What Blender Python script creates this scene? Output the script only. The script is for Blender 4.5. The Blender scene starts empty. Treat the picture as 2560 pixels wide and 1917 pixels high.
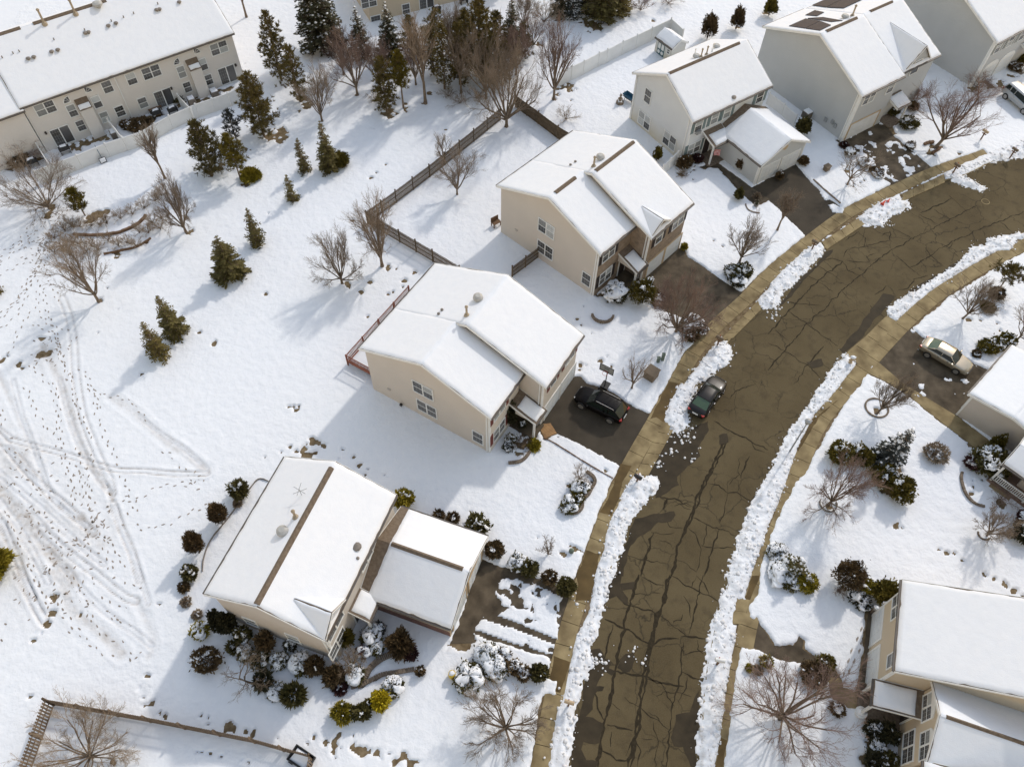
import bpy, math, random
import numpy as np
from mathutils import Vector, Matrix

random.seed(11)
RNG = np.random.default_rng(11)
SC = bpy.context.scene
COL = SC.collection
rad = math.radians

# ------------------------------------------------------------------ camera model (drone, about 59 m up, looking down)
FPX, PIT, ROL, CAMH, PW, PH = 2000.04, rad(34.0525), rad(1.69436), 59.0, 2560, 1917
FWD = np.array([0, math.sin(PIT), -math.cos(PIT)])
_up = np.array([0, math.cos(PIT), math.sin(PIT)]); _rt = np.array([1.0, 0, 0])
RGT = _rt * math.cos(ROL) + _up * math.sin(ROL)
UPV = -_rt * math.sin(ROL) + _up * math.cos(ROL)
EYE = np.array([0, 0, CAMH])

def ray(px, py):
    return FWD * FPX + RGT * (px - PW / 2) - UPV * (py - PH / 2)

def U(px, py, z=0.0):
    """survey point: where the line of sight through a photo pixel meets height z"""
    d = ray(px, py)
    return EYE + d * ((z - CAMH) / d[2])

def proj(P):
    d = np.atleast_2d(np.array(P, float)) - EYE
    w = d @ FWD
    return np.stack([PW / 2 + FPX * (d @ RGT) / w, PH / 2 - FPX * (d @ UPV) / w], 1)

def mpp(P):
    return float((np.asarray(P) - EYE) @ FWD) / FPX

def height_of(base, top):
    P = U(*base); zs = np.linspace(0.1, 22, 440)
    pr = proj(np.stack([np.full(440, P[0]), np.full(440, P[1]), zs], 1))
    return float(zs[np.hypot(pr[:, 0] - top[0], pr[:, 1] - top[1]).argmin()])

def zoomed(rx, ry, k, pts):
    return [(rx + x * k, ry + y * k) for x, y in pts]
K = 0.28986

# ------------------------------------------------------------------ noise
_perm = np.random.default_rng(3).random(65536)
def vnoise(x, y, seed=0):
    x = np.asarray(x, float); y = np.asarray(y, float)
    xi = np.floor(x).astype(np.int64); yi = np.floor(y).astype(np.int64)
    fx = x - xi; fy = y - yi
    fx = fx * fx * (3 - 2 * fx); fy = fy * fy * (3 - 2 * fy)
    def h(a, b):
        return _perm[((a * 374761393 + b * 668265263 + seed * 974634) ^ ((a * 13 + b * 7919) >> 3)) & 65535]
    return (h(xi, yi) * (1 - fx) + h(xi + 1, yi) * fx) * (1 - fy) + (h(xi, yi + 1) * (1 - fx) + h(xi + 1, yi + 1) * fx) * fy

def fbm(x, y, oct=4, seed=0):
    s = 0; a = 0.5; t = 0
    for i in range(oct):
        s = s + a * vnoise(x * 2 ** i, y * 2 ** i, seed + i); t += a; a *= 0.5
    return s / t

# ------------------------------------------------------------------ materials
def new_mat(name):
    m = bpy.data.materials.new(name); m.use_nodes = True
    nt = m.node_tree; b = nt.nodes['Principled BSDF']
    return m, nt, b

def N(nt, t, **kw):
    n = nt.nodes.new(t)
    for k, v in kw.items():
        if k in n.inputs.keys(): n.inputs[k].default_value = v
        else: setattr(n, k, v)
    return n

def mat(name, col, rough=0.8, var=0.15, scale=3.0, bump=0.0, bscale=20.0, metal=0.0, spec=None, coat=0.0, objvar=0.0, detail=4.0, col2=None):
    m, nt, b = new_mat(name)
    b.inputs['Roughness'].default_value = rough; b.inputs['Metallic'].default_value = metal
    if spec is not None: b.inputs['Specular IOR Level'].default_value = spec
    if coat: b.inputs['Coat Weight'].default_value = coat; b.inputs['Coat Roughness'].default_value = 0.06
    c = (*col, 1)
    tc = N(nt, 'ShaderNodeTexCoord')
    if var or col2:
        nz = N(nt, 'ShaderNodeTexNoise', Scale=scale, Detail=detail)
        nt.links.new(tc.outputs['Object'], nz.inputs['Vector'])
        mr = N(nt, 'ShaderNodeMapRange'); mr.inputs['From Min'].default_value = 0.3; mr.inputs['From Max'].default_value = 0.7
        nt.links.new(nz.outputs['Fac'], mr.inputs['Value'])
        mx = N(nt, 'ShaderNodeMix', data_type='RGBA')
        lo = tuple(max(0, x * (1 - var)) for x in col) if col2 is None else col
        hi = tuple(min(1, x * (1 + var)) for x in col) if col2 is None else col2
        mx.inputs['A'].default_value = (*lo, 1); mx.inputs['B'].default_value = (*hi, 1)
        nt.links.new(mr.outputs['Result'], mx.inputs['Factor'])
        out = mx.outputs['Result']
        if objvar:
            oi = N(nt, 'ShaderNodeObjectInfo')
            hs = N(nt, 'ShaderNodeHueSaturation')
            m2 = N(nt, 'ShaderNodeMapRange'); m2.inputs['To Min'].default_value = 1 - objvar; m2.inputs['To Max'].default_value = 1 + objvar
            nt.links.new(oi.outputs['Random'], m2.inputs['Value']); nt.links.new(m2.outputs['Result'], hs.inputs['Value'])
            nt.links.new(out, hs.inputs['Color']); out = hs.outputs['Color']
        nt.links.new(out, b.inputs['Base Color'])
    else:
        b.inputs['Base Color'].default_value = c
    if bump:
        n2 = N(nt, 'ShaderNodeTexNoise', Scale=bscale, Detail=5.0)
        nt.links.new(tc.outputs['Object'], n2.inputs['Vector'])
        bp = N(nt, 'ShaderNodeBump', Strength=bump, Distance=0.05)
        nt.links.new(n2.outputs['Fac'], bp.inputs['Height']); nt.links.new(bp.outputs['Normal'], b.inputs['Normal'])
    return m

def siding(name, col, lap=0.2, stain=None):
    """lapped vinyl boards: thin horizontal steps"""
    m, nt, b = new_mat(name)
    b.inputs['Roughness'].default_value = 0.62
    tc = N(nt, 'ShaderNodeTexCoord'); sp = N(nt, 'ShaderNodeSeparateXYZ')
    nt.links.new(tc.outputs['Object'], sp.inputs['Vector'])
    dv = N(nt, 'ShaderNodeMath', operation='DIVIDE'); dv.inputs[1].default_value = lap
    fr = N(nt, 'ShaderNodeMath', operation='FRACT')
    nt.links.new(sp.outputs['Z'], dv.inputs[0]); nt.links.new(dv.outputs[0], fr.inputs[0])
    bp = N(nt, 'ShaderNodeBump', Strength=0.55, Distance=0.03, invert=True)
    nt.links.new(fr.outputs[0], bp.inputs['Height']); nt.links.new(bp.outputs['Normal'], b.inputs['Normal'])
    nz = N(nt, 'ShaderNodeTexNoise', Scale=0.6, Detail=6.0); nt.links.new(tc.outputs['Object'], nz.inputs['Vector'])
    mx = N(nt, 'ShaderNodeMix', data_type='RGBA')
    mx.inputs['A'].default_value = (*[x * 0.93 for x in col], 1); mx.inputs['B'].default_value = (*[min(1, x * 1.06) for x in col], 1)
    nt.links.new(nz.outputs['Fac'], mx.inputs['Factor'])
    out = mx.outputs['Result']
    if stain:
        mr = N(nt, 'ShaderNodeMapRange'); mr.inputs['From Min'].default_value = 2.6; mr.inputs['From Max'].default_value = 0.0
        nt.links.new(sp.outputs['Z'], mr.inputs['Value'])
        n3 = N(nt, 'ShaderNodeTexNoise', Scale=0.8, Detail=5.0); nt.links.new(tc.outputs['Object'], n3.inputs['Vector'])
        mu = N(nt, 'ShaderNodeMath', operation='MULTIPLY'); nt.links.new(mr.outputs['Result'], mu.inputs[0]); nt.links.new(n3.outputs['Fac'], mu.inputs[1])
        m3 = N(nt, 'ShaderNodeMix', data_type='RGBA'); m3.inputs['B'].default_value = (*stain, 1)
        nt.links.new(mu.outputs[0], m3.inputs['Factor']); nt.links.new(out, m3.inputs['A']); out = m3.outputs['Result']
    nt.links.new(out, b.inputs['Base Color'])
    return m

def brickmat(name, c1, c2, mortar):
    m, nt, b = new_mat(name); b.inputs['Roughness'].default_value = 0.85
    tc = N(nt, 'ShaderNodeTexCoord'); sp = N(nt, 'ShaderNodeSeparateXYZ'); nt.links.new(tc.outputs['Object'], sp.inputs['Vector'])
    ad = N(nt, 'ShaderNodeMath', operation='ADD'); nt.links.new(sp.outputs['X'], ad.inputs[0]); nt.links.new(sp.outputs['Y'], ad.inputs[1])
    cb = N(nt, 'ShaderNodeCombineXYZ'); nt.links.new(ad.outputs[0], cb.inputs['X']); nt.links.new(sp.outputs['Z'], cb.inputs['Y'])
    br = N(nt, 'ShaderNodeTexBrick', Scale=1.0); br.inputs['Brick Width'].default_value = 0.3; br.inputs['Row Height'].default_value = 0.11
    br.inputs['Mortar Size'].default_value = 0.012
    br.inputs['Color1'].default_value = (*c1, 1); br.inputs['Color2'].default_value = (*c2, 1); br.inputs['Mortar'].default_value = (*mortar, 1)
    nt.links.new(cb.outputs[0], br.inputs['Vector'])
    nz = N(nt, 'ShaderNodeTexNoise', Scale=2.5, Detail=5.0); nt.links.new(tc.outputs['Object'], nz.inputs['Vector'])
    mx = N(nt, 'ShaderNodeMix', data_type='RGBA', blend_type='MULTIPLY'); mx.inputs['Factor'].default_value = 0.6
    cr = N(nt, 'ShaderNodeValToRGB'); cr.color_ramp.elements[0].position = 0.3; cr.color_ramp.elements[0].color = (0.45, 0.42, 0.4, 1); cr.color_ramp.elements[1].position = 0.7
    nt.links.new(nz.outputs['Fac'], cr.inputs['Fac']); nt.links.new(br.outputs['Color'], mx.inputs['A']); nt.links.new(cr.outputs['Color'], mx.inputs['B'])
    nt.links.new(mx.outputs['Result'], b.inputs['Base Color'])
    return m

def snowmat(name, tint=False, bump=0.35, fine=18.0, dist=0.05):
    m, nt, b = new_mat(name)
    b.inputs['Roughness'].default_value = 0.55; b.inputs['Specular IOR Level'].default_value = 0.25
    tc = N(nt, 'ShaderNodeTexCoord')
    n1 = N(nt, 'ShaderNodeTexNoise', Scale=fine, Detail=6.0); nt.links.new(tc.outputs['Object'], n1.inputs['Vector'])
    n2 = N(nt, 'ShaderNodeTexNoise', Scale=1.6, Detail=5.0); nt.links.new(tc.outputs['Object'], n2.inputs['Vector'])
    ad = N(nt, 'ShaderNodeMath', operation='ADD'); nt.links.new(n1.outputs['Fac'], ad.inputs[0])
    ml = N(nt, 'ShaderNodeMath', operation='MULTIPLY'); ml.inputs[1].default_value = 2.5; nt.links.new(n2.outputs['Fac'], ml.inputs[0]); nt.links.new(ml.outputs[0], ad.inputs[1])
    bp = N(nt, 'ShaderNodeBump', Strength=bump, Distance=dist); nt.links.new(ad.outputs[0], bp.inputs['Height']); nt.links.new(bp.outputs['Normal'], b.inputs['Normal'])
    mx = N(nt, 'ShaderNodeMix', data_type='RGBA'); mx.inputs['A'].default_value = (0.78, 0.80, 0.83, 1); mx.inputs['B'].default_value = (0.86, 0.865, 0.87, 1)
    nt.links.new(n2.outputs['Fac'], mx.inputs['Factor']); out = mx.outputs['Result']
    if tint:
        at = N(nt, 'ShaderNodeAttribute', attribute_name='tint')
        nb = N(nt, 'ShaderNodeTexNoise', Scale=2.2, Detail=6.0); nt.links.new(tc.outputs['Object'], nb.inputs['Vector'])
        mr = N(nt, 'ShaderNodeMapRange'); mr.inputs['From Min'].default_value = 0.3; mr.inputs['From Max'].default_value = 0.65; mr.inputs['To Min'].default_value = 0.35; mr.inputs['To Max'].default_value = 1.2
        nt.links.new(nb.outputs['Fac'], mr.inputs['Value'])
        mu = N(nt, 'ShaderNodeMath', operation='MULTIPLY', use_clamp=True); nt.links.new(at.outputs['Fac'], mu.inputs[0]); nt.links.new(mr.outputs['Result'], mu.inputs[1])
        m2 = N(nt, 'ShaderNodeMix', data_type='RGBA'); m2.inputs['B'].default_value = (0.36, 0.29, 0.22, 1)
        nt.links.new(mu.outputs[0], m2.inputs['Factor']); nt.links.new(out, m2.inputs['A']); out = m2.outputs['Result']
    nt.links.new(out, b.inputs['Base Color'])
    return m

def leafmat(name, dark, light, objvar=0.12):
    m = mat(name, dark, rough=0.7, var=0.0, scale=2.2, col2=light, objvar=objvar, spec=0.2, detail=5.0)
    return m

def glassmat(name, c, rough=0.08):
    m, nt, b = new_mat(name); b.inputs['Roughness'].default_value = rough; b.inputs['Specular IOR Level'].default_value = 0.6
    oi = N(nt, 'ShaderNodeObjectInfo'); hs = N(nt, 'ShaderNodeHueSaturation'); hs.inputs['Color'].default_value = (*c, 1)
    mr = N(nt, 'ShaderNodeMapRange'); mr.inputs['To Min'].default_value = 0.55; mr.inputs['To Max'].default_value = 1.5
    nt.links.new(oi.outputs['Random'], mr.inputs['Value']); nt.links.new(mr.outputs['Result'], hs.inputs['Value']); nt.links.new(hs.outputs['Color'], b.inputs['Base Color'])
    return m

M = {}
M['snow'] = snowmat('fresh_snow', bump=0.25)
M['bank_snow'] = mat('ploughed_snow', (0.66, 0.65, 0.64), 0.6, 0, 2.0, bump=0.4, bscale=14, col2=(0.82, 0.82, 0.83), spec=0.2, detail=6.0)
M['lawn_snow'] = snowmat('lawn_snow', tint=True, bump=0.42, fine=4.0, dist=0.09)
M['soil'] = mat('winter_turf', (0.125, 0.086, 0.045), 0.95, 0, 2.5, bump=0.8, bscale=25, col2=(0.26, 0.195, 0.115), spec=0.1)
M['asphalt'] = mat('road_asphalt', (0.106, 0.076, 0.035), 0.92, 0, 0.35, bump=0.25, bscale=30, col2=(0.138, 0.104, 0.052), detail=9.0, spec=0.25)
def roadmat():
    m, nt, b = new_mat('road_asphalt'); b.inputs['Roughness'].default_value = .92; b.inputs['Specular IOR Level'].default_value = .22
    tc = N(nt, 'ShaderNodeTexCoord'); lk = nt.links.new
    def noise(sc, det, lo, hi, a, c):
        n = N(nt, 'ShaderNodeTexNoise', Scale=sc, Detail=det); lk(tc.outputs['Object'], n.inputs['Vector']); r = N(nt, 'ShaderNodeMapRange'); r.inputs['From Min'].default_value = lo; r.inputs['From Max'].default_value = hi; r.inputs['To Min'].default_value = a; r.inputs['To Max'].default_value = c
        lk(n.outputs['Fac'], r.inputs['Value']); return r.outputs['Result'], n
    def mixc(fac, A, B):
        x = N(nt, 'ShaderNodeMix', data_type='RGBA'); lk(fac, x.inputs['Factor'])
        for k, v in (('A', A), ('B', B)):
            if isinstance(v, tuple): x.inputs[k].default_value = (*v, 1)
            else: lk(v, x.inputs[k])
        return x.outputs['Result']
    f1, _ = noise(.22, 9, .32, .68, 0, 1); c = mixc(f1, (.080, .058, .027), (.122, .092, .046))
    f2, _ = noise(1.1, 10, .52, .72, 0, .6); c = mixc(f2, c, (.052, .038, .02))
    f3, _ = noise(14, 6, .35, .75, 0, .35); c = mixc(f3, c, (.16, .127, .08))
    nz = N(nt, 'ShaderNodeTexNoise', Scale=1.4, Detail=5); lk(tc.outputs['Object'], nz.inputs['Vector']); ad = N(nt, 'ShaderNodeMix', data_type='RGBA', blend_type='ADD'); ad.inputs['Factor'].default_value = .8; lk(tc.outputs['Object'], ad.inputs['A']); lk(nz.outputs['Color'], ad.inputs['B'])
    for sc, wd, lo in ((.34, .018, .42), (1.0, .03, .56)):
        v = N(nt, 'ShaderNodeTexVoronoi', feature='DISTANCE_TO_EDGE', Scale=sc); lk(ad.outputs['Result'], v.inputs['Vector'])
        r = N(nt, 'ShaderNodeMapRange'); r.inputs['From Min'].default_value = 0; r.inputs['From Max'].default_value = wd; r.inputs['To Min'].default_value = .85; r.inputs['To Max'].default_value = 0; lk(v.outputs['Distance'], r.inputs['Value'])
        k, _ = noise(.16 if sc < .5 else .3, 3, lo, lo + .12, 0, 1); mu = N(nt, 'ShaderNodeMath', operation='MULTIPLY'); lk(r.outputs['Result'], mu.inputs[0]); lk(k, mu.inputs[1]); c = mixc(mu.outputs[0], c, (.034, .027, .017))
    lk(c, b.inputs['Base Color'])
    n2 = N(nt, 'ShaderNodeTexNoise', Scale=25, Detail=5); lk(tc.outputs['Object'], n2.inputs['Vector']); bp = N(nt, 'ShaderNodeBump', Strength=.3, Distance=.04); lk(n2.outputs['Fac'], bp.inputs['Height']); lk(bp.outputs['Normal'], b.inputs['Normal'])
    return m
M['asphalt'] = roadmat()
M['drive'] = mat('driveway_asphalt', (0.045, 0.036, 0.025), 0.85, 0, 0.5, bump=0.3, bscale=35, col2=(0.075, 0.06, 0.042), detail=8.0, spec=0.25)
M['drive_old'] = mat('old_driveway_asphalt', (0.048, 0.036, 0.023), 0.85, 0, 0.9, bump=0.3, bscale=35, col2=(0.135, 0.105, 0.07), detail=10.0, spec=0.25)
M['concrete'] = mat('sidewalk_concrete', (0.165, 0.12, 0.06), 0.88, 0, 0.8, bump=0.25, bscale=40, col2=(0.36, 0.278, 0.145), detail=10.0, spec=0.25)
M['crack'] = mat('tar_crack', (0.034, 0.026, 0.015), 0.9, 0.3, 4, spec=0.15)
M['wet'] = mat('wet_asphalt', (0.043, 0.032, 0.018), 0.75, 0.25, 1.2, bump=0.15, bscale=30, spec=0.2)
M['wetc'] = mat('wet_concrete', (0.11, 0.072, 0.028), 0.75, 0.25, 1.0, spec=0.2)
M['beige'] = siding('beige_siding', (0.60, 0.54, 0.465))
M['beige2'] = siding('tan_siding', (0.56, 0.465, 0.335))
M['taupe'] = siding('taupe_siding', (0.53, 0.48, 0.42))
M['grey'] = siding('grey_siding', (0.52, 0.535, 0.53))
M['grey2'] = siding('warm_grey_siding', (0.46, 0.475, 0.475))
M['white_s'] = siding('white_siding', (0.66, 0.675, 0.675), stain=(0.55, 0.46, 0.26))
M['cream'] = siding('cream_siding', (0.66, 0.625, 0.58))
M['brown_s'] = siding('brown_siding', (0.42, 0.35, 0.26))
M['brick'] = brickmat('tan_brick', (0.36, 0.265, 0.18), (0.27, 0.195, 0.13), (0.36, 0.31, 0.25))
M['redbrick'] = brickmat('red_brick', (0.22, 0.085, 0.06), (0.16, 0.07, 0.05), (0.25, 0.2, 0.17))
M['trim'] = mat('white_trim', (0.76, 0.76, 0.73), 0.5, 0.05, 2)
M['tantrim'] = mat('tan_trim', (0.48, 0.36, 0.22), 0.6, 0.1, 2)
M['shingle'] = mat('brown_shingle', (0.125, 0.09, 0.062), 0.92, 0, 5, bump=0.5, bscale=30, col2=(0.20, 0.155, 0.11))
M['gutter'] = mat('dark_gutter', (0.10, 0.085, 0.07), 0.5, 0.2, 3)
M['vinyl'] = mat('white_vinyl', (0.74, 0.74, 0.72), 0.45, 0.05, 1)
M['glass'] = glassmat('window_glass', (0.085, 0.082, 0.08))  # base colour lightened to stand in for reflected sky and snow
M['blind'] = glassmat('window_blind', (0.36, 0.37, 0.36), 0.25)
M['shut_green'] = mat('grey_green_shutter', (0.17, 0.22, 0.22), 0.6, 0.1)
M['shut_red'] = mat('dark_red_shutter', (0.16, 0.04, 0.03), 0.6, 0.1)
M['shut_dark'] = mat('dark_brown_shutter', (0.035, 0.025, 0.022), 0.6, 0.1)
M['shut_grey'] = mat('grey_shutter', (0.30, 0.31, 0.29), 0.6, 0.1)
M['garage'] = mat('garage_door_white', (0.66, 0.68, 0.68), 0.5, 0.05, 1)
M['fence'] = mat('weathered_fence', (0.085, 0.06, 0.036), 0.9, 0, 3, bump=0.3, bscale=20, col2=(0.15, 0.11, 0.07))
M['fence2'] = mat('tan_fence', (0.14, 0.10, 0.065), 0.9, 0, 3, bump=0.3, bscale=20, col2=(0.24, 0.175, 0.115))
M['redwood'] = mat('red_deck_wood', (0.22, 0.075, 0.045), 0.8, 0.25, 3)
M['wood'] = mat('brown_wood', (0.15, 0.085, 0.045), 0.85, 0.3, 4)
M['bark'] = mat('bark', (0.13, 0.092, 0.06), 0.95, 0, 3, bump=0.4, bscale=18, col2=(0.24, 0.18, 0.125), objvar=0.15)
M['twig'] = mat('twig', (0.26, 0.20, 0.145), 0.95, 0.2, 3, objvar=0.15)
M['twig_red'] = mat('reddish_twig', (0.24, 0.165, 0.13), 0.95, 0.2, 3, objvar=0.1)
M['twig_tan'] = mat('tan_twig', (0.33, 0.25, 0.17), 0.95, 0.2, 3, objvar=0.1)
M['twig_dark'] = mat('dark_twig', (0.085, 0.055, 0.042), 0.95, 0.2, 3, objvar=0.1)
M['l_spruce'] = leafmat('spruce_needles', (0.05, 0.043, 0.014), (0.185, 0.15, 0.05))
M['l_dark'] = leafmat('dark_needles', (0.02, 0.02, 0.01), (0.085, 0.076, 0.036))
M['l_blue'] = leafmat('bluish_needles', (0.03, 0.034, 0.030), (0.085, 0.088, 0.078))
M['l_pine'] = leafmat('pine_needles', (0.065, 0.052, 0.013), (0.23, 0.175, 0.055))
M['l_ypine'] = leafmat('yellowish_pine_needles', (0.08, 0.066, 0.009), (0.22, 0.17, 0.028))
M['l_olive'] = leafmat('olive_leaves', (0.06, 0.048, 0.009), (0.19, 0.148, 0.025))
M['l_green'] = leafmat('green_leaves', (0.04, 0.037, 0.011), (0.15, 0.125, 0.04))
M['l_brown'] = leafmat('brown_leaves', (0.05, 0.031, 0.014), (0.185, 0.125, 0.06))
M['l_red'] = leafmat('dark_red_leaves', (0.035, 0.013, 0.012), (0.10, 0.045, 0.04))
M['l_yellow'] = leafmat('yellow_leaves', (0.26, 0.20, 0.008), (0.55, 0.43, 0.02), 0.05)
M['l_gold'] = leafmat('gold_leaves', (0.13, 0.105, 0.012), (0.38, 0.30, 0.03))
M['l_tan'] = leafmat('dry_leaves', (0.20, 0.15, 0.10), (0.38, 0.30, 0.21))
M['black_paint'] = mat('black_paint', (0.005, 0.004, 0.004), 0.38, 0, spec=0.16, coat=0.0)
M['sedan_paint'] = mat('dark_metallic_paint', (0.010, 0.008, 0.007), 0.33, 0, spec=0.3, coat=0.1)
M['gold_paint'] = mat('champagne_paint', (0.40, 0.35, 0.26), 0.28, 0, metal=0.55, coat=1.0)
M['silver_paint'] = mat('silver_paint', (0.42, 0.43, 0.42), 0.28, 0, metal=0.4, coat=1.0)
M['car_glass'] = mat('car_glass', (0.012, 0.018, 0.015), 0.1, 0, spec=0.35)
M['car_glass_green'] = mat('green_car_glass', (0.06, 0.10, 0.05), 0.05, 0, spec=0.8)
M['tyre'] = mat('tyre_rubber', (0.018, 0.017, 0.016), 0.85, 0.1)
M['rim'] = mat('wheel_rim', (0.45, 0.43, 0.40), 0.35, 0, metal=0.7)
M['lamp_red'] = mat('tail_lamp_red', (0.35, 0.02, 0.015), 0.25, 0)
M['lamp_clear'] = mat('head_lamp_clear', (0.6, 0.6, 0.58), 0.15, 0)
M['chrome'] = mat('chrome', (0.6, 0.58, 0.55), 0.2, 0, metal=0.9)
M['steel'] = mat('galvanised_steel', (0.33, 0.34, 0.34), 0.45, 0.1, metal=0.3)
M['vent'] = mat('vent_metal', (0.20, 0.17, 0.14), 0.6, 0.2)
M['dome'] = mat('vent_dome', (0.42, 0.41, 0.38), 0.5, 0.1)
M['flue'] = mat('flue_tan', (0.36, 0.29, 0.20), 0.6, 0.2)
M['black'] = mat('black_plastic', (0.02, 0.019, 0.018), 0.6, 0.2)
M['boxbrown'] = mat('brown_cabinet', (0.17, 0.125, 0.08), 0.7, 0.15, 2)
M['green_box'] = mat('green_pedestal', (0.12, 0.15, 0.11), 0.6, 0.1)
M['teal'] = mat('teal_paint', (0.07, 0.14, 0.15), 0.5, 0.1)
M['blue'] = mat('blue_tarp', (0.02, 0.09, 0.15), 0.6, 0.2)
M['yellow_p'] = mat('yellow_plastic', (0.62, 0.42, 0.02), 0.5, 0.1)
M['red_p'] = mat('orange_red_plastic', (0.60, 0.05, 0.01), 0.5, 0.1)
M['flag'] = mat('red_flag_cloth', (0.45, 0.06, 0.06), 0.8, 0, 9, col2=(0.6, 0.45, 0.42))
M['stone'] = mat('edging_stone', (0.13, 0.095, 0.065), 0.9, 0, 5, bump=0.5, bscale=15, col2=(0.24, 0.19, 0.14))
M['paver'] = brickmat('orange_paver', (0.42, 0.24, 0.10), (0.34, 0.19, 0.08), (0.22, 0.15, 0.09))
M['panel'] = mat('solar_panel', (0.05, 0.042, 0.045), 0.55, 0.2, 4, spec=0.15)
M['deckfloor'] = mat('porch_boards', (0.20, 0.13, 0.09), 0.85, 0.2, 4)
M['dig'] = mat('trampled_turf', (0.30, 0.25, 0.205), 0.95, 0.3, 3)

# ------------------------------------------------------------------ meshes
def link(o, parent=None):
    COL.objects.link(o)
    if parent is not None: o.parent = parent
    return o

def mesh(name, V, F, m, parent=None, smooth=False, loc=None):
    me = bpy.data.meshes.new(name)
    V = np.asarray(V, np.float32).reshape(-1, 3)
    if isinstance(F, np.ndarray) and F.ndim == 2:
        k = F.shape[1]; n = len(F)
        me.vertices.add(len(V)); me.vertices.foreach_set('co', V.ravel())
        me.loops.add(n * k); me.loops.foreach_set('vertex_index', F.astype(np.int32).ravel())
        me.polygons.add(n); me.polygons.foreach_set('loop_start', np.arange(0, n * k, k, dtype=np.int32))
        me.update(calc_edges=True)
    else:
        me.from_pydata([tuple(map(float, v)) for v in V], [], [list(map(int, f)) for f in F]); me.update()
    if smooth: me.polygons.foreach_set('use_smooth', np.ones(len(me.polygons), bool))
    me.materials.append(m)
    o = bpy.data.objects.new(name, me); link(o, parent)
    if loc is not None: o.location = loc
    return o

def tag(o, label=None, cat=None, group=None, kind=None):
    if label: o['label'] = label
    if cat: o['category'] = cat
    if group: o['group'] = group
    if kind: o['kind'] = kind
    return o

def empty(name, loc, rz=0.0, label=None, cat=None, group=None):
    o = bpy.data.objects.new(name, None); link(o); o.location = loc; o.rotation_euler = (0, 0, rz); o.empty_display_size = 0.5
    return tag(o, label, cat, group)

class G:
    """collects shapes and links them as one mesh object"""
    def __init__(s): s.v = []; s.f = []
    def add(s, V, F):
        b = len(s.v); s.v.extend([tuple(map(float, x)) for x in V]); s.f.extend([[b + i for i in f] for f in F]); return s
    def box(s, lo, hi):
        x0, y0, z0 = lo; x1, y1, z1 = hi
        return s.add([(x0, y0, z0), (x1, y0, z0), (x1, y1, z0), (x0, y1, z0), (x0, y0, z1), (x1, y0, z1), (x1, y1, z1), (x0, y1, z1)],
                     [(0, 3, 2, 1), (4, 5, 6, 7), (0, 1, 5, 4), (1, 2, 6, 5), (2, 3, 7, 6), (3, 0, 4, 7)])
    def obox(s, O, ex, ey, ez, a, b):
        O, ex, ey, ez = map(np.array, (O, ex, ey, ez))
        V = [O + ex * x + ey * y + ez * z for z in (a[2], b[2]) for (x, y) in ((a[0], a[1]), (b[0], a[1]), (b[0], b[1]), (a[0], b[1]))]
        F = [(0, 3, 2, 1), (4, 5, 6, 7), (0, 1, 5, 4), (1, 2, 6, 5), (2, 3, 7, 6), (3, 0, 4, 7)]
        if np.dot(np.cross(ex, ey), ez) < 0: F = [f[::-1] for f in F]
        return s.add(V, F)
    def prism(s, poly, fn, a, b, cap0=True, cap1=True):
        """poly: 2-D outline; fn(p, q, d) -> 3-D; extruded from d=a to d=b"""
        n = len(poly); V = [fn(p, q, a) for p, q in poly] + [fn(p, q, b) for p, q in poly]
        F = [(i, (i + 1) % n, n + (i + 1) % n, n + i) for i in range(n)]
        if cap0: F.append(tuple(range(n))[::-1])
        if cap1: F.append(tuple(range(n, 2 * n)))
        return s.add(V, F)
    def tube(s, pts, r, n=8, caps=True):
        pts = [np.array(p, float) for p in pts]; rs = r if isinstance(r, (list, tuple)) else [r] * len(pts)
        V = []; F = []
        for i, p in enumerate(pts):
            d = pts[min(i + 1, len(pts) - 1)] - pts[max(i - 1, 0)]; d = d / (np.linalg.norm(d) + 1e-9)
            a = np.cross(d, (0, 0, 1) if abs(d[2]) < 0.9 else (1, 0, 0)); a /= np.linalg.norm(a); c = np.cross(d, a)
            V += [p + (a * math.cos(t) + c * math.sin(t)) * rs[i] for t in np.linspace(0, 2 * math.pi, n, endpoint=False)]
        for i in range(len(pts) - 1):
            F += [(i * n + j, i * n + (j + 1) % n, (i + 1) * n + (j + 1) % n, (i + 1) * n + j) for j in range(n)]
        if caps: F.append(tuple(range(n))[::-1]); F.append(tuple(range((len(pts) - 1) * n, len(pts) * n)))
        return s.add(V, F)
    def lathe(s, prof, c=(0, 0, 0), n=16):
        V = []; F = []
        for r, z in prof: V += [(c[0] + r * math.cos(t), c[1] + r * math.sin(t), c[2] + z) for t in np.linspace(0, 2 * math.pi, n, endpoint=False)]
        for i in range(len(prof) - 1): F += [(i * n + j, i * n + (j + 1) % n, (i + 1) * n + (j + 1) % n, (i + 1) * n + j) for j in range(n)]
        F.append(tuple(range(n))[::-1]); F.append(tuple(range((len(prof) - 1) * n, len(prof) * n)))
        return s.add(V, F)
    def mk(s, name, m, parent=None, smooth=False, bevel=0.0, loc=None):
        o = mesh(name, s.v, s.f, m, parent, smooth, loc)
        if bevel:
            b = o.modifiers.new('bevel', 'BEVEL'); b.width = bevel; b.segments = 2; b.limit_method = 'ANGLE'
        return o

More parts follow.
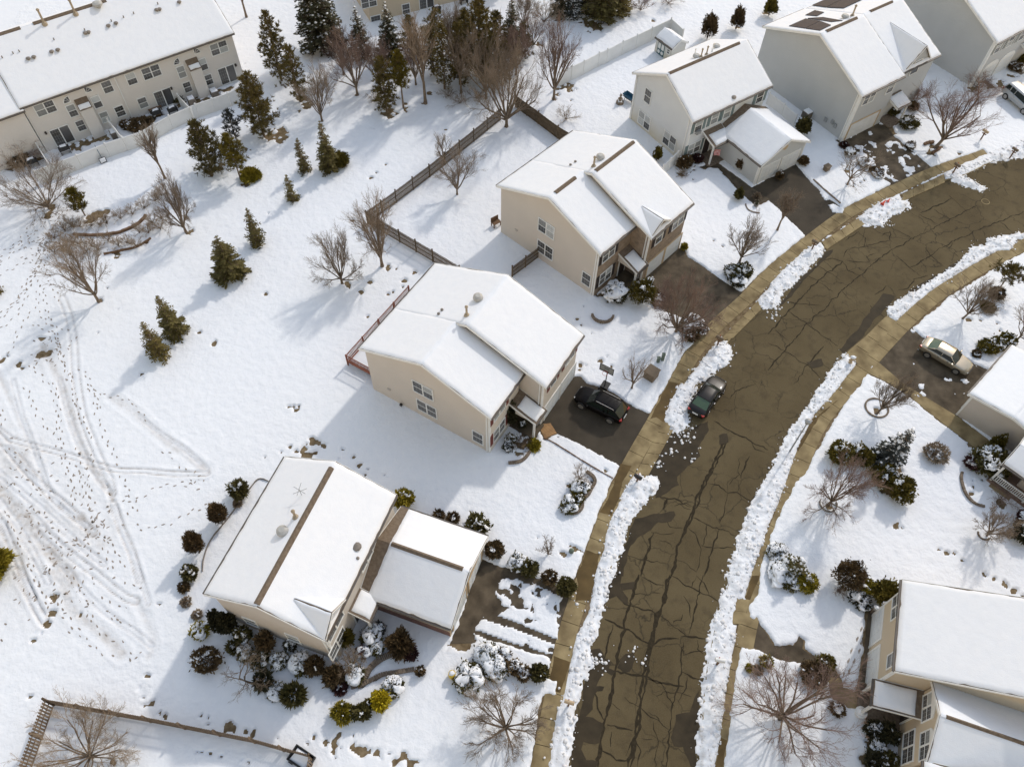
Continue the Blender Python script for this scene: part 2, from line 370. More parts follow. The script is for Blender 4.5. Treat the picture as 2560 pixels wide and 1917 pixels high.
# ------------------------------------------------------------------ snow slabs
def snow_patch(P00, P10, P11, P01, th=0.07, res=0.35, jit=0.05, seed=0):
    """a snow layer lying on a sloping quad: rounded, slightly ragged edges"""
    P = [np.array(p, float) for p in (P00, P10, P11, P01)]
    lu = max(np.linalg.norm(P[1] - P[0]), np.linalg.norm(P[2] - P[3])); lv = max(np.linalg.norm(P[3] - P[0]), np.linalg.norm(P[2] - P[1]))
    nu = max(4, int(lu / res)); nv = max(4, int(lv / res))
    uu = np.linspace(0, 1, nu + 1); vv = np.linspace(0, 1, nv + 1)
    e = 0.05
    uu = np.concatenate([[0], [e / lu], uu[1:-1], [1 - e / lu], [1]]); vv = np.concatenate([[0], [e / lv], vv[1:-1], [1 - e / lv], [1]])
    a, b = np.meshgrid(uu, vv, indexing='ij')
    S = (P[0] * ((1 - a) * (1 - b))[..., None] + P[1] * (a * (1 - b))[..., None] + P[2] * (a * b)[..., None] + P[3] * ((1 - a) * b)[..., None])
    n = np.cross(P[1] - P[0], P[3] - P[0]) + np.cross(P[2] - P[1], P[3] - P[1])
    n = n / np.linalg.norm(n)
    if n[2] < 0: n = -n
    hgt = np.full(a.shape, th) * (0.85 + 0.3 * fbm(a * lu * 0.5 + seed, b * lv * 0.5 + seed * 3, 3, seed))
    ed = np.zeros(a.shape, bool); ed[0] = ed[-1] = True; ed[:, 0] = ed[:, -1] = True
    in1 = np.zeros(a.shape, bool); in1[1:-1, 1:-1] = True
    hgt[ed] = 0.0
    sec = (~ed) & ((a <= e / lu + 1e-6) | (a >= 1 - e / lu - 1e-6) | (b <= e / lv + 1e-6) | (b >= 1 - e / lv - 1e-6)); hgt[sec] *= 0.86
    C = S.mean((0, 1)); inw = C - S; L = np.linalg.norm(inw, axis=-1, keepdims=True); inw /= (L + 1e-6)
    j = ((vnoise(a * lu * 2.3 + seed * 1.7, b * lv * 2.3 + 5, seed) ** 2) * jit * 1.6)
    S = S + inw * (np.where(ed | sec, j, 0))[..., None] + n * hgt[..., None]
    V = S.reshape(-1, 3); R, Cn = a.shape
    i, k = np.meshgrid(np.arange(R - 1), np.arange(Cn - 1), indexing='ij')
    F = np.stack([i * Cn + k, (i + 1) * Cn + k, (i + 1) * Cn + k + 1, i * Cn + k + 1], -1).reshape(-1, 4)
    nn = np.cross(P[1] - P[0], P[3] - P[0])
    if (nn @ n) < 0: F = F[:, ::-1]
    return V, F

_seed = [0]
def put_snow(name, quads, parent, th=0.07, m=None, jit=0.05, res=0.35):
    Vs = []; Fs = []; b = 0
    for q in quads:
        _seed[0] += 1
        V, F = snow_patch(*q, th=th, jit=jit, res=res, seed=_seed[0] % 50)
        Vs.append(V); Fs.append(F + b); b += len(V)
    return mesh(name, np.concatenate(Vs), np.concatenate(Fs), m or M['snow'], parent, smooth=True)
# ------------------------------------------------------------------ houses
def L3(s, t, z): return (s, -t, z)

class House:
    def __init__(s, name, x, y, deg, label, cat='house', group=None):
        s.a = rad(deg); s.o = np.array([x, y]); s.ca, s.sa = math.cos(s.a), math.sin(s.a)
        s.root = empty(name, (x, y, 0), s.a, label, cat, group)
    def loc(s, P):
        d = np.asarray(P)[:2] - s.o
        return np.array([d[0] * s.ca + d[1] * s.sa, -(-d[0] * s.sa + d[1] * s.ca), P[2]])
    def world(s, a, t, z):
        return np.array([s.o[0] + a * s.ca + t * s.sa, s.o[1] + a * s.sa - t * s.ca, z])
    def onz(s, z, px, py): return s.loc(U(px, py, z))
    def _pl(s, i, v, px, py):
        A = s.loc(EYE); B = s.loc(EYE + ray(px, py)); k = (v - A[i]) / (B[i] - A[i]); return A + (B - A) * k
    def front(s, t, px, py): p = s._pl(1, t, px, py); return p[0], p[2]
    def side(s, v, px, py): p = s._pl(0, v, px, py); return p[1], p[2]
    def onroof(s, h, t0, slope, px, py):
        """point on a roof plane z = h + slope*(t-t0) (slope<0 for the front plane)"""
        A = s.loc(EYE); B = s.loc(EYE + ray(px, py)); f = lambda P: P[2] - h - slope * (P[1] - t0)
        k = f(A) / (f(A) - f(B)); return A + (B - A) * k

def gable(H, s0, s1, t0, t1, h, r, wall, axis='s', os=0.3, oe=0.35, snow=True, caps=(True, True), ridge_bare=None, name_wall='wall', th=0.075, wall2=None, snow_m=None, jit=0.055, bare=0.0):
    """gabled block. axis 's': ridge along s; axis 't': ridge along t (then t0..t1 is the ridge's run and s0..s1 the span)."""
    if axis == 's': fn = lambda p, q, d: L3(d, p, q); e0, e1, d0, d1 = t0, t1, s0, s1
    else: fn = lambda p, q, d: L3(p, d, q); e0, e1, d0, d1 = s0, s1, t0, t1
    m = (e0 + e1) / 2; sl = r / ((e1 - e0) / 2); rt = 0.16
    prof = [(e0 + oe, 0.0), (e1 - oe, 0.0), (e1 - oe, h + sl * oe - rt), (m, h + r - rt), (e0 + oe, h + sl * oe - rt)]
    g = G(); g.prism(prof, fn, d0 + os, d1 - os, *caps); w = g.mk(name_wall, wall, H.root)
    bpy.context.view_layer.update()
    g = G()
    g.prism([(e0, h), (m, h + r), (e1, h), (e1, h - rt), (m, h + r - rt), (e0, h - rt)], fn, d0, d1); roof = g.mk('roof', M['shingle'], H.root)
    # fascia boards on rakes and gutters on eaves
    for d in (d0, d1):
        g = G(); lo, hi = (d - 0.035, d - 0.003) if d == d0 else (d + 0.003, d + 0.035)
        g.prism([(e0, h + 0.02), (m, h + r + 0.02), (e1, h + 0.02), (e1, h - rt - 0.06), (m, h + r - rt - 0.06), (e0, h - rt - 0.06)], fn, lo, hi); g.mk('fascia', M['trim'], H.root)
    for e, sg in ((e0, -1), (e1, 1)):
        g = G(); a, b = sorted((e + sg * 0.003, e + sg * 0.11))
        g.prism([(a, h - 0.15), (b, h - 0.15), (b, h - 0.015), (a, h - 0.015)], fn, d0 + 0.03, d1 - 0.03); g.mk('gutter', M['gutter'], H.root)
    if snow:
        x = 0.015; qs = []; k = .09
        if snow in (True, 'a'): qs.append((fn(e0 + x, h + sl * x, d0 + x + bare), fn(e0 + x, h + sl * x, d1 - x), fn(m + k, h + r + sl * k, d1 - x), fn(m + k, h + r + sl * k, d0 + x + bare * 1.6)))
        if snow in (True, 'b'): qs.append((fn(e1 - x, h + sl * x, d0 + x + bare), fn(e1 - x, h + sl * x, d1 - x), fn(m - k, h + r + sl * k, d1 - x), fn(m - k, h + r + sl * k, d0 + x + bare * 1.6)))
        so = put_snow('roof_snow', qs, roof, th=th, m=snow_m, jit=jit)
    for rb in (ridge_bare or []):
        a, b = rb[:2]; wv = rb[2] if len(rb) > 2 else 0.22
        g = G(); g.prism([(m - wv, h + r - sl * wv + 0.02), (m - wv, h + r - sl * wv + 0.14), (m, h + r + 0.20), (m + wv, h + r - sl * wv + 0.14), (m + wv, h + r - sl * wv + 0.02), (m, h + r + 0.02)], fn, a, b)
        g.mk('ridge_vent', M['shingle'], roof, bevel=0.02)
    return dict(wall=w, roof=roof, m=m, sl=sl, fn=fn)

FACES = {'front': ((1, 0, 0), (0, -1, 0)), 'back': ((-1, 0, 0), (0, 1, 0)), 'left': ((0, -1, 0), (-1, 0, 0)), 'right': ((0, 1, 0), (1, 0, 0))}

def wall_box(g, face, O, a, b):
    """a, b in wall axes (along, out, up)"""
    ex, n = FACES[face]; g.obox(O, ex, n, (0, 0, 1), a, b)

def window(H, face, plane, c, z, w=0.95, h=1.5, n=1, shut=None, grid=True, blind=0.5, arch=False, dark=False, door=False):
    O = L3(c, plane, z) if face in ('front', 'back') else L3(plane, c, z)
    W = w * n; f = 0.085; g = G()
    wall_box(g, face, O, (-W / 2 - f, 0.0, h / 2), (W / 2 + f, 0.07, h / 2 + f)); wall_box(g, face, O, (-W / 2 - f, 0.0, -h / 2 - f), (W / 2 + f, 0.08, -h / 2))
    for k in range(n + 1):
        x = -W / 2 + k * w; ff = f if k in (0, n) else 0.055
        if k == 0: wall_box(g, face, O, (x - f, 0, -h / 2), (x, 0.07, h / 2))
        elif k == n: wall_box(g, face, O, (x, 0, -h / 2), (x + f, 0.07, h / 2))
        else: wall_box(g, face, O, (x - ff, 0, -h / 2), (x + ff, 0.07, h / 2))
    if not door:
        for k in range(n): wall_box(g, face, O, (-W / 2 + k * w + (0.055 if k else 0), 0.0, -0.03), (-W / 2 + (k + 1) * w - (0.055 if k < n - 1 else 0), 0.055, 0.03))
    fr = g.mk('sliding_door' if door else 'window', M['trim'], H.root)
    rows = ((-h / 2, h / 2),) if door else ((-h / 2, -0.03), (0.03, h / 2))
    for k in range(n):
        for ri, (za, zb) in enumerate(rows):
            g = G(); xa = -W / 2 + k * w + (0.055 if k else 0); xb = -W / 2 + (k + 1) * w - (0.055 if k < n - 1 else 0)
            wall_box(g, face, O, (xa, 0.005, za), (xb, 0.022 + 0.012 * ri, zb))
            p = random.random() < (blind if ri == 1 else blind * 0.35)
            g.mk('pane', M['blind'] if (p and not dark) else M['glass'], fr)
    if grid:
        g = G(); nx, nz = (4, 5) if door else (3, 2)
        for k in range(n):
            if door and k == n - 1 and grid != 'all': continue
            xa = -W / 2 + k * w; 
            for ri, (za, zb) in enumerate(rows):
                dd = 0.022 + 0.012 * ri
                for i in range(1, nx): x = xa + w * i / nx; wall_box(g, face, O, (x - 0.008, dd, za), (x + 0.008, dd + 0.01, zb))
                for i in range(1, nz): zz = za + (zb - za) * i / nz; wall_box(g, face, O, (xa + 0.06, dd + 0.001, zz - 0.008), (xa + w - 0.06, dd + 0.011, zz + 0.008))
        g.mk('grille', M['shut_grey'], fr)
    if shut:
        for sg in (-1, 1):
            g = G(); xa, xb = sorted((sg * (W / 2 + f + 0.02), sg * (W / 2 + f + 0.44))); wall_box(g, face, O, (xa, 0.0, -h / 2 - 0.06), (xb, 0.05, h / 2 + 0.06))
            for i in range(9): zz = -h / 2 + (i + 0.5) * h / 9; wall_box(g, face, O, (xa + 0.05, 0.05, zz - 0.05), (xb - 0.05, 0.065, zz + 0.03))
            g.mk('shutter', shut, H.root)
    return fr

def quarter_arch(H, face, plane, c, z, r, sg):
    """quarter-round window, sg = which side is the curve"""
    O = L3(c, plane, z) if face in ('front', 'back') else L3(plane, c, z); ex, n = map(np.array, FACES[face])
    def strip(r0, r1, d0, d1, name, m, par):
        g = G(); A = np.linspace(0, math.pi / 2, 10); poly = [(sg * r1 * math.cos(t), r1 * math.sin(t)) for t in A]
        poly += [(sg * r0 * math.cos(t), r0 * math.sin(t)) for t in A[::-1]] if r0 > 0 else [(0, 0)]
        if sg < 0: poly = poly[::-1]
        g.prism(poly, lambda p, q, d: np.array(O) + ex * p + n * d + np.array((0, 0, q)), d1, d0); return g.mk(name, m, par)
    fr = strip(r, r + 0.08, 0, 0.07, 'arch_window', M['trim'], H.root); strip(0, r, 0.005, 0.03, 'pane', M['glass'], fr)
    g = G(); x0, x1 = sorted((0, sg * (r + .08))); wall_box(g, face, O, (x0, 0, -0.08), (x1, 0.07, 0)); x0, x1 = sorted((0, -sg * 0.07)); wall_box(g, face, O, (x0, 0, -0.08), (x1, 0.07, r + .08))
    for t in (math.pi / 6, math.pi / 3): g.tube([np.array(O) + n * 0.04, np.array(O) + n * 0.04 + ex * sg * r * math.cos(t) + np.array((0, 0, r * math.sin(t)))], 0.018, 4)
    g.mk('grille', M['trim'], fr)

def garage_door(H, face, plane, c, w=2.6, h=2.15, trim=None):
    O = L3(c, plane, 0) if face in ('front', 'back') else L3(plane, c, 0); g = G(); tm = trim or M['trim']
    for i in range(4):
        wall_box(g, face, O, (-w / 2, 0.0, 0.03 + i * h / 4), (w / 2, 0.03, 0.01 + (i + 1) * h / 4))
        for k in range(4): wall_box(g, face, O, (-w / 2 + (k + .12) * w / 4, 0.03, 0.12 + i * h / 4), (-w / 2 + (k + .88) * w / 4, 0.042, -0.08 + (i + 1) * h / 4))
    gd = g.mk('garage_door', M['garage'], H.root); g = G()
    wall_box(g, face, O, (-w / 2 - 0.16, 0, 0), (-w / 2, 0.06, h + 0.16)); wall_box(g, face, O, (w / 2, 0, 0), (w / 2 + 0.16, 0.06, h + 0.16)); wall_box(g, face, O, (-w / 2, 0, h + 0.01), (w / 2, 0.06, h + 0.16))
    g.mk('door_frame', tm, gd)

def entry_door(H, face, plane, c, m=None, w=0.95, h=2.1, z0=0.25):
    O = L3(c, plane, z0) if face in ('front', 'back') else L3(plane, c, z0); g = G(); wall_box(g, face, O, (-w / 2, 0, 0), (w / 2, 0.05, h))
    d = g.mk('door', m or M['shut_dark'], H.root); g = G()
    for a, b in (((-w / 2 - .12, 0, 0), (-w / 2, .07, h + .12)), ((w / 2, 0, 0), (w / 2 + .12, .07, h + .12)), ((-w / 2, 0, h), (w / 2, .07, h + .12))): wall_box(g, face, O, a, b)
    g.mk('door_frame', M['trim'], d); g = G(); wall_box(g, face, O, (w / 2 - .16, .05, 1.0), (w / 2 - .08, .12, 1.1)); g.mk('handle', M['chrome'], d)

def corner_board(H, s, t, z1, m=None, w=0.14, sx=1, st=1):
    g = G(); a, b = sorted((s - sx * 0.02, s + sx * w)); c, d = sorted((t + st * 0.02, t - st * w)); g.box((a, -d, 0), (b, -c, z1)); g.mk('corner_board', m or M['trim'], H.root)

def downspout(H, s, t, z1, m=None):
    g = G(); g.box((s - .05, -t - .05, 0.1), (s + .05, -t + .05, z1)); g.mk('downspout', m or M['trim'], H.root)

def vent_round(H, P, r=0.3, m=None, h=0.25, name='roof_vent'):
    g = G(); x, y, z = P; g.lathe([(r * .5, -0.25), (r * .5, h * .3), (r, h * .35), (r * .92, h * .75), (r * .5, h)], (x, -y, z), 14); return g.mk(name, m or M['vent'], H.root, smooth=False)

def flue(H, P, h=0.9, r=0.09, m=None):
    x, y, z = P; g = G(); g.tube([(x, -y, z - .3), (x, -y, z + h)], r, 8); g.lathe([(r * 1.5, 0), (r * 1.6, .1), (r * .6, .2)], (x, -y, z + h), 8); g.lathe([(r * 3, -.12), (r * 2.2, .14), (r * 1.1, .2)], (x, -y, z), 8); g.mk('flue_pipe', m or M['flue'], H.root)

def cross_gable(H, t1, h, slope, tf, sL, sR, zlow, zapex, wall, over=0.2, snow_m=None):
    """gable on the front roof plane z = h + slope*(t1 - t); its front wall stands at t = tf"""
    sM = (sL + sR) / 2; tb = t1 - (zapex - h) / slope; tv = t1 - (zlow - h) / slope; to = tf + over; rt = 0.14
    g = G(); w = 0.12
    zi = zlow + (zapex - zlow) * w / (sM - sL)
    g.add([L3(sL + w, tf, h - .5), L3(sR - w, tf, h - .5), L3(sR - w, tf, zi - .05), L3(sM, tf, zapex - .1), L3(sL + w, tf, zi - .05)], [(0, 1, 2, 3, 4)])
    g.mk('gable_wall', wall, H.root)
    g = G()
    for sg, sE in ((-1, sL), (1, sR)):
        a = [L3(sM, to, zapex), L3(sM, tb, zapex), L3(sE, min(tv, to), zlow), L3(sE, to, zlow)]
        b = [(p[0], p[1], p[2] - rt) for p in a]; F = [(0, 1, 2, 3), (7, 6, 5, 4), (0, 3, 7, 4), (3, 2, 6, 7), (2, 1, 5, 6)]
        g.add(a + b, F if sg < 0 else [f[::-1] for f in F])
    rf = g.mk('roof', M['shingle'], H.root)
    qs = []
    for sE in (sL, sR):
        d = 0.05 if sE < sM else -0.05
        qs.append((L3(sM + (-.03 if sE < sM else .03), to - .04, zapex), L3(sM + (-.03 if sE < sM else .03), tb + .15, zapex), L3(sE + d, min(tv + .05, to - .1), zlow + .02), L3(sE + d, to - .04, zlow + .02)))
    put_snow('roof_snow', qs, rf, m=snow_m)
    g = G()
    for sE in (sL, sR):
        dz = 0.16
        a = [L3(sM, to + .035, zapex + .01), L3(sE, to + .035, zlow + .01), L3(sE, to + .035, zlow - dz), L3(sM, to + .035, zapex - dz)]; b = [(p[0], p[1] + .032, p[2]) for p in a]
        F = [(0, 1, 2, 3), (7, 6, 5, 4), (0, 4, 5, 1), (1, 5, 6, 2), (2, 6, 7, 3), (3, 7, 4, 0)]
        g.add(a + b, F if sE < sM else [f[::-1] for f in F])
    g.mk('fascia', M['trim'], H.root)

def shed_roof(H, s0, s1, tb, tf, zb, zf, name='porch_roof', snow=(0, 0, 0, 0), post=None, endwall=None, snow_m=None):
    g = G(); rt = .14; fn = lambda p, q, d: L3(d, p, q)
    g.prism([(tb, zb), (tf, zf), (tf, zf - rt), (tb, zb - rt)], fn, s0, s1); rf = g.mk(name, M['shingle'], H.root)
    g = G(); g.prism([(tf + .003, zf - .18), (tf + .1, zf - .18), (tf + .1, zf - .015), (tf + .003, zf - .015)], fn, s0 + .02, s1 - .02); g.mk('gutter', M['gutter'], H.root)
    for d in ((s0 - .03, s0 - .003), (s1 + .003, s1 + .03)): g = G(); g.prism([(tb, zb + .01), (tf, zf + .01), (tf, zf - rt - .08), (tb, zb - rt - .08)], fn, *d); g.mk('fascia', M['trim'], H.root)
    a, b, c, d = snow; sl = (zb - zf) / (tf - tb); z = lambda t: zb - sl * (t - tb)
    put_snow('porch_snow', [(L3(s0 + a + .04, tf - .05, z(tf - .05)), L3(s1 - b - .04, tf - .05, z(tf - .05)), L3(s1 - b - .04, tb + d + .03, z(tb + d + .03)), L3(s0 + a + .04, tb + d + .03, z(tb + d + .03)))], rf, th=.1, m=snow_m)
    return rf

def post(H, s, t, z1, w=.16, m=None, name='porch_post', z0=0.0):
    g = G(); g.box((s - w / 2, -t - w / 2, z0), (s + w / 2, -t + w / 2, z1)); g.box((s - w / 2 - .04, -t - w / 2 - .04, z0), (s + w / 2 + .04, -t + w / 2 + .04, z0 + .15)); g.box((s - w / 2 - .03, -t - w / 2 - .03, z1 - .12), (s + w / 2 + .03, -t + w / 2 + .03, z1 - .001)); g.mk(name, m or M['trim'], H.root)

def slab(H, s0, s1, t0, t1, z0, z1, name, m):
    g = G(); g.box((s0, -t1, z0), (s1, -t0, z1)); return g.mk(name, m, H.root)

# ---- the two staggered colonials in the middle
def colonial(nm, x, y, deg, Ls, W1, h, r, L1, W2, wall, frontwall, shut, label, ridge1, ridge2, doorm, dormer=None, porch=(3.4, 5.4)):
    H = House(nm, x, y, deg, label); sl = r / (W1 / 2); r2 = sl * W2 / 2
    bx = 0.0
    # left part then the deeper right part, butting at L1
    A = gable(H, 0, L1 + .3, 0, W1, h, r, wall, caps=(True, False), ridge_bare=ridge1, snow='b', oe=.35)
    B = gable(H, L1, Ls, 0, W2, h, r2, wall, caps=(True, True), ridge_bare=ridge2, snow='b', oe=.35)
    put_snow('roof_snow', [(L3(.015, .015, h), L3(L1 + .25, .015, h), L3(L1 + .25, W1 / 2 + .09, h + r + sl * .09), L3(.015, W1 / 2 + .09, h + r + sl * .09)),
                           (L3(L1 + .015, .015, h), L3(Ls - .015, .015, h), L3(Ls - .015, W2 / 2 + .09, h + r2 + sl * .09), L3(L1 + .015, W2 / 2 + .09, h + r2 + sl * .09))], B['roof'])
    tw1, tw2 = W1 - .35, W2 - .35
    if frontwall is not wall:   # masonry facing stands proud of the siding
        g = G(); fz = h + sl * .35 - .17
        g.box((.31, -tw1 - .03, 0), (L1 + .29, -tw1 - .002, fz)); g.mk('brick_facing', frontwall, H.root)
        g = G(); g.box((L1 + .30, -tw2 - .03, 0), (Ls - .31, -tw2 - .002, fz)); g.mk('brick_facing', frontwall, H.root)
        g = G(); g.box((L1 + .27, -tw2 + .002, 0), (L1 + .298, -tw1 - .04, fz)); g.mk('brick_facing', frontwall, H.root)
        tw1 += .03; tw2 += .03
    corner_board(H, .3, W1 - .35, h - .1, sx=1, st=1); downspout(H, .24, W1 - .6, h - .1)
    corner_board(H, L1 + .3, W2 - .35, h - .1, sx=-1); downspout(H, L1 + .22, W2 - .7, h - .1)
    # porch between the two parts
    s0 = porch[0]; s1 = L1 + .27
    shed_roof(H, s0, s1, tw1 + .01, W2 + .05, 3.75, 2.75, snow=(.15, .1, .3, .55)); post(H, s0 + .2, W2 - .2, 2.62)
    g = G(); g.prism([(tw1 + .02, 2.6), (W2 - .2, 2.6), (W2 - .2, 2.72), (tw1 + .02, 3.55)], lambda p, q, d: L3(d, p, q), s0 + .1, s0 + .2); g.mk('porch_gable', wall, H.root)
    slab(H, s0 + .05, s1, tw1 + .01, W2 - .05, 0, .22, 'porch_floor', M['drive_old'])
    entry_door(H, 'front', tw1, s0 + .95, doorm)
    return H, tw1, tw2, sl, r2

S = 1.18
HB, b1, b2, bsl, br2 = colonial('beige_house', -10.69 * S, 32.76 * S, 60.08, 9.34 * S, 10.85 * S, 5.3 * S, 2.15 * S, 4.03 * S, 12.71 * S, M['beige'], M['beige'], M['shut_red'],
    'beige two-storey house with dark red shutters and a red deck behind', [], [], M['shut_red'], porch=(3.3, 5.4))
HA, a1, a2, asl, ar2 = colonial('beige_brick_house', -1.74 * S, 49.45 * S, 48.24, 9.57 * S, 10.98 * S, 5.32 * S, 2.22 * S, 4.07 * S, 12.73 * S, M['beige'], M['brick'], M['shut_dark'],
    'beige house with a tan brick front, two garage doors and bare strips along its ridge', [(.9, 3.7, .2)], [(5.3, 10.9, .2)], M['shut_dark'], porch=(3.4, 5.3))

def win_side(H, plane, px, py, **k):
    t, z = H.side(plane, px, py); window(H, 'left', plane, t, z, **k)
def win_front(H, plane, px, py, **k):
    s, z = H.front(plane, px, py); window(H, 'front', plane, s, z, **k)

# beige house openings
win_side(HB, .3, 1057.5, 975, n=2); win_side(HB, .3, 1067.6, 1021, n=2); win_side(HB, .3, 1195, 1093)
window(HB, 'front', b1, 1.75, 5.05, n=2, w=.85, shut=M['shut_red']); window(HB, 'front', b1, 1.7, 1.9, n=2, w=.85, shut=M['shut_red'])
garage_door(HB, 'front', b2, 6.85, 2.5); garage_door(HB, 'front', b2, 9.55, 2.5)
window(HB, 'front', b2, 6.6, 5.0, n=1, shut=M['shut_red']); window(HB, 'front', b2, 9.4, 5.0, n=2, w=.8, shut=M['shut_red'])
# beige brick house openings
win_side(HA, .3, 1366, 571.5, n=2); win_side(HA, .3, 1363, 624.5, n=2); win_side(HA, .3, 1466, 698)
window(HA, 'front', a1, 1.7, 5.1, n=2, w=.85, shut=M['shut_dark']); window(HA, 'front', a1, 1.75, 1.9, n=2, w=.85, shut=M['shut_dark'])
garage_door(HA, 'front', a2, 7.0, 2.5, trim=M['tantrim']); garage_door(HA, 'front', a2, 9.8, 2.5, trim=M['tantrim'])
window(HA, 'front', a2, 6.6, 5.05, w=1.0, h=1.6, shut=M['shut_dark']); window(HA, 'front', a2, 9.6, 5.0, n=2, w=.85, shut=M['shut_dark'])
cross_gable(HA, 12.73 * S, 5.32 * S, asl, 12.73 * S - .34, 4.85, 8.0, 5.32 * S + .02, 7.45, M['brick'])
for (H, W, h, sl, vents, fl, dome) in ((HB, 10.85 * S, 5.3 * S, bsl, [(1105, 777), (1096.6, 787)], (1167, 790), (1195, 749.6)), (HA, 10.98 * S, 5.32 * S, asl, [(1426, 415), (1438, 407)], (1484, 418), (1500, 399))):
    for p in vents: vent_round(H, H.onroof(h, 0, sl, *p) + (0, 0, .08), .13, h=.16)
    flue(H, H.onroof(h, 0, sl, *fl) + (0, 0, .08), 1.0); vent_round(H, H.onroof(h, 0, sl, *dome) + (0, 0, .08), .42, M['dome'], h=.5)
# beige house deck
dz = .7
d0 = HB.onz(dz + .9, 864.6, 888.7); d1 = HB.onz(dz + .9, 1027, 719)
g = G(); ts, te, sa, sb = d0[1], -0.02, d0[0], d1[0]
g.box((sa, -te - .3, dz - .15), (sb, -ts, dz)); dk = g.mk('deck', M['redwood'], HB.root)
put_snow('deck_snow', [(L3(sa + .15, te + .25, dz), L3(sb - .1, te + .25, dz), L3(sb - .1, ts + .15, dz), L3(sa + .15, ts + .15, dz))], dk, th=.1)
g = G(); npost = 5
for i in range(npost): x = sa + (sb - sa) * i / (npost - 1); g.box((x - .06, -ts - .06, 0), (x + .06, -ts + .06, dz + 1.0))
g.box((sa - .06, -te - .06 - .3, 0), (sa + .06, -te + .06 - .3, dz + 1.0))
for zz in (dz + .12, dz + .88): g.box((sa, -ts - .03, zz), (sb, -ts + .03, zz + .07)); g.box((sa - .03, -te - .3, zz), (sa + .03, -ts, zz + .07))
nb = int((sb - sa) / .16)
for i in range(nb): x = sa + .08 + i * .16; g.box((x - .025, -ts - .02, dz + .13), (x + .025, -ts + .02, dz + .9))
for i in range(int(abs(te - ts) / .16)): y = -ts - .1 - i * .16; g.box((sa - .02, y - .025, dz + .13), (sa + .02, y + .025, dz + .9))
g.mk('railing', M['redwood'], dk)
t_, z_ = HB.side(.3, 973, 972); g = G(); wall_box(g, 'left', L3(.3, t_, z_), (-.15, 0, -.08), (.15, .12, .08)); g.mk('wall_vent', M['taupe'], HB.root)
t_, z_ = HA.side(.3, 1291, 575); g = G(); wall_box(g, 'left', L3(.3, t_, z_), (-.15, 0, -.08), (.15, .12, .08)); g.mk('wall_vent', M['taupe'], HA.root)

# ---- white house with garage wing
HF = House('white_house', 12.12, 77.21, 35.42, 'white house with grey-green shutters and a front garage wing under its own gable')
fh, fW, fL, fr_ = 5.88, 10.02, 11.4, 2.73
gable(HF, 0, fL, 0, fW, fh, fr_, M['white_s'], ridge_bare=[(.35, 10.2, .2)])
fsl = fr_ / (fW / 2); ft = fW - .35
win_side(HF, .3, 1620, 241, h=1.6); win_side(HF, .3, 1611, 301, n=2, h=1.6); win_side(HF, .3, 1674, 352, n=2, h=1.6)
for s_ in (1.35, 3.6): window(HF, 'front', ft, s_, 4.75, w=.95, h=1.4, shut=M['shut_green'])
window(HF, 'front', ft, 10.2, 4.75, w=.95, h=1.4, shut=M['shut_green']); window(HF, 'front', ft, 5.4, 4.75, w=.95, h=1.4, shut=M['shut_green'])
window(HF, 'front', ft, 1.5, 1.75, n=2, w=.85, h=1.4, shut=M['shut_green'])
g = G(); wall_box(g, 'front', L3(1.35, ft, 4.0), (-.3, .03, -.2), (.3, .35, .2)); g.mk('air_conditioner', M['steel'], HF.root)
corner_board(HF, .3, ft, fh - .1); downspout(HF, .24, .6, fh - .2); downspout(HF, .24, fW - .8, fh - .2)
# garage wing: ridge runs forward
wr = 1.85; wz = 3.0
gable(HF, 4.25, 11.55, fW - .3, 16.75, wz, wr, M['grey'], axis='t', oe=.3, os=.3, caps=(False, True), bare=.55)
shed_roof(HF, 2.35, 4.9, ft + .01, 11.7, 3.55, 2.85, snow=(.25, -.1, 0, .55))
post(HF, 2.6, 11.4, 2.68); slab(HF, 2.4, 4.5, ft + .01, 11.7, 0, .2, 'porch_floor', M['stone']); entry_door(HF, 'front', ft, 3.4, M['shut_dark'])
garage_door(HF, 'front', 16.45, 6.3, 2.45); garage_door(HF, 'front', 16.45, 9.3, 2.45)
corner_board(HF, 4.55, 16.45, 2.8, w=.22); corner_board(HF, 11.25, 16.45, 2.8, sx=-1)
s_, z_ = HF.front(16.48, 1964, 368); g = G(); g.tube([L3(s_, 16.47, z_), L3(s_, 16.53, z_)], .33, 20); g.mk('gable_medallion', M['tantrim'], HF.root)
for p in ((1765.5, 139), (1752, 145)): flue(HF, HF.onroof(fh, 0, fsl, *p) + (0, 0, .08), .85, .07)
for p in ((1735, 144), (1780, 131)): flue(HF, HF.onroof(fh, 0, fsl, *p) + (0, 0, .08), .8, .045, M['trim'])
for p in ((1740, 146), (1790, 121)): vent_round(HF, HF.onroof(fh, 0, fsl, *p) + (0, 0, .08), .4, M['dome'], h=.4)
p = HF.onroof(fh, fW, -fsl, 1834, 245); g = G(); g.lathe([(.28, 0), (.26, .1), (.1, .16)], (p[0], -p[1], p[2] + .06), 12); g.mk('roof_vent', M['vent'], HF.root)

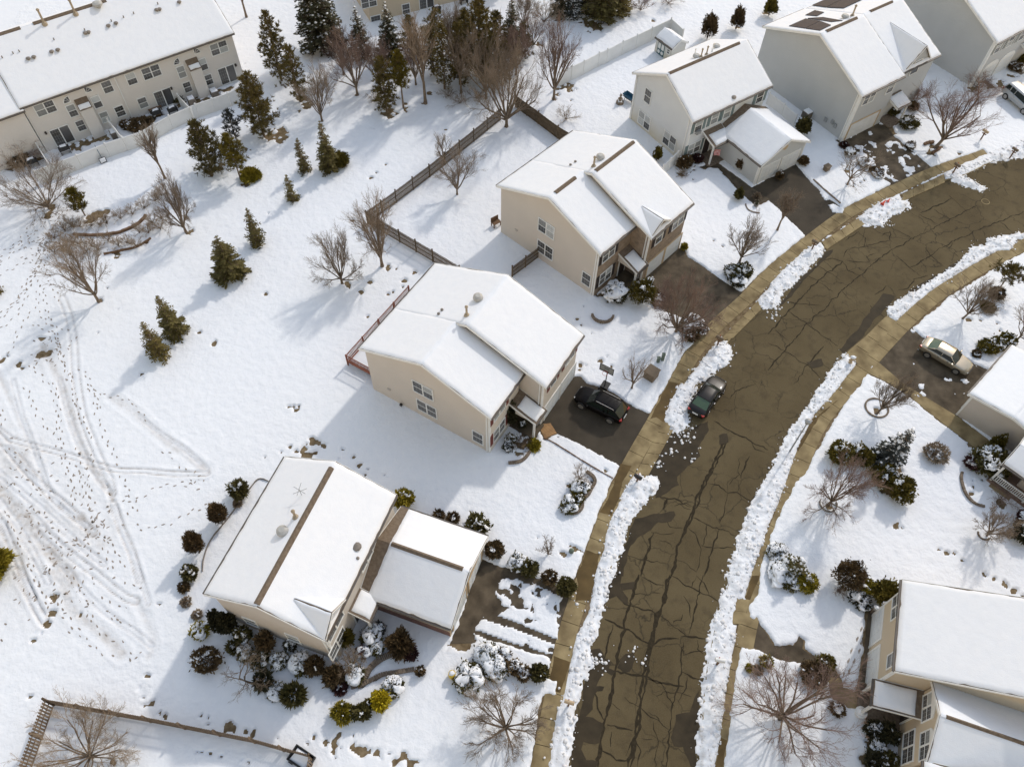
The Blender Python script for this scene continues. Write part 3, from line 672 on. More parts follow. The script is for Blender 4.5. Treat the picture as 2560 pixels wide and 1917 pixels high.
# ---- taupe house with cross garage, lower left
HC = House('taupe_house', -17.14 * S, 15.08 * S, 71.68, 'taupe house with a front gable window and a garage wing, in the lower left')
cL, cW, ch, cr = 9.46 * S, 7.7 * S, 5.45 * S, 1.84 * S; csl = cr / (cW / 2); ct = cW - .35
gable(HC, 0, cL, 0, cW, ch, cr, M['taupe'], ridge_bare=[(.15, 10.6, .21)])
gable(HC, 4.4, 11.8, cW - .3, 15.9, 3.0, 1.95, M['brown_s'], axis='t', oe=.3, os=.3, caps=(False, True), ridge_bare=[(9.9, 15.4, .17)], bare=.6)
s0_, z0_ = 1.5, 7.45
cross_gable(HC, cW, ch, csl, cW - .34, .02, 2.95, ch + .03, 7.85, M['beige2'], over=.33)
win_front(HC, ct + .02, 836, 1560, n=2, w=1.0, h=1.7, dark=True); win_front(HC, ct + .02, 843, 1608, n=2, w=1.0, h=1.5, dark=True)
window(HC, 'front', ct + .02, 6.4, 5.2, n=2, w=.8, h=1.1, dark=True)
shed_roof(HC, 2.95, 4.8, ct + .02, 10.3, 3.5, 2.85, snow=(.1, 0, 0, .1)); entry_door(HC, 'front', ct + .02, 3.7); post(HC, 3.1, 10.1, 2.7)
corner_board(HC, .3, ct, ch - .1); downspout(HC, .24, cW - .6, ch - .1)
corner_board(HC, 4.7, 15.6, 2.85, m=M['tantrim'])
garage_door(HC, 'front', 15.61, 6.5, 2.5, trim=M['tantrim']); garage_door(HC, 'front', 15.61, 9.6, 2.5, trim=M['tantrim'])
g = G(); g.box((4.67, -15.58, 0), (4.697, -(cW), 1.1)); g.mk('brick_base', M['redbrick'], HC.root)
for (a, b) in (((640, 1569)), ((735, 1597))):
    t_, z_ = HC.side(.3, a, b); window(HC, 'left', .3, t_, max(2.0, z_), w=.95, h=1.3)
p = HC.onroof(ch, 0, csl, 708, 1331); vent_round(HC, p + (0, 0, .08), .42, M['dome'], h=.45)
p = HC.onroof(ch, 0, csl, 740, 1294); flue(HC, p + (0, 0, .08), .9)
p = HC.onroof(ch, 0, csl, 754.5, 1238); g = G(); g.tube([(p[0], -p[1], p[2]), (p[0], -p[1], p[2] + 1.0)], .025, 5)
for dx, dy, zz in ((.5, .1, .95), (.1, .5, .8), (.35, -.35, .65)): g.tube([(p[0] - dx, -p[1] - dy, p[2] + zz), (p[0] + dx, -p[1] + dy, p[2] + zz)], .02, 5)
g.mk('antenna', M['steel'], HC.root)
for q, (w_, l_) in (((892, 1367), (.35, .5)), ((895, 1396), (.12, .14))):
    p = HC.onroof(ch, cW, -csl, *q); g = G(); g.lathe([(w_, 0), (w_ * .9, .1), (w_ * .3, .15)], (p[0], -p[1], p[2] + .06), 9); g.mk('roof_vent', M['vent'], HC.root)

# ---- grey house with solar panels
HG = House('grey_house', 23.36 * S, 72.93 * S, 35.0, 'grey house with solar panels on its rear roof')
gh, gW, gr = 6.3, 12.9 * S, 2.66 * S; gsl = gr / (gW / 2)
gable(HG, 0, 6.76, 0, gW, gh, gr, M['grey2'], ridge_bare=[(.9, 5.6, .2)])
gable(HG, 6.77, 13.2, .1, gW - .5, gh, gr - .12, M['grey2'], ridge_bare=[(8.0, 11.6, .18)], caps=(False, True))
gt = gW - .35
# wide rake board and corner board seen from the street
corner_board(HG, .3, gt, gh - .1, w=.3); downspout(HG, .2, gW - .7, gh)
window(HG, 'front', gt, 2.0, 5.2, n=2, w=.85, h=1.3); window(HG, 'front', gt, 5.4, 5.2, w=.95, h=1.3)
garage_door(HG, 'front', gt, 3.1, 4.6, trim=M['tantrim'])
cross_gable(HG, gW - .5, gh, gsl, gW - .84, 7.4, 11.7, gh + .02, 8.6, M['grey2'])
window(HG, 'front', gW - .83, 9.6, 5.9, w=1.2, h=1.6)
shed_roof(HG, 6.6, 8.8, gt - .45, gW + 1.0, 3.3, 2.7, snow=(0, 0, 0, .1)); post(HG, 8.6, gW + .8, 2.5); slab(HG, 6.7, 8.8, gt - .45, gW + 1.0, 0, .2, 'porch_floor', M['stone'])
def roofpanel(H, h, t0, sl, corners, name, m):
    Q = [H.onroof(h, t0, sl, *c) for c in corners]; Vt = [(q[0], -q[1], q[2] + .16) for q in Q]; Vb = [(q[0], -q[1], q[2] + .09) for q in Q]
    g = G(); g.add(Vt + Vb, [(0, 1, 2, 3), (7, 6, 5, 4), (0, 4, 5, 1), (1, 5, 6, 2), (2, 6, 7, 3), (3, 7, 4, 0)]); return g.mk(name, m, H.root)
kk = lambda pts: zoomed(1920, 0, K, pts)
for c in ([(178, 235), (318, 255), (445, 192), (320, 172)], [(322, 256), (445, 274), (540, 228), (448, 194)], [(340, 168), (545, 200), (640, 190), (470, 160)], [(320, 140), (420, 150), (480, 118), (400, 100)], [(380, 55), (500, 72), (640, 2), (520, -8)], [(505, 73), (650, 80), (810, 5), (648, 0)]):
    roofpanel(HG, gh, 0, gsl, kk(c), 'solar_panel', M['panel'])
p = HG.onroof(gh, 0, gsl, 2111, 47); vent_round(HG, p + (0, 0, .08), .42, M['dome'], h=.4); p = HG.onroof(gh, 0, gsl, 2130, 42); flue(HG, p + (0, 0, .08), 1.1)
t_, z_ = HG.side(.3, 2083, 344); g = G()
for i, (dt, zz) in enumerate(((0, 1.5), (.5, 1.3), (-.9, 1.2))): g = G(); wall_box(g, 'left', L3(.3, 12.9 + dt, zz), (-.18, 0, -.25), (.18, .16, .25)); g.mk('utility_meter', M['steel'], HG.root)

# ---- grey house in the upper right corner
HH = House('grey_corner_house', 54.11, 84.33, 36.15, 'grey house with a large blank side wall in the upper right corner')
hs = 6.1; hW = 15.2; hr = 3.2; hsl = hr / (hW / 2)
gable(HH, 0, 12, -hW, 0, hs, hr, M['grey2']); corner_board(HH, .3, -.35, hs - .1, w=.3)
for s_ in (1.6, 3.9, 6.2): window(HH, 'front', -.35, s_, 4.9, w=.9, h=1.35, shut=M['shut_grey'])
garage_door(HH, 'front', -.35, 2.4, 2.5); garage_door(HH, 'front', -.35, 5.6, 2.5)
for c_ in (2.4, 5.6):
    g = G(); A_ = np.linspace(0, math.pi, 13); g.prism([(1.3 * math.cos(t), 2.32 + .55 * math.sin(t)) for t in A_], lambda p, q, d: L3(c_ + p, d, q), -.35, -.29); g.mk('door_arch', M['trim'], HH.root)
shed_roof(HH, 7.4, 11.5, -.34, 1.6, 3.3, 2.7); post(HH, 8, 1.4, 2.5); post(HH, 11.2, 1.4, 2.5); slab(HH, 7.4, 11.5, -.34, 1.6, 0, .2, 'porch_floor', M['stone'])

# ---- tan house lower right
HE = House('tan_house', 27.34, 20.42, -108.19, 'tan house with two garage doors and a snowy porch roof, at the lower right edge')
eh = 6.05; esl = .42; eW = 17.0
# main block: eave towards the road (t=0), ridge beyond the frame
gable(HE, 0, 6.55, -eW, 0, eh, esl * eW / 2, M['beige2'], oe=.35, os=.35)
corner_board(HE, .35, -.35, eh - .1); corner_board(HE, 6.2, -.35, eh - .1, sx=-1)
garage_door(HE, 'front', -.35, 1.75, 2.35, trim=M['trim']); garage_door(HE, 'front', -.35, 4.75, 2.35, trim=M['trim'])
window(HE, 'front', -.35, 1.35, 4.6, n=2, w=.85, h=1.4, dark=True); window(HE, 'front', -.35, 5.25, 4.6, w=.9, h=1.4, dark=True)
# recessed wing with its gable towards the road
gable(HE, 6.0, 11.3, -12.5, -2.55, 5.5, 1.5, M['beige2'], axis='t', oe=.3, os=.3, ridge_bare=[(-12, -2.9, .12)])
window(HE, 'front', -2.85, 7.5, 4.45, w=.85, n=2, h=1.35); window(HE, 'front', -2.85, 9.95, 4.45, w=.85, n=2, h=1.35)
for c_ in (7.5, 9.95):
    g = G(); A_ = np.linspace(0, math.pi, 13); g.prism([(.95 * math.cos(t), 5.2 + .5 * math.sin(t)) for t in A_], lambda p, q, d: L3(c_ + p, d, q), -2.85, -2.79); g.mk('window_arch', M['trim'], HE.root)
window(HE, 'front', -2.85, 9.6, 1.9, n=2, w=1.0, h=1.7)
gable(HE, 11.2, 17, -12.0, -2.4, 5.45, 1.9, M['beige2'])
shed_roof(HE, 6.25, 8.15, -2.83, .1, 3.75, 2.95, snow=(.05, .05, 0, .35))
post(HE, 6.5, -.1, 2.78); post(HE, 7.95, -.1, 2.78); slab(HE, 6.3, 8.2, -2.84, .1, 0, .2, 'porch_floor', M['stone']); entry_door(HE, 'front', -2.84, 7.2)

# ---- house on the right edge
HD = House('beige_edge_house', 43.84, 43.30, -135.34, 'beige house with a railed porch and garage, cut by the right edge')
gable(HD, 0, 7.56, -7.6, 0, 3.31, .55, M['taupe'], oe=.35, os=.35)
corner_board(HD, 7.2, -.35, 3.1, sx=-1); garage_door(HD, 'front', -.35, 3.8, 4.6)
gable(HD, -2, 7.4, -18, -7.0, 5.9, 2.3, M['taupe'], oe=.35, os=.35)
g = G(); 
gable(HD, 7.6, 11.4, -14, -5.3, 3.0, .9, M['taupe'], axis='t', oe=1.3, os=2.0)
for p_ in ((11.15, -5.6), (11.15, -8.4), (7.9, -5.6)): post(HD, p_[0], p_[1], 2.8, z0=.1)
slab(HD, 7.7, 11.35, -12, -5.4, 0, .35, 'porch_floor', M['deckfloor']); slab(HD, 11.35, 11.7, -7.6, -5.8, 0, .18, 'porch_step', M['concrete'])
g = G()
for zz in (.5, 1.2): g.box((11.12, 5.7, zz), (11.2, 8.3, zz + .07))
for i in range(16): g.box((11.13, 5.8 + i * .16, .5), (11.19, 5.87 + i * .16, 1.2))
g.mk('porch_railing', M['trim'], HD.root)
g = G()
for i in range(5): g.box((8.2 + i * .2, 5.55, .36), (8.3 + i * .2, 5.6, 1.25))
g.box((8.1, 5.5, .75), (9.2, 6.1, .82)); g.mk('porch_chair', M['trim'], HD.root)

# ---- rear town houses
TT = House('townhouse_row', -32.36, 82.19, 36.94, 'long cream townhouse row with quarter-round windows, in the upper left', cat='townhouses')
th_, tW, tsl = 6.0, 14.7, .5
gable(TT, -23.7, 0, -tW, 0, th_, tsl * tW / 2, M['cream'], os=.25, ridge_bare=[(-23.5, -19.6, .25), (-18.3, -10.5, .25)])
gable(TT, -46, -23.3, -tW + .2, .25, th_ - .25, tsl * tW / 2 - .1, M['cream'], os=.25)
gable(TT, -27.0, -21.8, -20.0, -9.3, 5.5, 1.6, M['brown_s'], axis='t')
tf = -.35
def tw(px, py, **k):
    s_, z_ = TT.front(tf, px, py); window(TT, 'front', tf, s_, z_, **k)
z = lambda x, y: (x * K, y * K)
for (x, y), kw in (((1888, 415), dict(n=2, h=1.3)), ((1305, 622), dict(n=2, h=1.3)), ((1132, 680), dict(h=1.3)), ((925, 750), dict(h=1.3)), ((390, 935), dict(n=2, h=1.3)), ((60, 1078), dict(n=2, h=1.3)),
                   ((1565, 622), dict(w=.8, h=1.35, grid=False, blind=1)), ((1752, 557), dict(w=.8, h=1.35, grid=False, blind=1)), ((622, 955), dict(w=.8, h=1.35)), ((835, 880), dict(w=.8, h=1.35, grid=False, blind=1)),
                   ((1616, 752), dict(w=.8, h=1.2)), ((1800, 688), dict(w=.8, h=1.2)), ((697, 1083), dict(w=.8, h=1.2)), ((903, 1010), dict(w=.8, h=1.2)), ((1232, 888), dict(w=.9, h=1.2)), ((1035, 960), dict(w=.9, h=1.2)), ((-10, 1350), dict(w=.9, h=1.2))):
    tw(*z(x, y), **kw)
for (x, y) in ((1965, 648), (1415, 840), (535, 1165), (195, 1300)):
    s_, z_ = TT.front(tf, *z(x, y)); window(TT, 'front', tf, s_, 1.3, w=.95, h=2.0, n=2, door=True, dark=True)
for (x, y, sg) in ((1550, 545, -1), (1680, 465, 1), (605, 875, -1), (742, 800, 1)):
    s_, z_ = TT.front(tf, *z(x, y)); quarter_arch(TT, 'front', tf, s_, z_, .62, sg)
for (x, y) in ((1690, 640), (770, 1005)):   # tall bump-outs with a sloping top
    s_, _ = TT.front(tf, *z(x, y)); g = G(); wd = .62
    g.prism([(tf + .002, 0), (tf + .7, 0), (tf + .7, 3.75), (tf + .002, 4.55)], lambda p, q, d: L3(d, p, q), s_ - wd, s_ + wd); bo = g.mk('bump_out', M['cream'], TT.root)
    g = G()
    for sg in (-1, 1): a_, b_ = sorted((s_ + sg * wd, s_ + sg * (wd + .03))); g.box((a_, -tf - .72, 0), (b_, -tf - .6, 3.77))
    g.mk('corner_board', M['trim'], bo)
    g = G(); g.prism([(tf + .003, 4.57), (tf + .78, 3.7), (tf + .78, 3.79), (tf + .003, 4.68)], lambda p, q, d: L3(d, p, q), s_ - wd - .06, s_ + wd + .06); br_ = g.mk('roof', M['shingle'], bo)
    put_snow('roof_snow', [(L3(s_ - wd, tf + .76, 3.82), L3(s_ + wd, tf + .76, 3.82), L3(s_ + wd, tf + .4, 4.23), L3(s_ - wd, tf + .4, 4.23))], br_, th=.08)
for x, y in ((980, 660), (185, 950)): s_, _ = TT.front(tf, *z(x, y)); downspout(TT, s_, tf + .06, th_ - .15)
for x, y in ((250, 520), (298, 507), (452, 460), (505, 445), (742, 300), (768, 293), (940, 237), (1005, 215), (1355, 100), (1380, 95), (1550, 33)):
    vent_round(TT, TT.onroof(th_, 0, -tsl, *z(x, y)) + (0, 0, .1), .24, h=.22)
for x, y in ((25, 507), (118, 470), (172, 455), (470, 352), (735, 270), (965, 193), (1070, 160), (1157, 127), (1365, 45)):
    P_ = TT.onroof(th_, 0, -tsl, *z(x, y)); g = G(); g.tube([(P_[0], -P_[1], P_[2]), (P_[0], -P_[1], P_[2] + .3)], .06, 6); g.mk('vent_pipe', M['vent'], TT.root)
for x, y in ((388, 215), (655, 130)): flue(TT, TT.onroof(th_, 0, -tsl, *z(x, y)) + (0, 0, .1), 1.5, .11)
vent_round(TT, TT.onroof(th_, 0, -tsl, *z(850, 62)) + (0, 0, .1), .55, M['dome'], h=.5)
for x, y in ((2030, 560), (1475, 760), (392, 1145)): s_, z_ = TT.front(tf, *z(x, y)); g = G(); wall_box(g, 'front', L3(s_, tf, z_), (-.1, 0, -.16), (.1, .16, .12)); g.mk('wall_lamp', M['shut_dark'], TT.root)

# second town house behind the trees
Q0 = U(905, 75, 0); 
T2 = House('tan_townhouse', -14.5, 96.5, 27.0, 'tan townhouse mostly hidden by evergreens at the top edge', cat='townhouses')
gable(T2, -5.5, 16, -12, 0, 5.2, 3.0, M['beige2'])
def tw2(px, py, **k):
    s_, z_ = T2.front(-.35, px, py); window(T2, 'front', -.35, s_, z_, **k)
tw2(922, 5, n=2, w=.95, h=1.3); tw2(1015, 24, h=1.4); tw2(940, 55, w=1.2, h=1.6)
s_, _ = T2.front(-.35, 1067, 15); window(T2, 'front', -.35, s_, 1.2, w=.95, h=1.95, n=2, door=True, dark=True)
s_, _ = T2.front(-.35, 887, 15); downspout(T2, s_, -.29, 5.0)

# garden shed
SD = House('garden_shed', 16.25, 90.0, -53.0, 'white garden shed with teal double doors inside the white fence', cat='shed')
gable(SD, -.1, 3.05, -2.6, 0, 2.1, .75, M['white_s'], oe=.2, os=.12)
g = G(); g.box((.45, .17, .1), (1.65, .23, 1.75)); dd = g.mk('door', M['teal'], SD.root)
g = G()
for i in (0, 1): g.box((.55 + .58 * i, .14, .95), (.97 + .58 * i, .168, 1.65)); g.tube([(.76 + .58 * i, .168, .55), (.76 + .58 * i, .13, .55)], .22, 16)
g.mk('door_panel', M['trim'], dd)
window(SD, 'front', -.2, 2.35, 1.35, w=.4, h=.5, shut=None, dark=True)
# ------------------------------------------------------------------ ground, road, snow
def W2(pts): return np.array([U(x, y)[:2] for x, y in pts])

def smooth_line(P, n=6):
    P = np.asarray(P, float); out = []
    for i in range(len(P) - 1):
        p0 = P[max(i - 1, 0)]; p1 = P[i]; p2 = P[i + 1]; p3 = P[min(i + 2, len(P) - 1)]
        for t in np.linspace(0, 1, n, endpoint=False):
            out.append(0.5 * ((2 * p1) + (-p0 + p2) * t + (2 * p0 - 5 * p1 + 4 * p2 - p3) * t * t + (-p0 + 3 * p1 - 3 * p2 + p3) * t ** 3))
    out.append(P[-1]); return np.array(out)

def offset(L, d):
    T = np.gradient(L, axis=0); T /= np.linalg.norm(T, axis=1, keepdims=True)
    return L + np.stack([T[:, 1], -T[:, 0]], 1) * d      # positive = right of travel

def extend(L, a, b):
    L = np.asarray(L); d0 = L[0] - L[2]; d0 /= np.linalg.norm(d0); d1 = L[-1] - L[-3]; d1 /= np.linalg.norm(d1)
    return np.concatenate([[L[0] + d0 * a], L, [L[-1] + d1 * b]])

KL = [(1402, 1917), (1430, 1730), (1468, 1590), (1505, 1486), (1527, 1424), (1553, 1337), (1570, 1293), (1600, 1230), (1617, 1185), (1669, 1080), (1745, 958), (1834, 839), (1897, 773), (1960, 710), (2062, 622), (2152, 567), (2250, 505), (2353, 457), (2413, 438), (2476, 408), (2560, 370)]
KR = [(1752, 1917), (1760, 1727), (1778, 1611), (1792, 1553), (1828, 1437), (1860, 1331), (1890, 1250), (1932, 1186), (1977, 1096), (2042, 1000), (2066, 962), (2112, 888), (2165, 840), (2222, 786), (2334, 708), (2408, 660), (2472, 617), (2560, 580)]
SL = [(1326, 1917), (1361, 1738), (1390, 1599), (1419, 1504), (1445, 1432), (1500, 1276), (1552, 1163), (1622, 1041), (1668, 960), (1709, 886), (1767, 813), (1854, 735), (1920, 667), (2015, 590), (2108, 523), (2189, 483), (2326, 420), (2450, 377), (2560, 332)]
SR = [(1787, 1917), (1830, 1640), (1877, 1440), (1949, 1250), (1990, 1131), (2036, 1038), (2102, 960), (2143, 909), (2242, 802), (2326, 729), (2427, 665), (2494, 628), (2560, 597)]
kl = extend(smooth_line(W2(KL)), 30, 60); kr = extend(smooth_line(W2(KR)), 30, 60)
sl_ = extend(smooth_line(W2(SL)), 30, 60); sr_ = extend(smooth_line(W2(SR)), 30, 60)

def ribbon(name, A, B, z, m, kind='structure'):
    """sheet between two polylines resampled to the same count"""
    def rs(L, n):
        d = np.concatenate([[0], np.cumsum(np.linalg.norm(np.diff(L, axis=0), axis=1))]); t = np.linspace(0, d[-1], n)
        return np.stack([np.interp(t, d, L[:, 0]), np.interp(t, d, L[:, 1])], 1)
    n = 160; A = rs(A, n); B = rs(B, n)
    V = np.concatenate([np.c_[A, np.full(n, z)], np.c_[B, np.full(n, z)]]); i = np.arange(n - 1)
    return tag(mesh(name, V, np.stack([i, n + i, n + i + 1, i + 1], 1), m), kind=kind)

from mathutils.geometry import tessellate_polygon
def sheet(name, P, z, m, kind='structure', parent=None):
    P = np.asarray(P); T = tessellate_polygon([[Vector((*p, 0)) for p in P]])
    V = np.c_[P, np.full(len(P), z)]
    T = [t if np.cross(P[t[1]] - P[t[0]], P[t[2]] - P[t[0]]) > 0 else t[::-1] for t in T]
    return tag(mesh(name, V, T, m, parent), kind=kind)

def rough_poly(P, step=0.35, amp=0.12, seed=0):
    P = np.asarray(P, float); out = []
    for i in range(len(P)):
        a, b = P[i], P[(i + 1) % len(P)]; n = max(1, int(np.linalg.norm(b - a) / step))
        for k in range(n): out.append(a + (b - a) * k / n)
    out = np.array(out); T = np.roll(out, -1, 0) - np.roll(out, 1, 0); T /= np.linalg.norm(T, axis=1, keepdims=True) + 1e-9
    s = (fbm(out[:, 0] * 1.3 + seed, out[:, 1] * 1.3, 4, seed) - .5) * 2 * amp
    return out + np.stack([T[:, 1], -T[:, 0]], 1) * s[:, None]

g = G(); g.add([(-400, -300, 0), (400, -300, 0), (400, 500, 0), (-400, 500, 0)], [(0, 1, 2, 3)]); tag(g.mk('ground', M['soil']), kind='structure')
ribbon('road', kl, kr, 0.012, M['asphalt'])

def slabs(name, L, w, sidegap, length, z, m, side=1):
    """concrete flags laid along a line, thin open joints between them"""
    L = np.asarray(L); d = np.concatenate([[0], np.cumsum(np.linalg.norm(np.diff(L, axis=0), axis=1))]); g = G(); t = 0
    O = offset(L, side * w); f = lambda Q, s: np.array([np.interp(s, d, Q[:, 0]), np.interp(s, d, Q[:, 1])])
    while t < d[-1]:
        a, b = t + .022, min(t + length - .022, d[-1]); p = [f(L, a), f(L, b), f(O, b), f(O, a)]
        if side > 0: p = p[::-1]
        g.add([(*q, 0.0) for q in p] + [(*q, z) for q in p], [(4, 5, 6, 7), (0, 1, 5, 4), (1, 2, 6, 5), (2, 3, 7, 6), (3, 0, 4, 7)]); t += length
    return tag(g.mk(name, m), kind='structure')
slabs('sidewalk', sl_, 1.36, 0, 1.75, 0.06, M['concrete'], 1)
slabs('sidewalk', sr_, 1.36, 0, 1.75, 0.06, M['concrete'], 1)
# kerbs
for L, s in ((kl, -1), (kr, 1)):
    O = offset(L, s * .16); n = len(L); V = []; F = []
    for i in range(n): V += [(*L[i], 0), (*L[i], .07), (*O[i], .07), (*O[i], 0)]
    for i in range(n - 1): F += [(4 * i + k, 4 * i + (k + 1) % 4, 4 * i + 4 + (k + 1) % 4, 4 * i + 4 + k) for k in range(4)]
    tag(mesh('kerb', V, F, M['concrete']), kind='structure')

DRV = {  # driveways, walks
 'A': [(1608, 694), (1706, 617), (1716, 640), (1758, 669), (1818, 712), (1856, 735), (1768, 816), (1717, 798), (1657, 772), (1636, 728)],
 'B': [(1358, 1040), (1425, 942), (1450, 944), (1467, 960), (1502, 971), (1528, 982), (1567, 1008), (1622, 1037), (1553, 1164), (1515, 1145), (1456, 1110), (1380, 1076), (1350, 1058)],
 'C': [(1205, 1402), (1263, 1419), (1338, 1447), (1395, 1469), (1425, 1490), (1378, 1642), (1240, 1602), (1130, 1606)],
 'F': [(1880, 470), (1988, 412), (2000, 426), (2024, 454), (2060, 492), (2108, 523), (2015, 590), (1950, 525), (1917, 498)],
 'G': [(2090, 352), (2204, 306), (2236, 342), (2297, 394), (2326, 420), (2228, 461), (2175, 422), (2169, 386), (2120, 374)],
 'D': [(2279, 820), (2291, 832), (2306, 845), (2360, 870), (2428, 907), (2490, 935), (2480, 1010), (2395, 1038), (2355, 1021), (2224, 958), (2192, 902)],
 'E': [(1890, 1545), (1920, 1585), (1937, 1614), (1987, 1614), (1998, 1593), (2010, 1602), (2007, 1622), (2024, 1634), (2071, 1651), (2100, 1695), (2106, 1721), (2140, 1733), (2157, 1640), (2162, 1567), (2168, 1530), (2200, 1530), (2185, 1735), (2150, 1770), (2123, 1765), (2076, 1741), (2076, 1698), (2001, 1654), (1972, 1654), (1920, 1634), (1880, 1612)],
}
for k_, mt in (('A', 'drive_old'), ('B', 'drive'), ('C', 'drive_old'), ('F', 'drive'), ('G', 'drive_old'), ('D', 'drive_old'), ('E', 'drive_old')):
    P_ = W2(DRV[k_]); c_ = P_.mean(0); sheet('driveway', c_ + (P_ - c_) * 1.03, 0.02, M[mt])
# walk of the house on the right, paved path pieces
DW = [(2169, 932), (2195, 905), (2260, 960), (2352, 1016), (2395, 1042), (2471, 1099), (2500, 1140), (2450, 1130), (2384, 1079), (2317, 1027), (2279, 995), (2222, 958)]
sheet('front_walk', W2(DW), 0.03, M['concrete'])
PW_ = [(1345, 1062), (1376, 1058), (1392, 1083), (1362, 1097)]
sheet('paver_walk', W2(PW_), 0.05, M['paver'])
FW = [(1745, 420), (1790, 405), (1880, 470), (1925, 500), (1890, 515), (1850, 480), (1795, 420)]
sheet('front_walk', W2(FW), 0.03, M['drive_old'])
EW = [(2060, 1690), (2140, 1700), (2180, 1760), (2165, 1800), (2120, 1775), (2075, 1745)]
sheet('front_walk', W2(EW), 0.035, M['concrete'])
# driveway aprons between walk and kerb
def apron(q, parts):
    a, b, c, d = [np.array(p) for p in W2(q)]; g = G()
    for i in range(parts):
        s0, s1 = i / parts + .004, (i + 1) / parts - .004
        p = [a + (b - a) * s0, a + (b - a) * s1, d + (c - d) * s1, d + (c - d) * s0]
        g.add([(*x, .0) for x in p] + [(*x, .075) for x in p], [(4, 5, 6, 7), (0, 1, 5, 4), (1, 2, 6, 5), (2, 3, 7, 6), (3, 0, 4, 7)])
    tag(g.mk('driveway_apron', M['concrete']), kind='structure')
apron([(1588, 1186), (1658, 1055), (1690, 1062), (1620, 1190)], 5)
apron([(1795, 856), (1895, 752), (1902, 775), (1832, 846)], 5)
apron([(2054, 606), (2148, 545), (2160, 562), (2066, 625)], 4)
apron([(2255, 487), (2360, 436), (2362, 457), (2256, 505)], 4)
apron([(2146, 912), (2244, 806), (2218, 790), (2112, 890)], 4)
apron([(1855, 1560), (1876, 1500), (1822, 1490), (1800, 1560)], 2)

# road cracks and dark wet marks, traced as thin sheets just above the asphalt
CR = []
def cr(base, w, *lines):
    for l in lines: CR.append((zoomed(base[0], base[1], K, l), w))
b7 = (1280, 1437); b3 = (1280, 960); b8 = (1920, 480)
cr(b7, .16, [(1095, -5), (1010, 270), (960, 470), (900, 760), (860, 980), (800, 1260), (740, 1656)], [(1360, 0), (1300, 200), (1240, 400), (1190, 600), (1140, 860), (1100, 1120), (1060, 1320), (1000, 1656)])
cr(b7, .13, [(1375, 0), (1312, 210), (1250, 420), (1206, 590), (1158, 850), (1118, 1120), (1085, 1330), (1020, 1656)])
cr(b7, .08, [(1650, 0), (1590, 250), (1525, 510)], [(1480, 580), (1460, 820), (1400, 1050), (1360, 1350), (1330, 1656)], [(870, 430), (830, 600), (800, 720)], [(700, 960), (730, 1150), (800, 1260)])
cr(b7, .10, [(800, 380), (960, 450), (1100, 540), (1200, 600), (1300, 550), (1440, 550)], [(880, 830), (1000, 860), (1130, 880), (1250, 910), (1480, 960)], [(820, 1290), (940, 1330), (1040, 1340)], [(770, 1510), (900, 1580), (1000, 1600)], [(910, 180), (1000, 260), (1200, 310), (1250, 350)], [(1460, 530), (1560, 525), (1670, 550)], [(1460, 830), (1620, 900)])
cr(b7, .055, [(1280, 350), (1380, 440), (1500, 520)], [(1110, 10), (1250, 70), (1310, 90)], [(1370, 0), (1500, 90), (1690, 180), (1780, 230)], [(1030, 170), (1280, 160)], [(970, 460), (1020, 470)], [(1240, 1050), (1300, 1000), (1460, 1020), (1550, 1050)], [(1300, 960), (1340, 1050), (1400, 1130)], [(1430, 1110), (1450, 1020), (1500, 970), (1510, 870)], [(1480, 580), (1490, 680), (1600, 650), (1660, 660)], [(1540, 370), (1520, 250), (1480, 180)], [(1550, 120), (1590, 20)], [(1590, 5), (1660, 70), (1700, 170)], [(1390, 420), (1390, 390), (1450, 380), (1470, 340)], [(970, 1050), (1100, 1150), (1220, 1240), (1350, 1330)], [(850, 1100), (930, 1160)], [(1240, 1660), (1250, 1400), (1220, 1260)], [(1600, 560), (1600, 640), (1650, 680)], [(1150, 890), (1280, 930), (1330, 980)], [(1060, 1400), (1110, 1520), (1080, 1656)], [(1040, 1420), (980, 1560)], [(1300, 1290), (1180, 1180)], [(860, 1350), (850, 1480)], [(1130, 1415), (1210, 1415)])
cr(b3, .15, [(1340, 980), (1300, 1080)], [(1220, 1280), (1110, 1656)], [(1850, 480), (1740, 680), (1640, 880), (1560, 1080), (1490, 1250), (1430, 1400), (1370, 1656)])
cr(b3, .09, [(1860, 490), (1755, 690), (1660, 880), (1575, 1080), (1505, 1250)], [(2050, 620), (1970, 810)], [(1780, 1260), (1720, 1450), (1660, 1656)], [(1740, 320), (1900, 410), (2060, 490), (2208, 570)], [(1260, 970), (1400, 990), (1540, 1060)], [(1860, 940), (1940, 935), (2060, 1000), (2090, 970)])
cr(b3, .055, [(1960, 640), (1950, 740), (1980, 810)], [(1900, 810), (1850, 860), (1860, 940)], [(1860, 940), (1780, 880), (1690, 855)], [(1940, 935), (1980, 810)], [(1860, 940), (1840, 1100), (1790, 1200)], [(1560, 1150), (1680, 1210), (1790, 1250), (1940, 1310)], [(1680, 1210), (1660, 1340), (1640, 1400)], [(1520, 1240), (1610, 1330), (1640, 1450), (1590, 1620)], [(1200, 1280), (1300, 1290), (1400, 1280)], [(1270, 1350), (1370, 1380), (1390, 1420)], [(1000, 1480), (1120, 1510), (1250, 1540), (1340, 1550)], [(1430, 1520), (1500, 1540), (1590, 1620)], [(1630, 1390), (1720, 1410), (1910, 1410)], [(1340, 1180), (1360, 1230), (1470, 1240)], [(1820, 110), (1880, 130)], [(1880, 130), (1940, 60), (2100, 0)], [(1390, 1000), (1480, 1070), (1540, 1080)], [(1400, 1050), (1500, 1030), (1560, 1060)], [(2060, 490), (2100, 560), (2200, 600)], [(1960, 780), (1870, 870)], [(2020, 900), (2060, 960)])
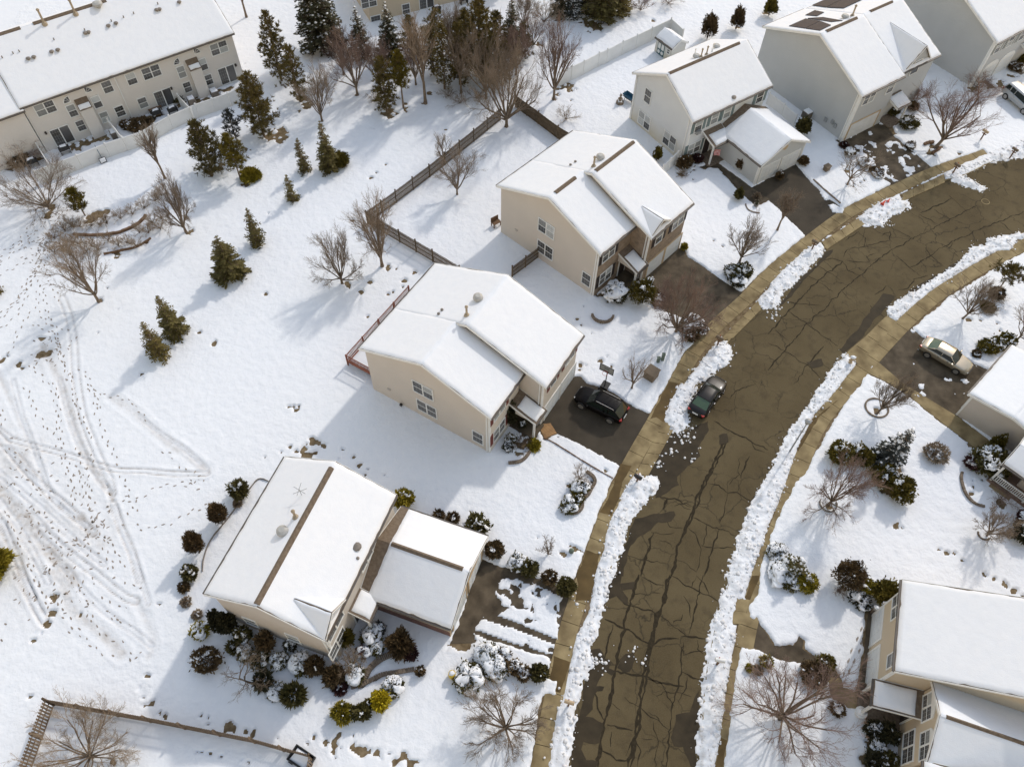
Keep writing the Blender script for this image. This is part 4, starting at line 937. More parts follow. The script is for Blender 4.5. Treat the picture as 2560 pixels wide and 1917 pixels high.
cr(b8, .10, [(0, 1225), (240, 960), (420, 780), (640, 600)], [(1310, 185), (1580, 60)])
cr(b8, .075, [(0, 1540), (150, 1360), (340, 1140), (640, 850), (800, 710), (1000, 540), (1240, 410), (1480, 290), (1800, 120)], [(220, 1656), (350, 1480), (480, 1330)], [(1220, 660), (1400, 550), (1540, 460), (1820, 320), (2208, 170)])
cr(b8, .06, [(160, 940), (240, 960), (450, 980)], [(330, 720), (420, 760)], [(410, 620), (520, 690), (620, 760)], [(440, 780), (560, 860)], [(180, 1030), (330, 1130), (350, 1150), (600, 1330)], [(650, 600), (560, 580), (480, 590)], [(640, 600), (690, 680), (800, 720)], [(650, 560), (680, 490), (830, 470), (840, 400), (780, 350), (670, 420)], [(830, 470), (1050, 420), (1050, 340), (980, 380)], [(680, 590), (760, 610), (870, 600), (840, 560), (930, 530)], [(1060, 310), (1130, 350), (1250, 400)], [(1300, 190), (1440, 270)], [(1430, 150), (1560, 230)], [(1360, 480), (1400, 540), (1510, 640)], [(1100, 550), (1210, 650), (1330, 740)], [(1590, 430), (1560, 480), (1530, 470)], [(1850, 330), (1870, 390)], [(2000, 260), (2100, 340)], [(920, 890), (1020, 810)], [(1120, 850), (1200, 830), (1270, 760), (1380, 720)], [(0, 1300), (170, 1390), (330, 1490), (450, 1600)], [(380, 1470), (430, 1450), (530, 1530)], [(60, 1190), (170, 1280)], [(1600, 520), (1640, 560)], [(1560, 30), (1700, 160)], [(640, 850), (700, 930)], [(880, 980), (1000, 1080)])
V = []; F = []; b = 0
for li, (pts, w) in enumerate(CR):
    P = W2(pts); out = []
    for i in range(len(P) - 1):
        n = max(2, int(np.linalg.norm(P[i + 1] - P[i]) / .22))
        for k_ in range(n): out.append(P[i] + (P[i + 1] - P[i]) * k_ / n)
    out.append(P[-1]); out = np.array(out); d = np.arange(len(out))
    T = np.gradient(out, axis=0); T /= np.linalg.norm(T, axis=1, keepdims=True) + 1e-9; Nn = np.stack([T[:, 1], -T[:, 0]], 1)
    jit = (fbm(d * .35 + li * 9, d * 0 + li, 3, 4) - .5) * .34 + (vnoise(d * 1.1 + li * 5, d * 0 + li, 9) - .5) * .12
    env = np.minimum(1, np.minimum(d, d[::-1]) / 2.0); out = out + Nn * (jit * env)[:, None]
    ww = 1.3 * w * (.4 + 1.1 * vnoise(d * .6 + li * 3, d * 0 + li, 7)) * (.35 + .65 * env)
    A = out + Nn * ww[:, None] / 2; B = out - Nn * ww[:, None] / 2; n = len(out); zz = .0165 + (li % 23) * .00012
    V.append(np.c_[A, np.full(n, zz)]); V.append(np.c_[B, np.full(n, zz)]); i = np.arange(n - 1) + b
    F.append(np.stack([i, i + 1, n + i + 1, n + i], 1)); b += 2 * n
tag(mesh('road_cracks', np.concatenate(V), np.concatenate(F), M['crack']), kind='structure')

WET = [(b3, [(1330, 430), (1480, 420), (1560, 380), (1690, 320), (1700, 400), (1640, 500), (1600, 560), (1620, 620), (1500, 730), (1430, 800), (1440, 870), (1330, 940), (1240, 980), (1250, 860), (1180, 780), (1190, 620)]),
 (b3, [(1000, 1320), (1060, 1160), (1250, 1120), (1400, 1090), (1420, 1130), (1370, 1180), (1260, 1190), (1200, 1260), (1110, 1300), (1010, 1420), (990, 1480), (960, 1656), (880, 1656), (900, 1560)]),
 (b7, [(850, 0), (950, 0), (930, 120), (1000, 200), (1000, 270), (900, 170), (830, 210), (770, 300)]),
 (b7, [(670, 650), (760, 620), (800, 720), (850, 760), (840, 800), (890, 830), (860, 860), (800, 830), (740, 900), (720, 960), (800, 960), (780, 1000), (730, 1000), (690, 1150), (590, 1250), (610, 1050), (640, 850)]),
 (b7, [(560, 1200), (700, 1220), (780, 1280), (760, 1450), (620, 1440), (600, 1500), (640, 1600), (740, 1610), (720, 1680), (500, 1680), (520, 1400)]),
 (b7, [(930, 720), (980, 680), (1050, 670), (1060, 720), (1010, 830), (960, 850), (900, 800)]),
 (b7, [(1370, 1400), (1420, 1210), (1530, 1180), (1560, 1050), (1620, 980), (1600, 1450), (1590, 1680), (1530, 1656), (1480, 1470), (1400, 1470)]),
 (b8, [(610, 1360), (770, 1180), (900, 1000), (1000, 880), (1090, 900), (1020, 1010), (930, 1090), (800, 1270), (720, 1340), (650, 1400)]),
 (b8, [(1080, 960), (1300, 800), (1500, 690), (1640, 590), (1660, 610), (1400, 780), (1110, 990)]),
 (b8, [(100, 980), (250, 770), (400, 640), (500, 520), (560, 500), (480, 600), (330, 740), (200, 900)]),
 (b3, [(1780, 440), (1850, 430), (1860, 500), (1790, 520)]), (b8, [(330, 1470), (460, 1440), (480, 1500), (380, 1520)]),
 (b7, [(940, 80), (1060, 60), (1050, 130), (940, 140)])]
for wi, (bb, pl) in enumerate(WET):
    sheet('wet_patch', rough_poly(W2(zoomed(*bb, K, pl)), .3, .22, wi), .0212 + wi * .0004, M['wet'])
# wet stretches of the left sidewalk
for wi, pl in enumerate(([(1555, 1205), (1580, 1165), (1552, 1160), (1520, 1245), (1500, 1280), (1530, 1290), (1548, 1245)], [(1622, 1050), (1672, 955), (1712, 965), (1690, 1010), (1668, 1030), (1662, 1060), (1640, 1045)], [(1465, 1375), (1500, 1385), (1490, 1440), (1475, 1500), (1440, 1500), (1445, 1432)], [(1385, 1640), (1425, 1655), (1400, 1730), (1370, 1720)], [(1800, 1843), (1818, 1850), (1806, 1917), (1787, 1917)], [(1880, 1440), (1897, 1440), (1860, 1540), (1847, 1540)], [(2030, 1050), (2095, 1000), (2050, 1040), (1995, 1130), (1992, 1120)])):
    sheet('wet_patch', rough_poly(W2(pl), .3, .15, 40 + wi), .066 + wi * .0004, M['wetc'])

# ------------------------------------------------------------------ snow cover as a height field
X0, X1, Y0, Y1, RES = -64.0, 64.0, 4.0, 102.0, 0.125
xs = np.arange(X0, X1, RES); ys = np.arange(Y0, Y1, RES)
GX, GY = np.meshgrid(xs, ys); NXg, NYg = len(xs), len(ys)

def sdist(P, grow=2.0):
    """signed distance to polygon P (negative inside) on the sub-grid around it"""
    P = np.asarray(P, float); lo = P.min(0) - grow; hi = P.max(0) + grow
    i0, i1 = np.searchsorted(xs, (lo[0], hi[0])); j0, j1 = np.searchsorted(ys, (lo[1], hi[1]))
    sl = (slice(j0, j1), slice(i0, i1)); x = GX[sl]; y = GY[sl]
    if x.size == 0: return sl, None
    d = np.full(x.shape, 1e9); ins = np.zeros(x.shape, bool)
    for k in range(len(P)):
        a = P[k]; b = P[(k + 1) % len(P)]; e = b - a; L2 = e @ e + 1e-12
        t = np.clip(((x - a[0]) * e[0] + (y - a[1]) * e[1]) / L2, 0, 1)
        d = np.minimum(d, (x - a[0] - t * e[0]) ** 2 + (y - a[1] - t * e[1]) ** 2)
        c = (a[1] > y) != (b[1] > y); xi = a[0] + (y - a[1]) / (e[1] if abs(e[1]) > 1e-12 else 1e-12) * e[0]; ins ^= c & (x < xi)
    return sl, np.where(ins, -1, 1) * np.sqrt(d)

def ldist(P, grow=1.5):
    P = np.asarray(P, float); lo = P.min(0) - grow; hi = P.max(0) + grow
    i0, i1 = np.searchsorted(xs, (lo[0], hi[0])); j0, j1 = np.searchsorted(ys, (lo[1], hi[1])); sl = (slice(j0, j1), slice(i0, i1)); x = GX[sl]; y = GY[sl]
    if x.size == 0: return sl, None
    d = np.full(x.shape, 1e9)
    for k in range(len(P) - 1):
        a = P[k]; e = P[k + 1] - a; t = np.clip(((x - a[0]) * e[0] + (y - a[1]) * e[1]) / (e @ e + 1e-12), 0, 1)
        d = np.minimum(d, (x - a[0] - t * e[0]) ** 2 + (y - a[1] - t * e[1]) ** 2)
    return sl, np.sqrt(d)

ss = lambda t: np.clip(t, 0, 1) ** 2 * (3 - 2 * np.clip(t, 0, 1))
def base_snow(x, y): return .15 + .06 * (fbm(x * .12, y * .12, 3, 1) - .5) + .035 * (fbm(x * .9, y * .9, 3, 2) - .5)
HS = base_snow(GX, GY) + .022 * (vnoise(GX * 2.2, GY * 2.2, 5) - .5) + .03 * (fbm(GX * .45, GY * .8, 3, 6) - .5)
TN = np.zeros_like(HS)
EN = (fbm(GX * 1.1, GY * 1.1, 4, 21) - .5) * .5 + (vnoise(GX * 3.1, GY * 3.1, 31) - .5) * .22 + (vnoise(GX * 6.3, GY * 6.3, 33) - .5) * .16    # ragged snow edges

# sled and tyre tracks (brown slush, dented)
bA = (0, 480); bB = (0, 960); bC = (0, 1437)
TR = [(bB, [(120, -20), (190, 260), (300, 560), (420, 900), (520, 1060), (760, 1240)], .35, .28, 2), (bB, [(520, -30), (590, 260), (700, 560), (860, 830), (960, 940)], .35, .35, 2), (bB, [(-20, 760), (140, 900), (330, 1060), (520, 1240), (720, 1420), (900, 1560)], .4, .35, 2), (bB, [(-20, 1000), (160, 1240), (300, 1480), (420, 1720)], .4, .4, 2), (bB, [(60, 560), (260, 800), (520, 1010), (800, 1280)], .35, .3, 2),
 (bC, [(560, -60), (760, 180), (960, 360), (1200, 520), (1310, 620)], .35, .28, 2), (bB, [(1000, 1060), (1070, 1300), (1150, 1480), (1230, 1700), (1290, 1900)], .3, .3, 2), (bB, [(30, 1180), (110, 1420), (210, 1660), (300, 1850)], .35, .45, 2),
 (bA, [(540, 920), (600, 1080), (640, 1300), (650, 1480), (670, 1656), (720, 1940), (800, 2160), (880, 2350), (950, 2500), (975, 2610)], .55, .45, 2),
 (bA, [(370, 1330), (430, 1420), (490, 1580), (540, 1656), (600, 1860), (680, 2100), (750, 2280), (850, 2460), (950, 2600)], .75, .62, 1),
 (bA, [(-20, 1560), (40, 1680), (130, 1880), (250, 2150), (330, 2340), (390, 2530)], .5, .5, 1),
 (bB, [(-30, 380), (60, 450), (120, 490), (330, 550), (560, 610), (800, 690), (1030, 750), (1250, 755), (1500, 780), (1790, 778)], .42, .55, 2),
 (bB, [(960, 110), (1100, 210), (1200, 290), (1380, 450), (1580, 600), (1790, 750)], .8, .38, 1), (bB, [(1200, 280), (1400, 440), (1600, 570), (1790, 740)], .3, .35, 2),
 (bB, [(-20, 440), (150, 640), (370, 890), (600, 1090), (810, 1290)], .6, .65, 2), (bB, [(980, 1040), (1060, 1270), (1140, 1450), (1210, 1700)], .5, .5, 2),
 (bB, [(-30, 900), (100, 1020), (250, 1200), (430, 1440), (600, 1640), (640, 1720)], 1.1, .75, 1), (bB, [(-10, 1150), (60, 1300), (150, 1500), (220, 1700), (330, 1950), (390, 2050)], .5, .55, 2),
 (bB, [(350, 1250), (600, 1470), (850, 1656), (1050, 1820), (1180, 1880)], .5, .5, 2), (bB, [(700, 1150), (820, 1320)], .9, .7, 1), (bB, [(-30, 600), (60, 640), (20, 900), (120, 1100)], .9, .45, 1),
 (bC, [(470, -20), (560, 130), (640, 330), (850, 480), (1060, 690)], .8, .6, 1), (bC, [(1180, 230), (1240, 330), (1310, 500), (1330, 620), (1290, 705)], .6, .35, 1), (bC, [(150, -30), (240, 130), (300, 250), (390, 400)], .55, .5, 2),
 (bB, [(930, 880), (980, 1000)], .5, 1.0, 1), (bB, [(350, 1330), (450, 1490), (560, 1600)], .8, .7, 1), (bB, [(20, 1050), (180, 1230), (330, 1400)], 1.0, .4, 1), (bB, [(400, 1050), (560, 1180), (760, 1330)], .9, .35, 1)]
for bb, pl, w, a, nrut in TR:
    sl, d = ldist(smooth_line(W2(zoomed(*bb, K, pl)), 4))
    if d is None: continue
    if nrut == 2: p = np.exp(-((d - w * .5) / .07) ** 2) * 1.15
    else: p = (ss((w * .6 - d) / .35) * .5 + .25 * np.exp(-(d / (w * .5)) ** 2)) * (.35 + 1.1 * fbm(GX[sl] * .7, GY[sl] * .7, 4, 12))
    TN[sl] = np.maximum(TN[sl], p * min(1, a * .95)); HS[sl] -= .06 * p; HS[sl] += .035 * np.exp(-((d - w * .95) / .12) ** 2)
# trampled area
for bb, c_, r_, a_ in ((bB, (300, 1250), 5.5, .2), (bB, (700, 1340), 3.0, .28), (bA, (420, 1400), 2.0, .18), (bA, (380, 520), 2.2, .16), (bC, (450, 60), 4.0, .16), (bB, (60, 700), 3.5, .3)):
    P_ = U(bb[0] + c_[0] * K, bb[1] + c_[1] * K); q = np.exp(-((GX - P_[0]) ** 2 + (GY - P_[1]) ** 2) / r_ ** 2) * a_ * fbm(GX * .8, GY * .8, 4, 8) * 1.6
    TN = np.maximum(TN, q); HS -= .03 * q

# everything shovelled clear
L_left = [(1326, 1930), (1330, 1917), (1347, 1770), (1361, 1738), (1392, 1742), (1396, 1700), (1367, 1690), (1376, 1640), (1390, 1599), (1408, 1524), (1419, 1504), (1442, 1437), (1466, 1366), (1500, 1276), (1535, 1198), (1552, 1163), (1622, 1041), (1668, 960), (1709, 886), (1744, 851), (1767, 813), (1854, 735), (1920, 667), (2016, 590), (2108, 523), (2189, 483), (2227, 461), (2326, 420), (2456, 377), (2462, 385), (2362, 430), (2210, 500), (2143, 545), (2068, 592), (2047, 605), (2010, 625), (1949, 680), (1920, 721), (1889, 755), (1790, 856), (1709, 960), (1697, 960), (1671, 1009), (1657, 1052), (1587, 1184), (1570, 1203), (1552, 1238), (1543, 1262), (1523, 1300), (1512, 1337), (1509, 1366), (1484, 1440), (1477, 1521), (1451, 1570), (1437, 1602), (1425, 1666), (1408, 1740), (1387, 1790), (1367, 1930)]
L_right = [(1785, 1930), (1802, 1843), (1816, 1727), (1831, 1640), (1845, 1553), (1860, 1507), (1877, 1440), (1920, 1317), (1949, 1250), (1975, 1180), (1990, 1131), (2036, 1038), (2079, 992), (2103, 960), (2143, 909), (2242, 802), (2326, 729), (2427, 666), (2494, 628), (2525, 628), (2543, 597), (2570, 590), (2570, 626), (2543, 637), (2471, 680), (2372, 741), (2279, 820), (2192, 900), (2160, 938), (2149, 960), (2120, 992), (2094, 1035), (2030, 1143), (2015, 1177), (1987, 1204), (1963, 1247), (1920, 1346), (1897, 1424), (1892, 1486), (1873, 1510), (1871, 1544), (1895, 1560), (1922, 1590), (1920, 1636), (1895, 1620), (1852, 1614), (1836, 1669), (1828, 1727), (1816, 1857), (1804, 1930)]
CLEAR = [W2(L_left), W2(L_right)]
CLEAR += [W2(DRV[k_]) for k_ in 'ABFGD']
CLEAR.append(np.concatenate([kl, kr[::-1]]))
z6 = (640, 1437)
CLEAR.append(W2(DRV['C']))
CLEAR += [W2(DRV['E']), W2(DW), W2(PW_), W2(FW)]
CLEAR += [W2(q) for q in ([(1588, 1186), (1658, 1055), (1690, 1062), (1620, 1190)], [(1795, 856), (1895, 752), (1902, 775), (1832, 846)], [(2054, 606), (2148, 545), (2160, 562), (2066, 625)], [(2250, 487), (2360, 436), (2362, 457), (2256, 505)], [(2146, 912), (2244, 806), (2218, 790), (2112, 890)], [(1855, 1560), (1876, 1500), (1845, 1500), (1832, 1560)])]
for P in CLEAR:
    sl, d = sdist(P)
    if d is None: continue
    d = d + EN[sl] * .55
    HS[sl] = np.where(d < .3, np.minimum(HS[sl], -.12 + (HS[sl] + .12) * ss((d + .06) / .26)), HS[sl])
# thin leftover slush on driveways
def slush(pts, th, thr, seed):
    sl, d = sdist(W2(pts), .5)
    n = fbm(GX[sl] * 1.2, GY[sl] * 1.2, 5, seed); HS[sl] = np.where(d < 0, np.maximum(HS[sl], -.1 + np.clip((n - thr) * 1.6, 0, .2)), HS[sl])
slush(zoomed(*z6, K, [(2080, 20), (2330, 40), (2560, 150), (2660, 200), (2600, 560), (2208, 400), (2100, 380), (1900, 420), (1870, 470), (1960, 360), (2110, 340), (2060, 140)]), .1, .47, 61)
slush(zoomed(*b7, K, [(90, 60), (300, 120), (420, 190), (400, 540), (380, 540), (0, 395), (-130, 350), (40, 240)]), .1, .30, 65)
slush(zoomed(*b7, K, [(-260, 380), (0, 452), (376, 598), (345, 690), (0, 590), (-330, 470)]), .1, .27, 66)
slush(zoomed(*b7, K, [(-330, 500), (-200, 560), (0, 640), (335, 748), (320, 800), (-300, 620)]), .1, .25, 67)
slush(DRV['G'], .1, .58, 62); slush(DRV['D'], .1, .60, 63); slush(zoomed(1920, 480, K, [(440, 0), (500, 0), (560, 100), (660, 150), (640, 190), (560, 180)]), .1, .33, 64)

# ploughed banks along both kerbs: higher, lumpy
BANKS = [
 [(1367, 1930), (1387, 1785), (1425, 1666), (1437, 1602), (1451, 1570), (1477, 1521), (1483, 1437), (1509, 1366), (1512, 1337), (1523, 1300), (1543, 1262), (1552, 1238), (1570, 1203), (1587, 1184), (1640, 1187), (1654, 1205), (1622, 1250), (1584, 1293), (1567, 1337), (1542, 1424), (1520, 1486), (1494, 1588), (1478, 1620), (1495, 1645), (1478, 1670), (1454, 1727), (1437, 1830), (1424, 1930)],
 [(1657, 1050), (1671, 1009), (1697, 960), (1709, 960), (1790, 856), (1806, 850), (1836, 868), (1825, 909), (1785, 935), (1750, 960), (1715, 1024), (1732, 1058), (1694, 1088), (1668, 1078)],
 [(1889, 755), (1920, 721), (1949, 680), (2010, 625), (2047, 606), (2064, 625), (2053, 645), (2030, 668), (1992, 706), (1963, 729), (1943, 773), (1897, 772)],
 [(2143, 543), (2181, 512), (2210, 495), (2273, 497), (2279, 521), (2221, 545), (2207, 568), (2155, 568)],
 [(2352, 432), (2375, 433), (2470, 388), (2560, 348), (2580, 345), (2580, 388), (2560, 394), (2470, 410), (2410, 441), (2470, 470), (2456, 482), (2384, 458)],
 [(1741, 1930), (1749, 1727), (1767, 1611), (1778, 1553), (1816, 1437), (1848, 1331), (1877, 1250), (1920, 1180), (1963, 1093), (2030, 995), (2050, 960), (2105, 883), (2125, 880), (2143, 907), (2103, 960), (2079, 992), (2036, 1038), (1990, 1131), (1975, 1180), (1949, 1250), (1920, 1317), (1877, 1440), (1862, 1500), (1831, 1500), (1825, 1560), (1845, 1590), (1831, 1640), (1816, 1727), (1802, 1843), (1785, 1930)],
 [(2213, 776), (2250, 745), (2326, 700), (2398, 654), (2430, 612), (2462, 610), (2470, 592), (2500, 588), (2540, 585), (2580, 570), (2580, 598), (2543, 600), (2530, 625), (2494, 628), (2427, 665), (2326, 729), (2242, 802), (2222, 795)]]
CH = fbm(GX * 1.7, GY * 1.7, 4, 44); CH2 = np.abs(vnoise(GX * 3.3, GY * 3.3, 45) - .5) * 2; CH3 = vnoise(GX * 5.5, GY * 5.5, 46)
for bi, P in enumerate(BANKS):
    sl, d = sdist(W2(P)); d = -(d + .07 + EN[sl] * 1.0 + (CH2[sl] - .4) * .3)
    h = .26 * ss(d / .8) + .30 * (CH[sl] - .42) * ss(d / .4) + .12 * (CH2[sl] - .3) * ss(d / .25) + .10 * (CH3[sl] - .5) * ss(d / .25)
    TN[sl] = np.where(d > -.1, np.maximum(TN[sl], .42 * np.clip((CH3[sl] - .35) * 1.8, 0, 1) * (.35 + .65 * np.exp(-np.maximum(d, 0) / .35))), TN[sl])
    HS[sl] = np.where(d > -.12, np.maximum(HS[sl], np.where(d > 0, np.maximum(h, .05), -.12 + .17 * ss((d + .12) / .12))), HS[sl])
# bare ground showing through (mulch rings, melted spots): x, y, radius in photo pixels, strength
BARE = []
def bare(base, k, *items):
    for x, y, rx in items: BARE.append((base[0] + x * k, base[1] + y * k, rx * k))
bare(bA, K, (460, 140, 40), (400, 90, 30), (870, 185, 50), (770, 230, 45), (1640, 340, 38), (880, 935, 32), (1470, 280, 22), (1010, 525, 55), (1250, 440, 40), (1060, 515, 16), (1550, 1570, 0), (30, 1450, 40), (170, 1475, 32), (195, 1525, 16), (360, 1270, 30), (430, 1380, 34), (360, 1410, 40), (520, 990, 24), (1725, 1215, 20), (1850, 1310, 22), (1230, 1575, 14), (850, 1220, 12), (1025, 1018, 11), (925, 832, 9), (410, 220, 40), (520, 280, 40))
bare((640, 480), K, (1150, 640, 55), (780, 800, 30), (985, 785, 22), (905, 865, 20), (1280, 780, 25), (1270, 825, 25), (1145, 890, 18), (1180, 870, 16), (1380, 700, 22), (965, 1075, 22), (110, 190, 12), (90, 885, 14), (320, 70, 48), (835, 250, 16))
bare((640, 960), K, (345, 235, 20), (290, 195, 18), (330, 195, 10), (370, 190, 10), (490, 500, 45), (530, 515, 22), (425, 560, 32), (510, 595, 38), (450, 620, 45), (585, 535, 32), (755, 570, 28), (350, 575, 15), (300, 540, 20), (220, 590, 10), (80, 630, 12), (845, 630, 14), (890, 705, 24), (965, 737, 12), (708, 645, 12), (1110, 785, 14), (940, 790, 20), (1855, 1108, 14))
bare(bC, K, (1275, 870, 20), (1130, 905, 12), (1205, 985, 20), (1235, 1050, 16), (1310, 1110, 30), (1420, 1125, 22), (1270, 1190, 12), (1380, 1190, 18), (1430, 1215, 24), (1245, 1125, 12), (1960, 1310, 45), (2030, 1330, 35), (2110, 1360, 45), (2180, 1375, 35), (1810, 1290, 18), (1740, 1210, 22), (1800, 1230, 12), (260, 1055, 18), (1375, 252, 14), (440, 330, 38), (480, 200, 36), (400, 430, 34), (340, 510, 42), (300, 560, 24), (1700, 1530, 12), (1740, 1530, 12), (1810, 1545, 32), (1910, 1565, 18), (2100, 1600, 34), (2150, 1615, 22), (985, 1620, 30), (700, 340, 18))
bare(z6, K, (500, 1400, 16), (605, 1440, 20), (680, 1460, 36), (670, 1530, 42), (740, 1500, 30), (820, 1480, 50), (890, 1510, 50), (1040, 1530, 38), (990, 1505, 16), (1150, 1535, 12), (1260, 1580, 50), (1210, 1605, 34), (1330, 1620, 60), (1390, 1610, 40), (445, 1455, 12), (690, 1575, 12), (720, 1380, 20), (840, 1390, 10), (180, 1415, 14), (1730, 590, 60), (1790, 600, 50), (750, 960, 60), (690, 950, 45), (900, 940, 50), (1000, 800, 36), (960, 870, 36), (1060, 740, 30), (1040, 900, 32))
bare((1280, 960), K, (490, 1400, 24), (540, 1420, 26), (600, 1440, 26), (450, 1480, 26), (430, 1460, 22), (220, 1325, 16), (800, 745, 22), (130, 480, 40), (160, 520, 36), (40, 600, 50), (60, 520, 50), (110, 420, 60), (400, 455, 10), (0, 680, 0), (200, 440, 24), (500, 880, 20), (700, 850, 16))
bare((1280, 480), K, (1790, 460, 0), (1740, 425, 16), (1810, 470, 14), (860, 1510, 24), (770, 1460, 26), (640, 1500, 14), (560, 1100, 14), (655, 930, 12), (620, 990, 12), (600, 1150, 12), (690, 1225, 14), (1740, 700, 12), (1480, 480, 30), (1260, 960, 45), (1480, 1070, 24), (820, 1420, 10), (580, 1540, 34), (590, 1500, 26), (820, 940, 20), (780, 880, 40), (830, 790, 50), (900, 770, 40), (980, 850, 30))
bare((1280, 0), K, (750, 130, 105), (690, 220, 70), (820, 60, 90), (640, 180, 50), (230, 390, 36), (1215, 183, 14), (480, 760, 60), (400, 830, 20), (1940, 245, 28), (420, 750, 40), (510, 870, 20), (2190, 120, 28), (1450, 1420, 60), (1470, 1510, 46), (1600, 1380, 50), (1690, 1440, 36), (1560, 1470, 12), (1340, 1450, 10), (360, 860, 26), (1560, 1550, 10))
bare((640, 0), K, (200, 1170, 85), (120, 1190, 60), (740, 1430, 45), (440, 920, 60), (470, 1440, 0), (1150, 975, 60), (1290, 960, 30), (1635, 1120, 14), (1010, 1120, 10), (1125, 1425, 12), (1040, 1495, 14), (990, 1540, 14), (1080, 1470, 10), (400, 850, 50), (870, 820, 22), (1450, 890, 18), (620, 1470, 34), (1500, 810, 22), (1280, 900, 22))
bare((400, 0), K, (490, 1450, 70), (440, 1490, 40), (750, 1580, 40), (800, 1530, 50), (1020, 1180, 75), (740, 1290, 36), (735, 560, 16))
bare((1920, 0), K, (1420, 1270, 48), (1400, 1330, 40), (1490, 1270, 30), (680, 1590, 20), (690, 1490, 30), (1260, 910, 46), (640, 1260, 40), (720, 1250, 40), (800, 1180, 40), (1900, 740, 60), (1760, 760, 60), (2010, 720, 60), (1020, 980, 40), (2100, 660, 40), (1060, 1060, 30), (1050, 1130, 40), (1320, 1380, 20), (740, 1610, 24), (800, 1580, 20), (1640, 1330, 28), (830, 1560, 18))
bare((1920, 480), K, (1720, 1100, 30), (1830, 1110, 12), (1960, 1140, 26), (1880, 1300, 50), (1970, 1320, 60), (2080, 1290, 50), (1950, 880, 50), (1880, 1000, 40), (1770, 1420, 20), (1815, 1370, 20), (2000, 1200, 12))
bare((1920, 960), K, (1110, 1215, 30), (1150, 1240, 14), (1540, 1465, 18), (1600, 1460, 12), (1470, 1430, 12), (1670, 1515, 18), (1850, 830, 12), (1770, 880, 14), (1745, 945, 14), (1760, 830, 12), (1740, 530, 20), (540, 1060, 30), (720, 620, 60), (850, 650, 60), (1000, 690, 80), (1060, 900, 50), (1880, 1310, 14), (930, 230, 30), (2000, 1020, 40), (1860, 1640, 22))
bare((1920, 1437), K, (1880, 10, 14), (1945, 30, 20), (2040, 90, 20), (2130, 140, 30), (2190, 180, 18), (900, 1450, 60), (960, 1380, 60), (860, 1600, 60), (100, 1230, 28), (1000, 1480, 50), (340, 880, 60), (450, 840, 60), (600, 1160, 34), (860, 300, 30), (780, 1180, 20))
BN = (fbm(GX * 1.5, GY * 1.5, 4, 71) - .5) * 2.2 + (vnoise(GX * 3.6, GY * 3.6, 72) - .5) * .9
bare((0, 0), K, (480, 1260, 40), (560, 1240, 50), (640, 1250, 60), (720, 1240, 60), (820, 1210, 50), (900, 1180, 50), (980, 1110, 30), (1100, 1110, 50), (1200, 1090, 60), (1300, 1040, 60), (1380, 1000, 50), (1560, 910, 50), (1680, 880, 50), (1780, 860, 60), (1880, 820, 40), (1960, 780, 40), (60, 1440, 50), (330, 1370, 50), (200, 1410, 60))
for x, y, r in BARE:
    if r <= 0: continue
    P = U(x, y); rm = r * mpp(P) * .98
    i0, i1 = np.searchsorted(xs, (P[0] - 2 * rm - .4, P[0] + 2 * rm + .4)); j0, j1 = np.searchsorted(ys, (P[1] - 2.4 * rm - .4, P[1] + 2.4 * rm + .4)); sl = (slice(j0, j1), slice(i0, i1))
    d = np.hypot((GX[sl] - P[0]) * (.8 + .5 * RNG.random()), (GY[sl] - P[1]) * (.8 + .5 * RNG.random())) / rm + BN[sl] * 1.15
    HS[sl] = np.where(d < 1.25, np.minimum(HS[sl], -.05 + (HS[sl] + .05) * ss((d - .75) / .4)), HS[sl])

def snow_z(x, y):
    i = int(np.clip((x - X0) / RES, 0, NXg - 1)); j = int(np.clip((y - Y0) / RES, 0, NYg - 1)); return float(max(HS[j, i], 0.0))

idx = (np.arange(NYg - 1)[:, None] * NXg + np.arange(NXg - 1)[None]).ravel()
Q = np.stack([idx, idx + 1, idx + NXg + 1, idx + NXg], 1); hz = HS.ravel()
Q = Q[hz[Q].max(1) > 0.0]
used, inv = np.unique(Q.ravel(), return_inverse=True)
Vg = np.stack([GX.ravel(), GY.ravel(), hz], 1)[used]
so = mesh('snow_lawn', Vg, inv.reshape(-1, 4), M['lawn_snow'], smooth=True); tag(so, kind='structure')
at = so.data.attributes.new('tint', 'FLOAT', 'POINT'); at.data.foreach_set('value', TN.ravel()[used].astype(np.float32))
# snow beyond the surveyed block
g = G(); a, b, c, d = X0 + .1, xs[-1] - .1, Y0 + .1, ys[-1] - .1
for (x0, x1, y0, y1) in ((-400, a, -300, 500), (b, 400, -300, 500), (a, b, -300, c), (a, b, d, 500)): g.add([(x0, y0, .13), (x1, y0, .13), (x1, y1, .13), (x0, y1, .13)], [(0, 1, 2, 3)])
tag(g.mk('snow_field', M['snow']), kind='structure')

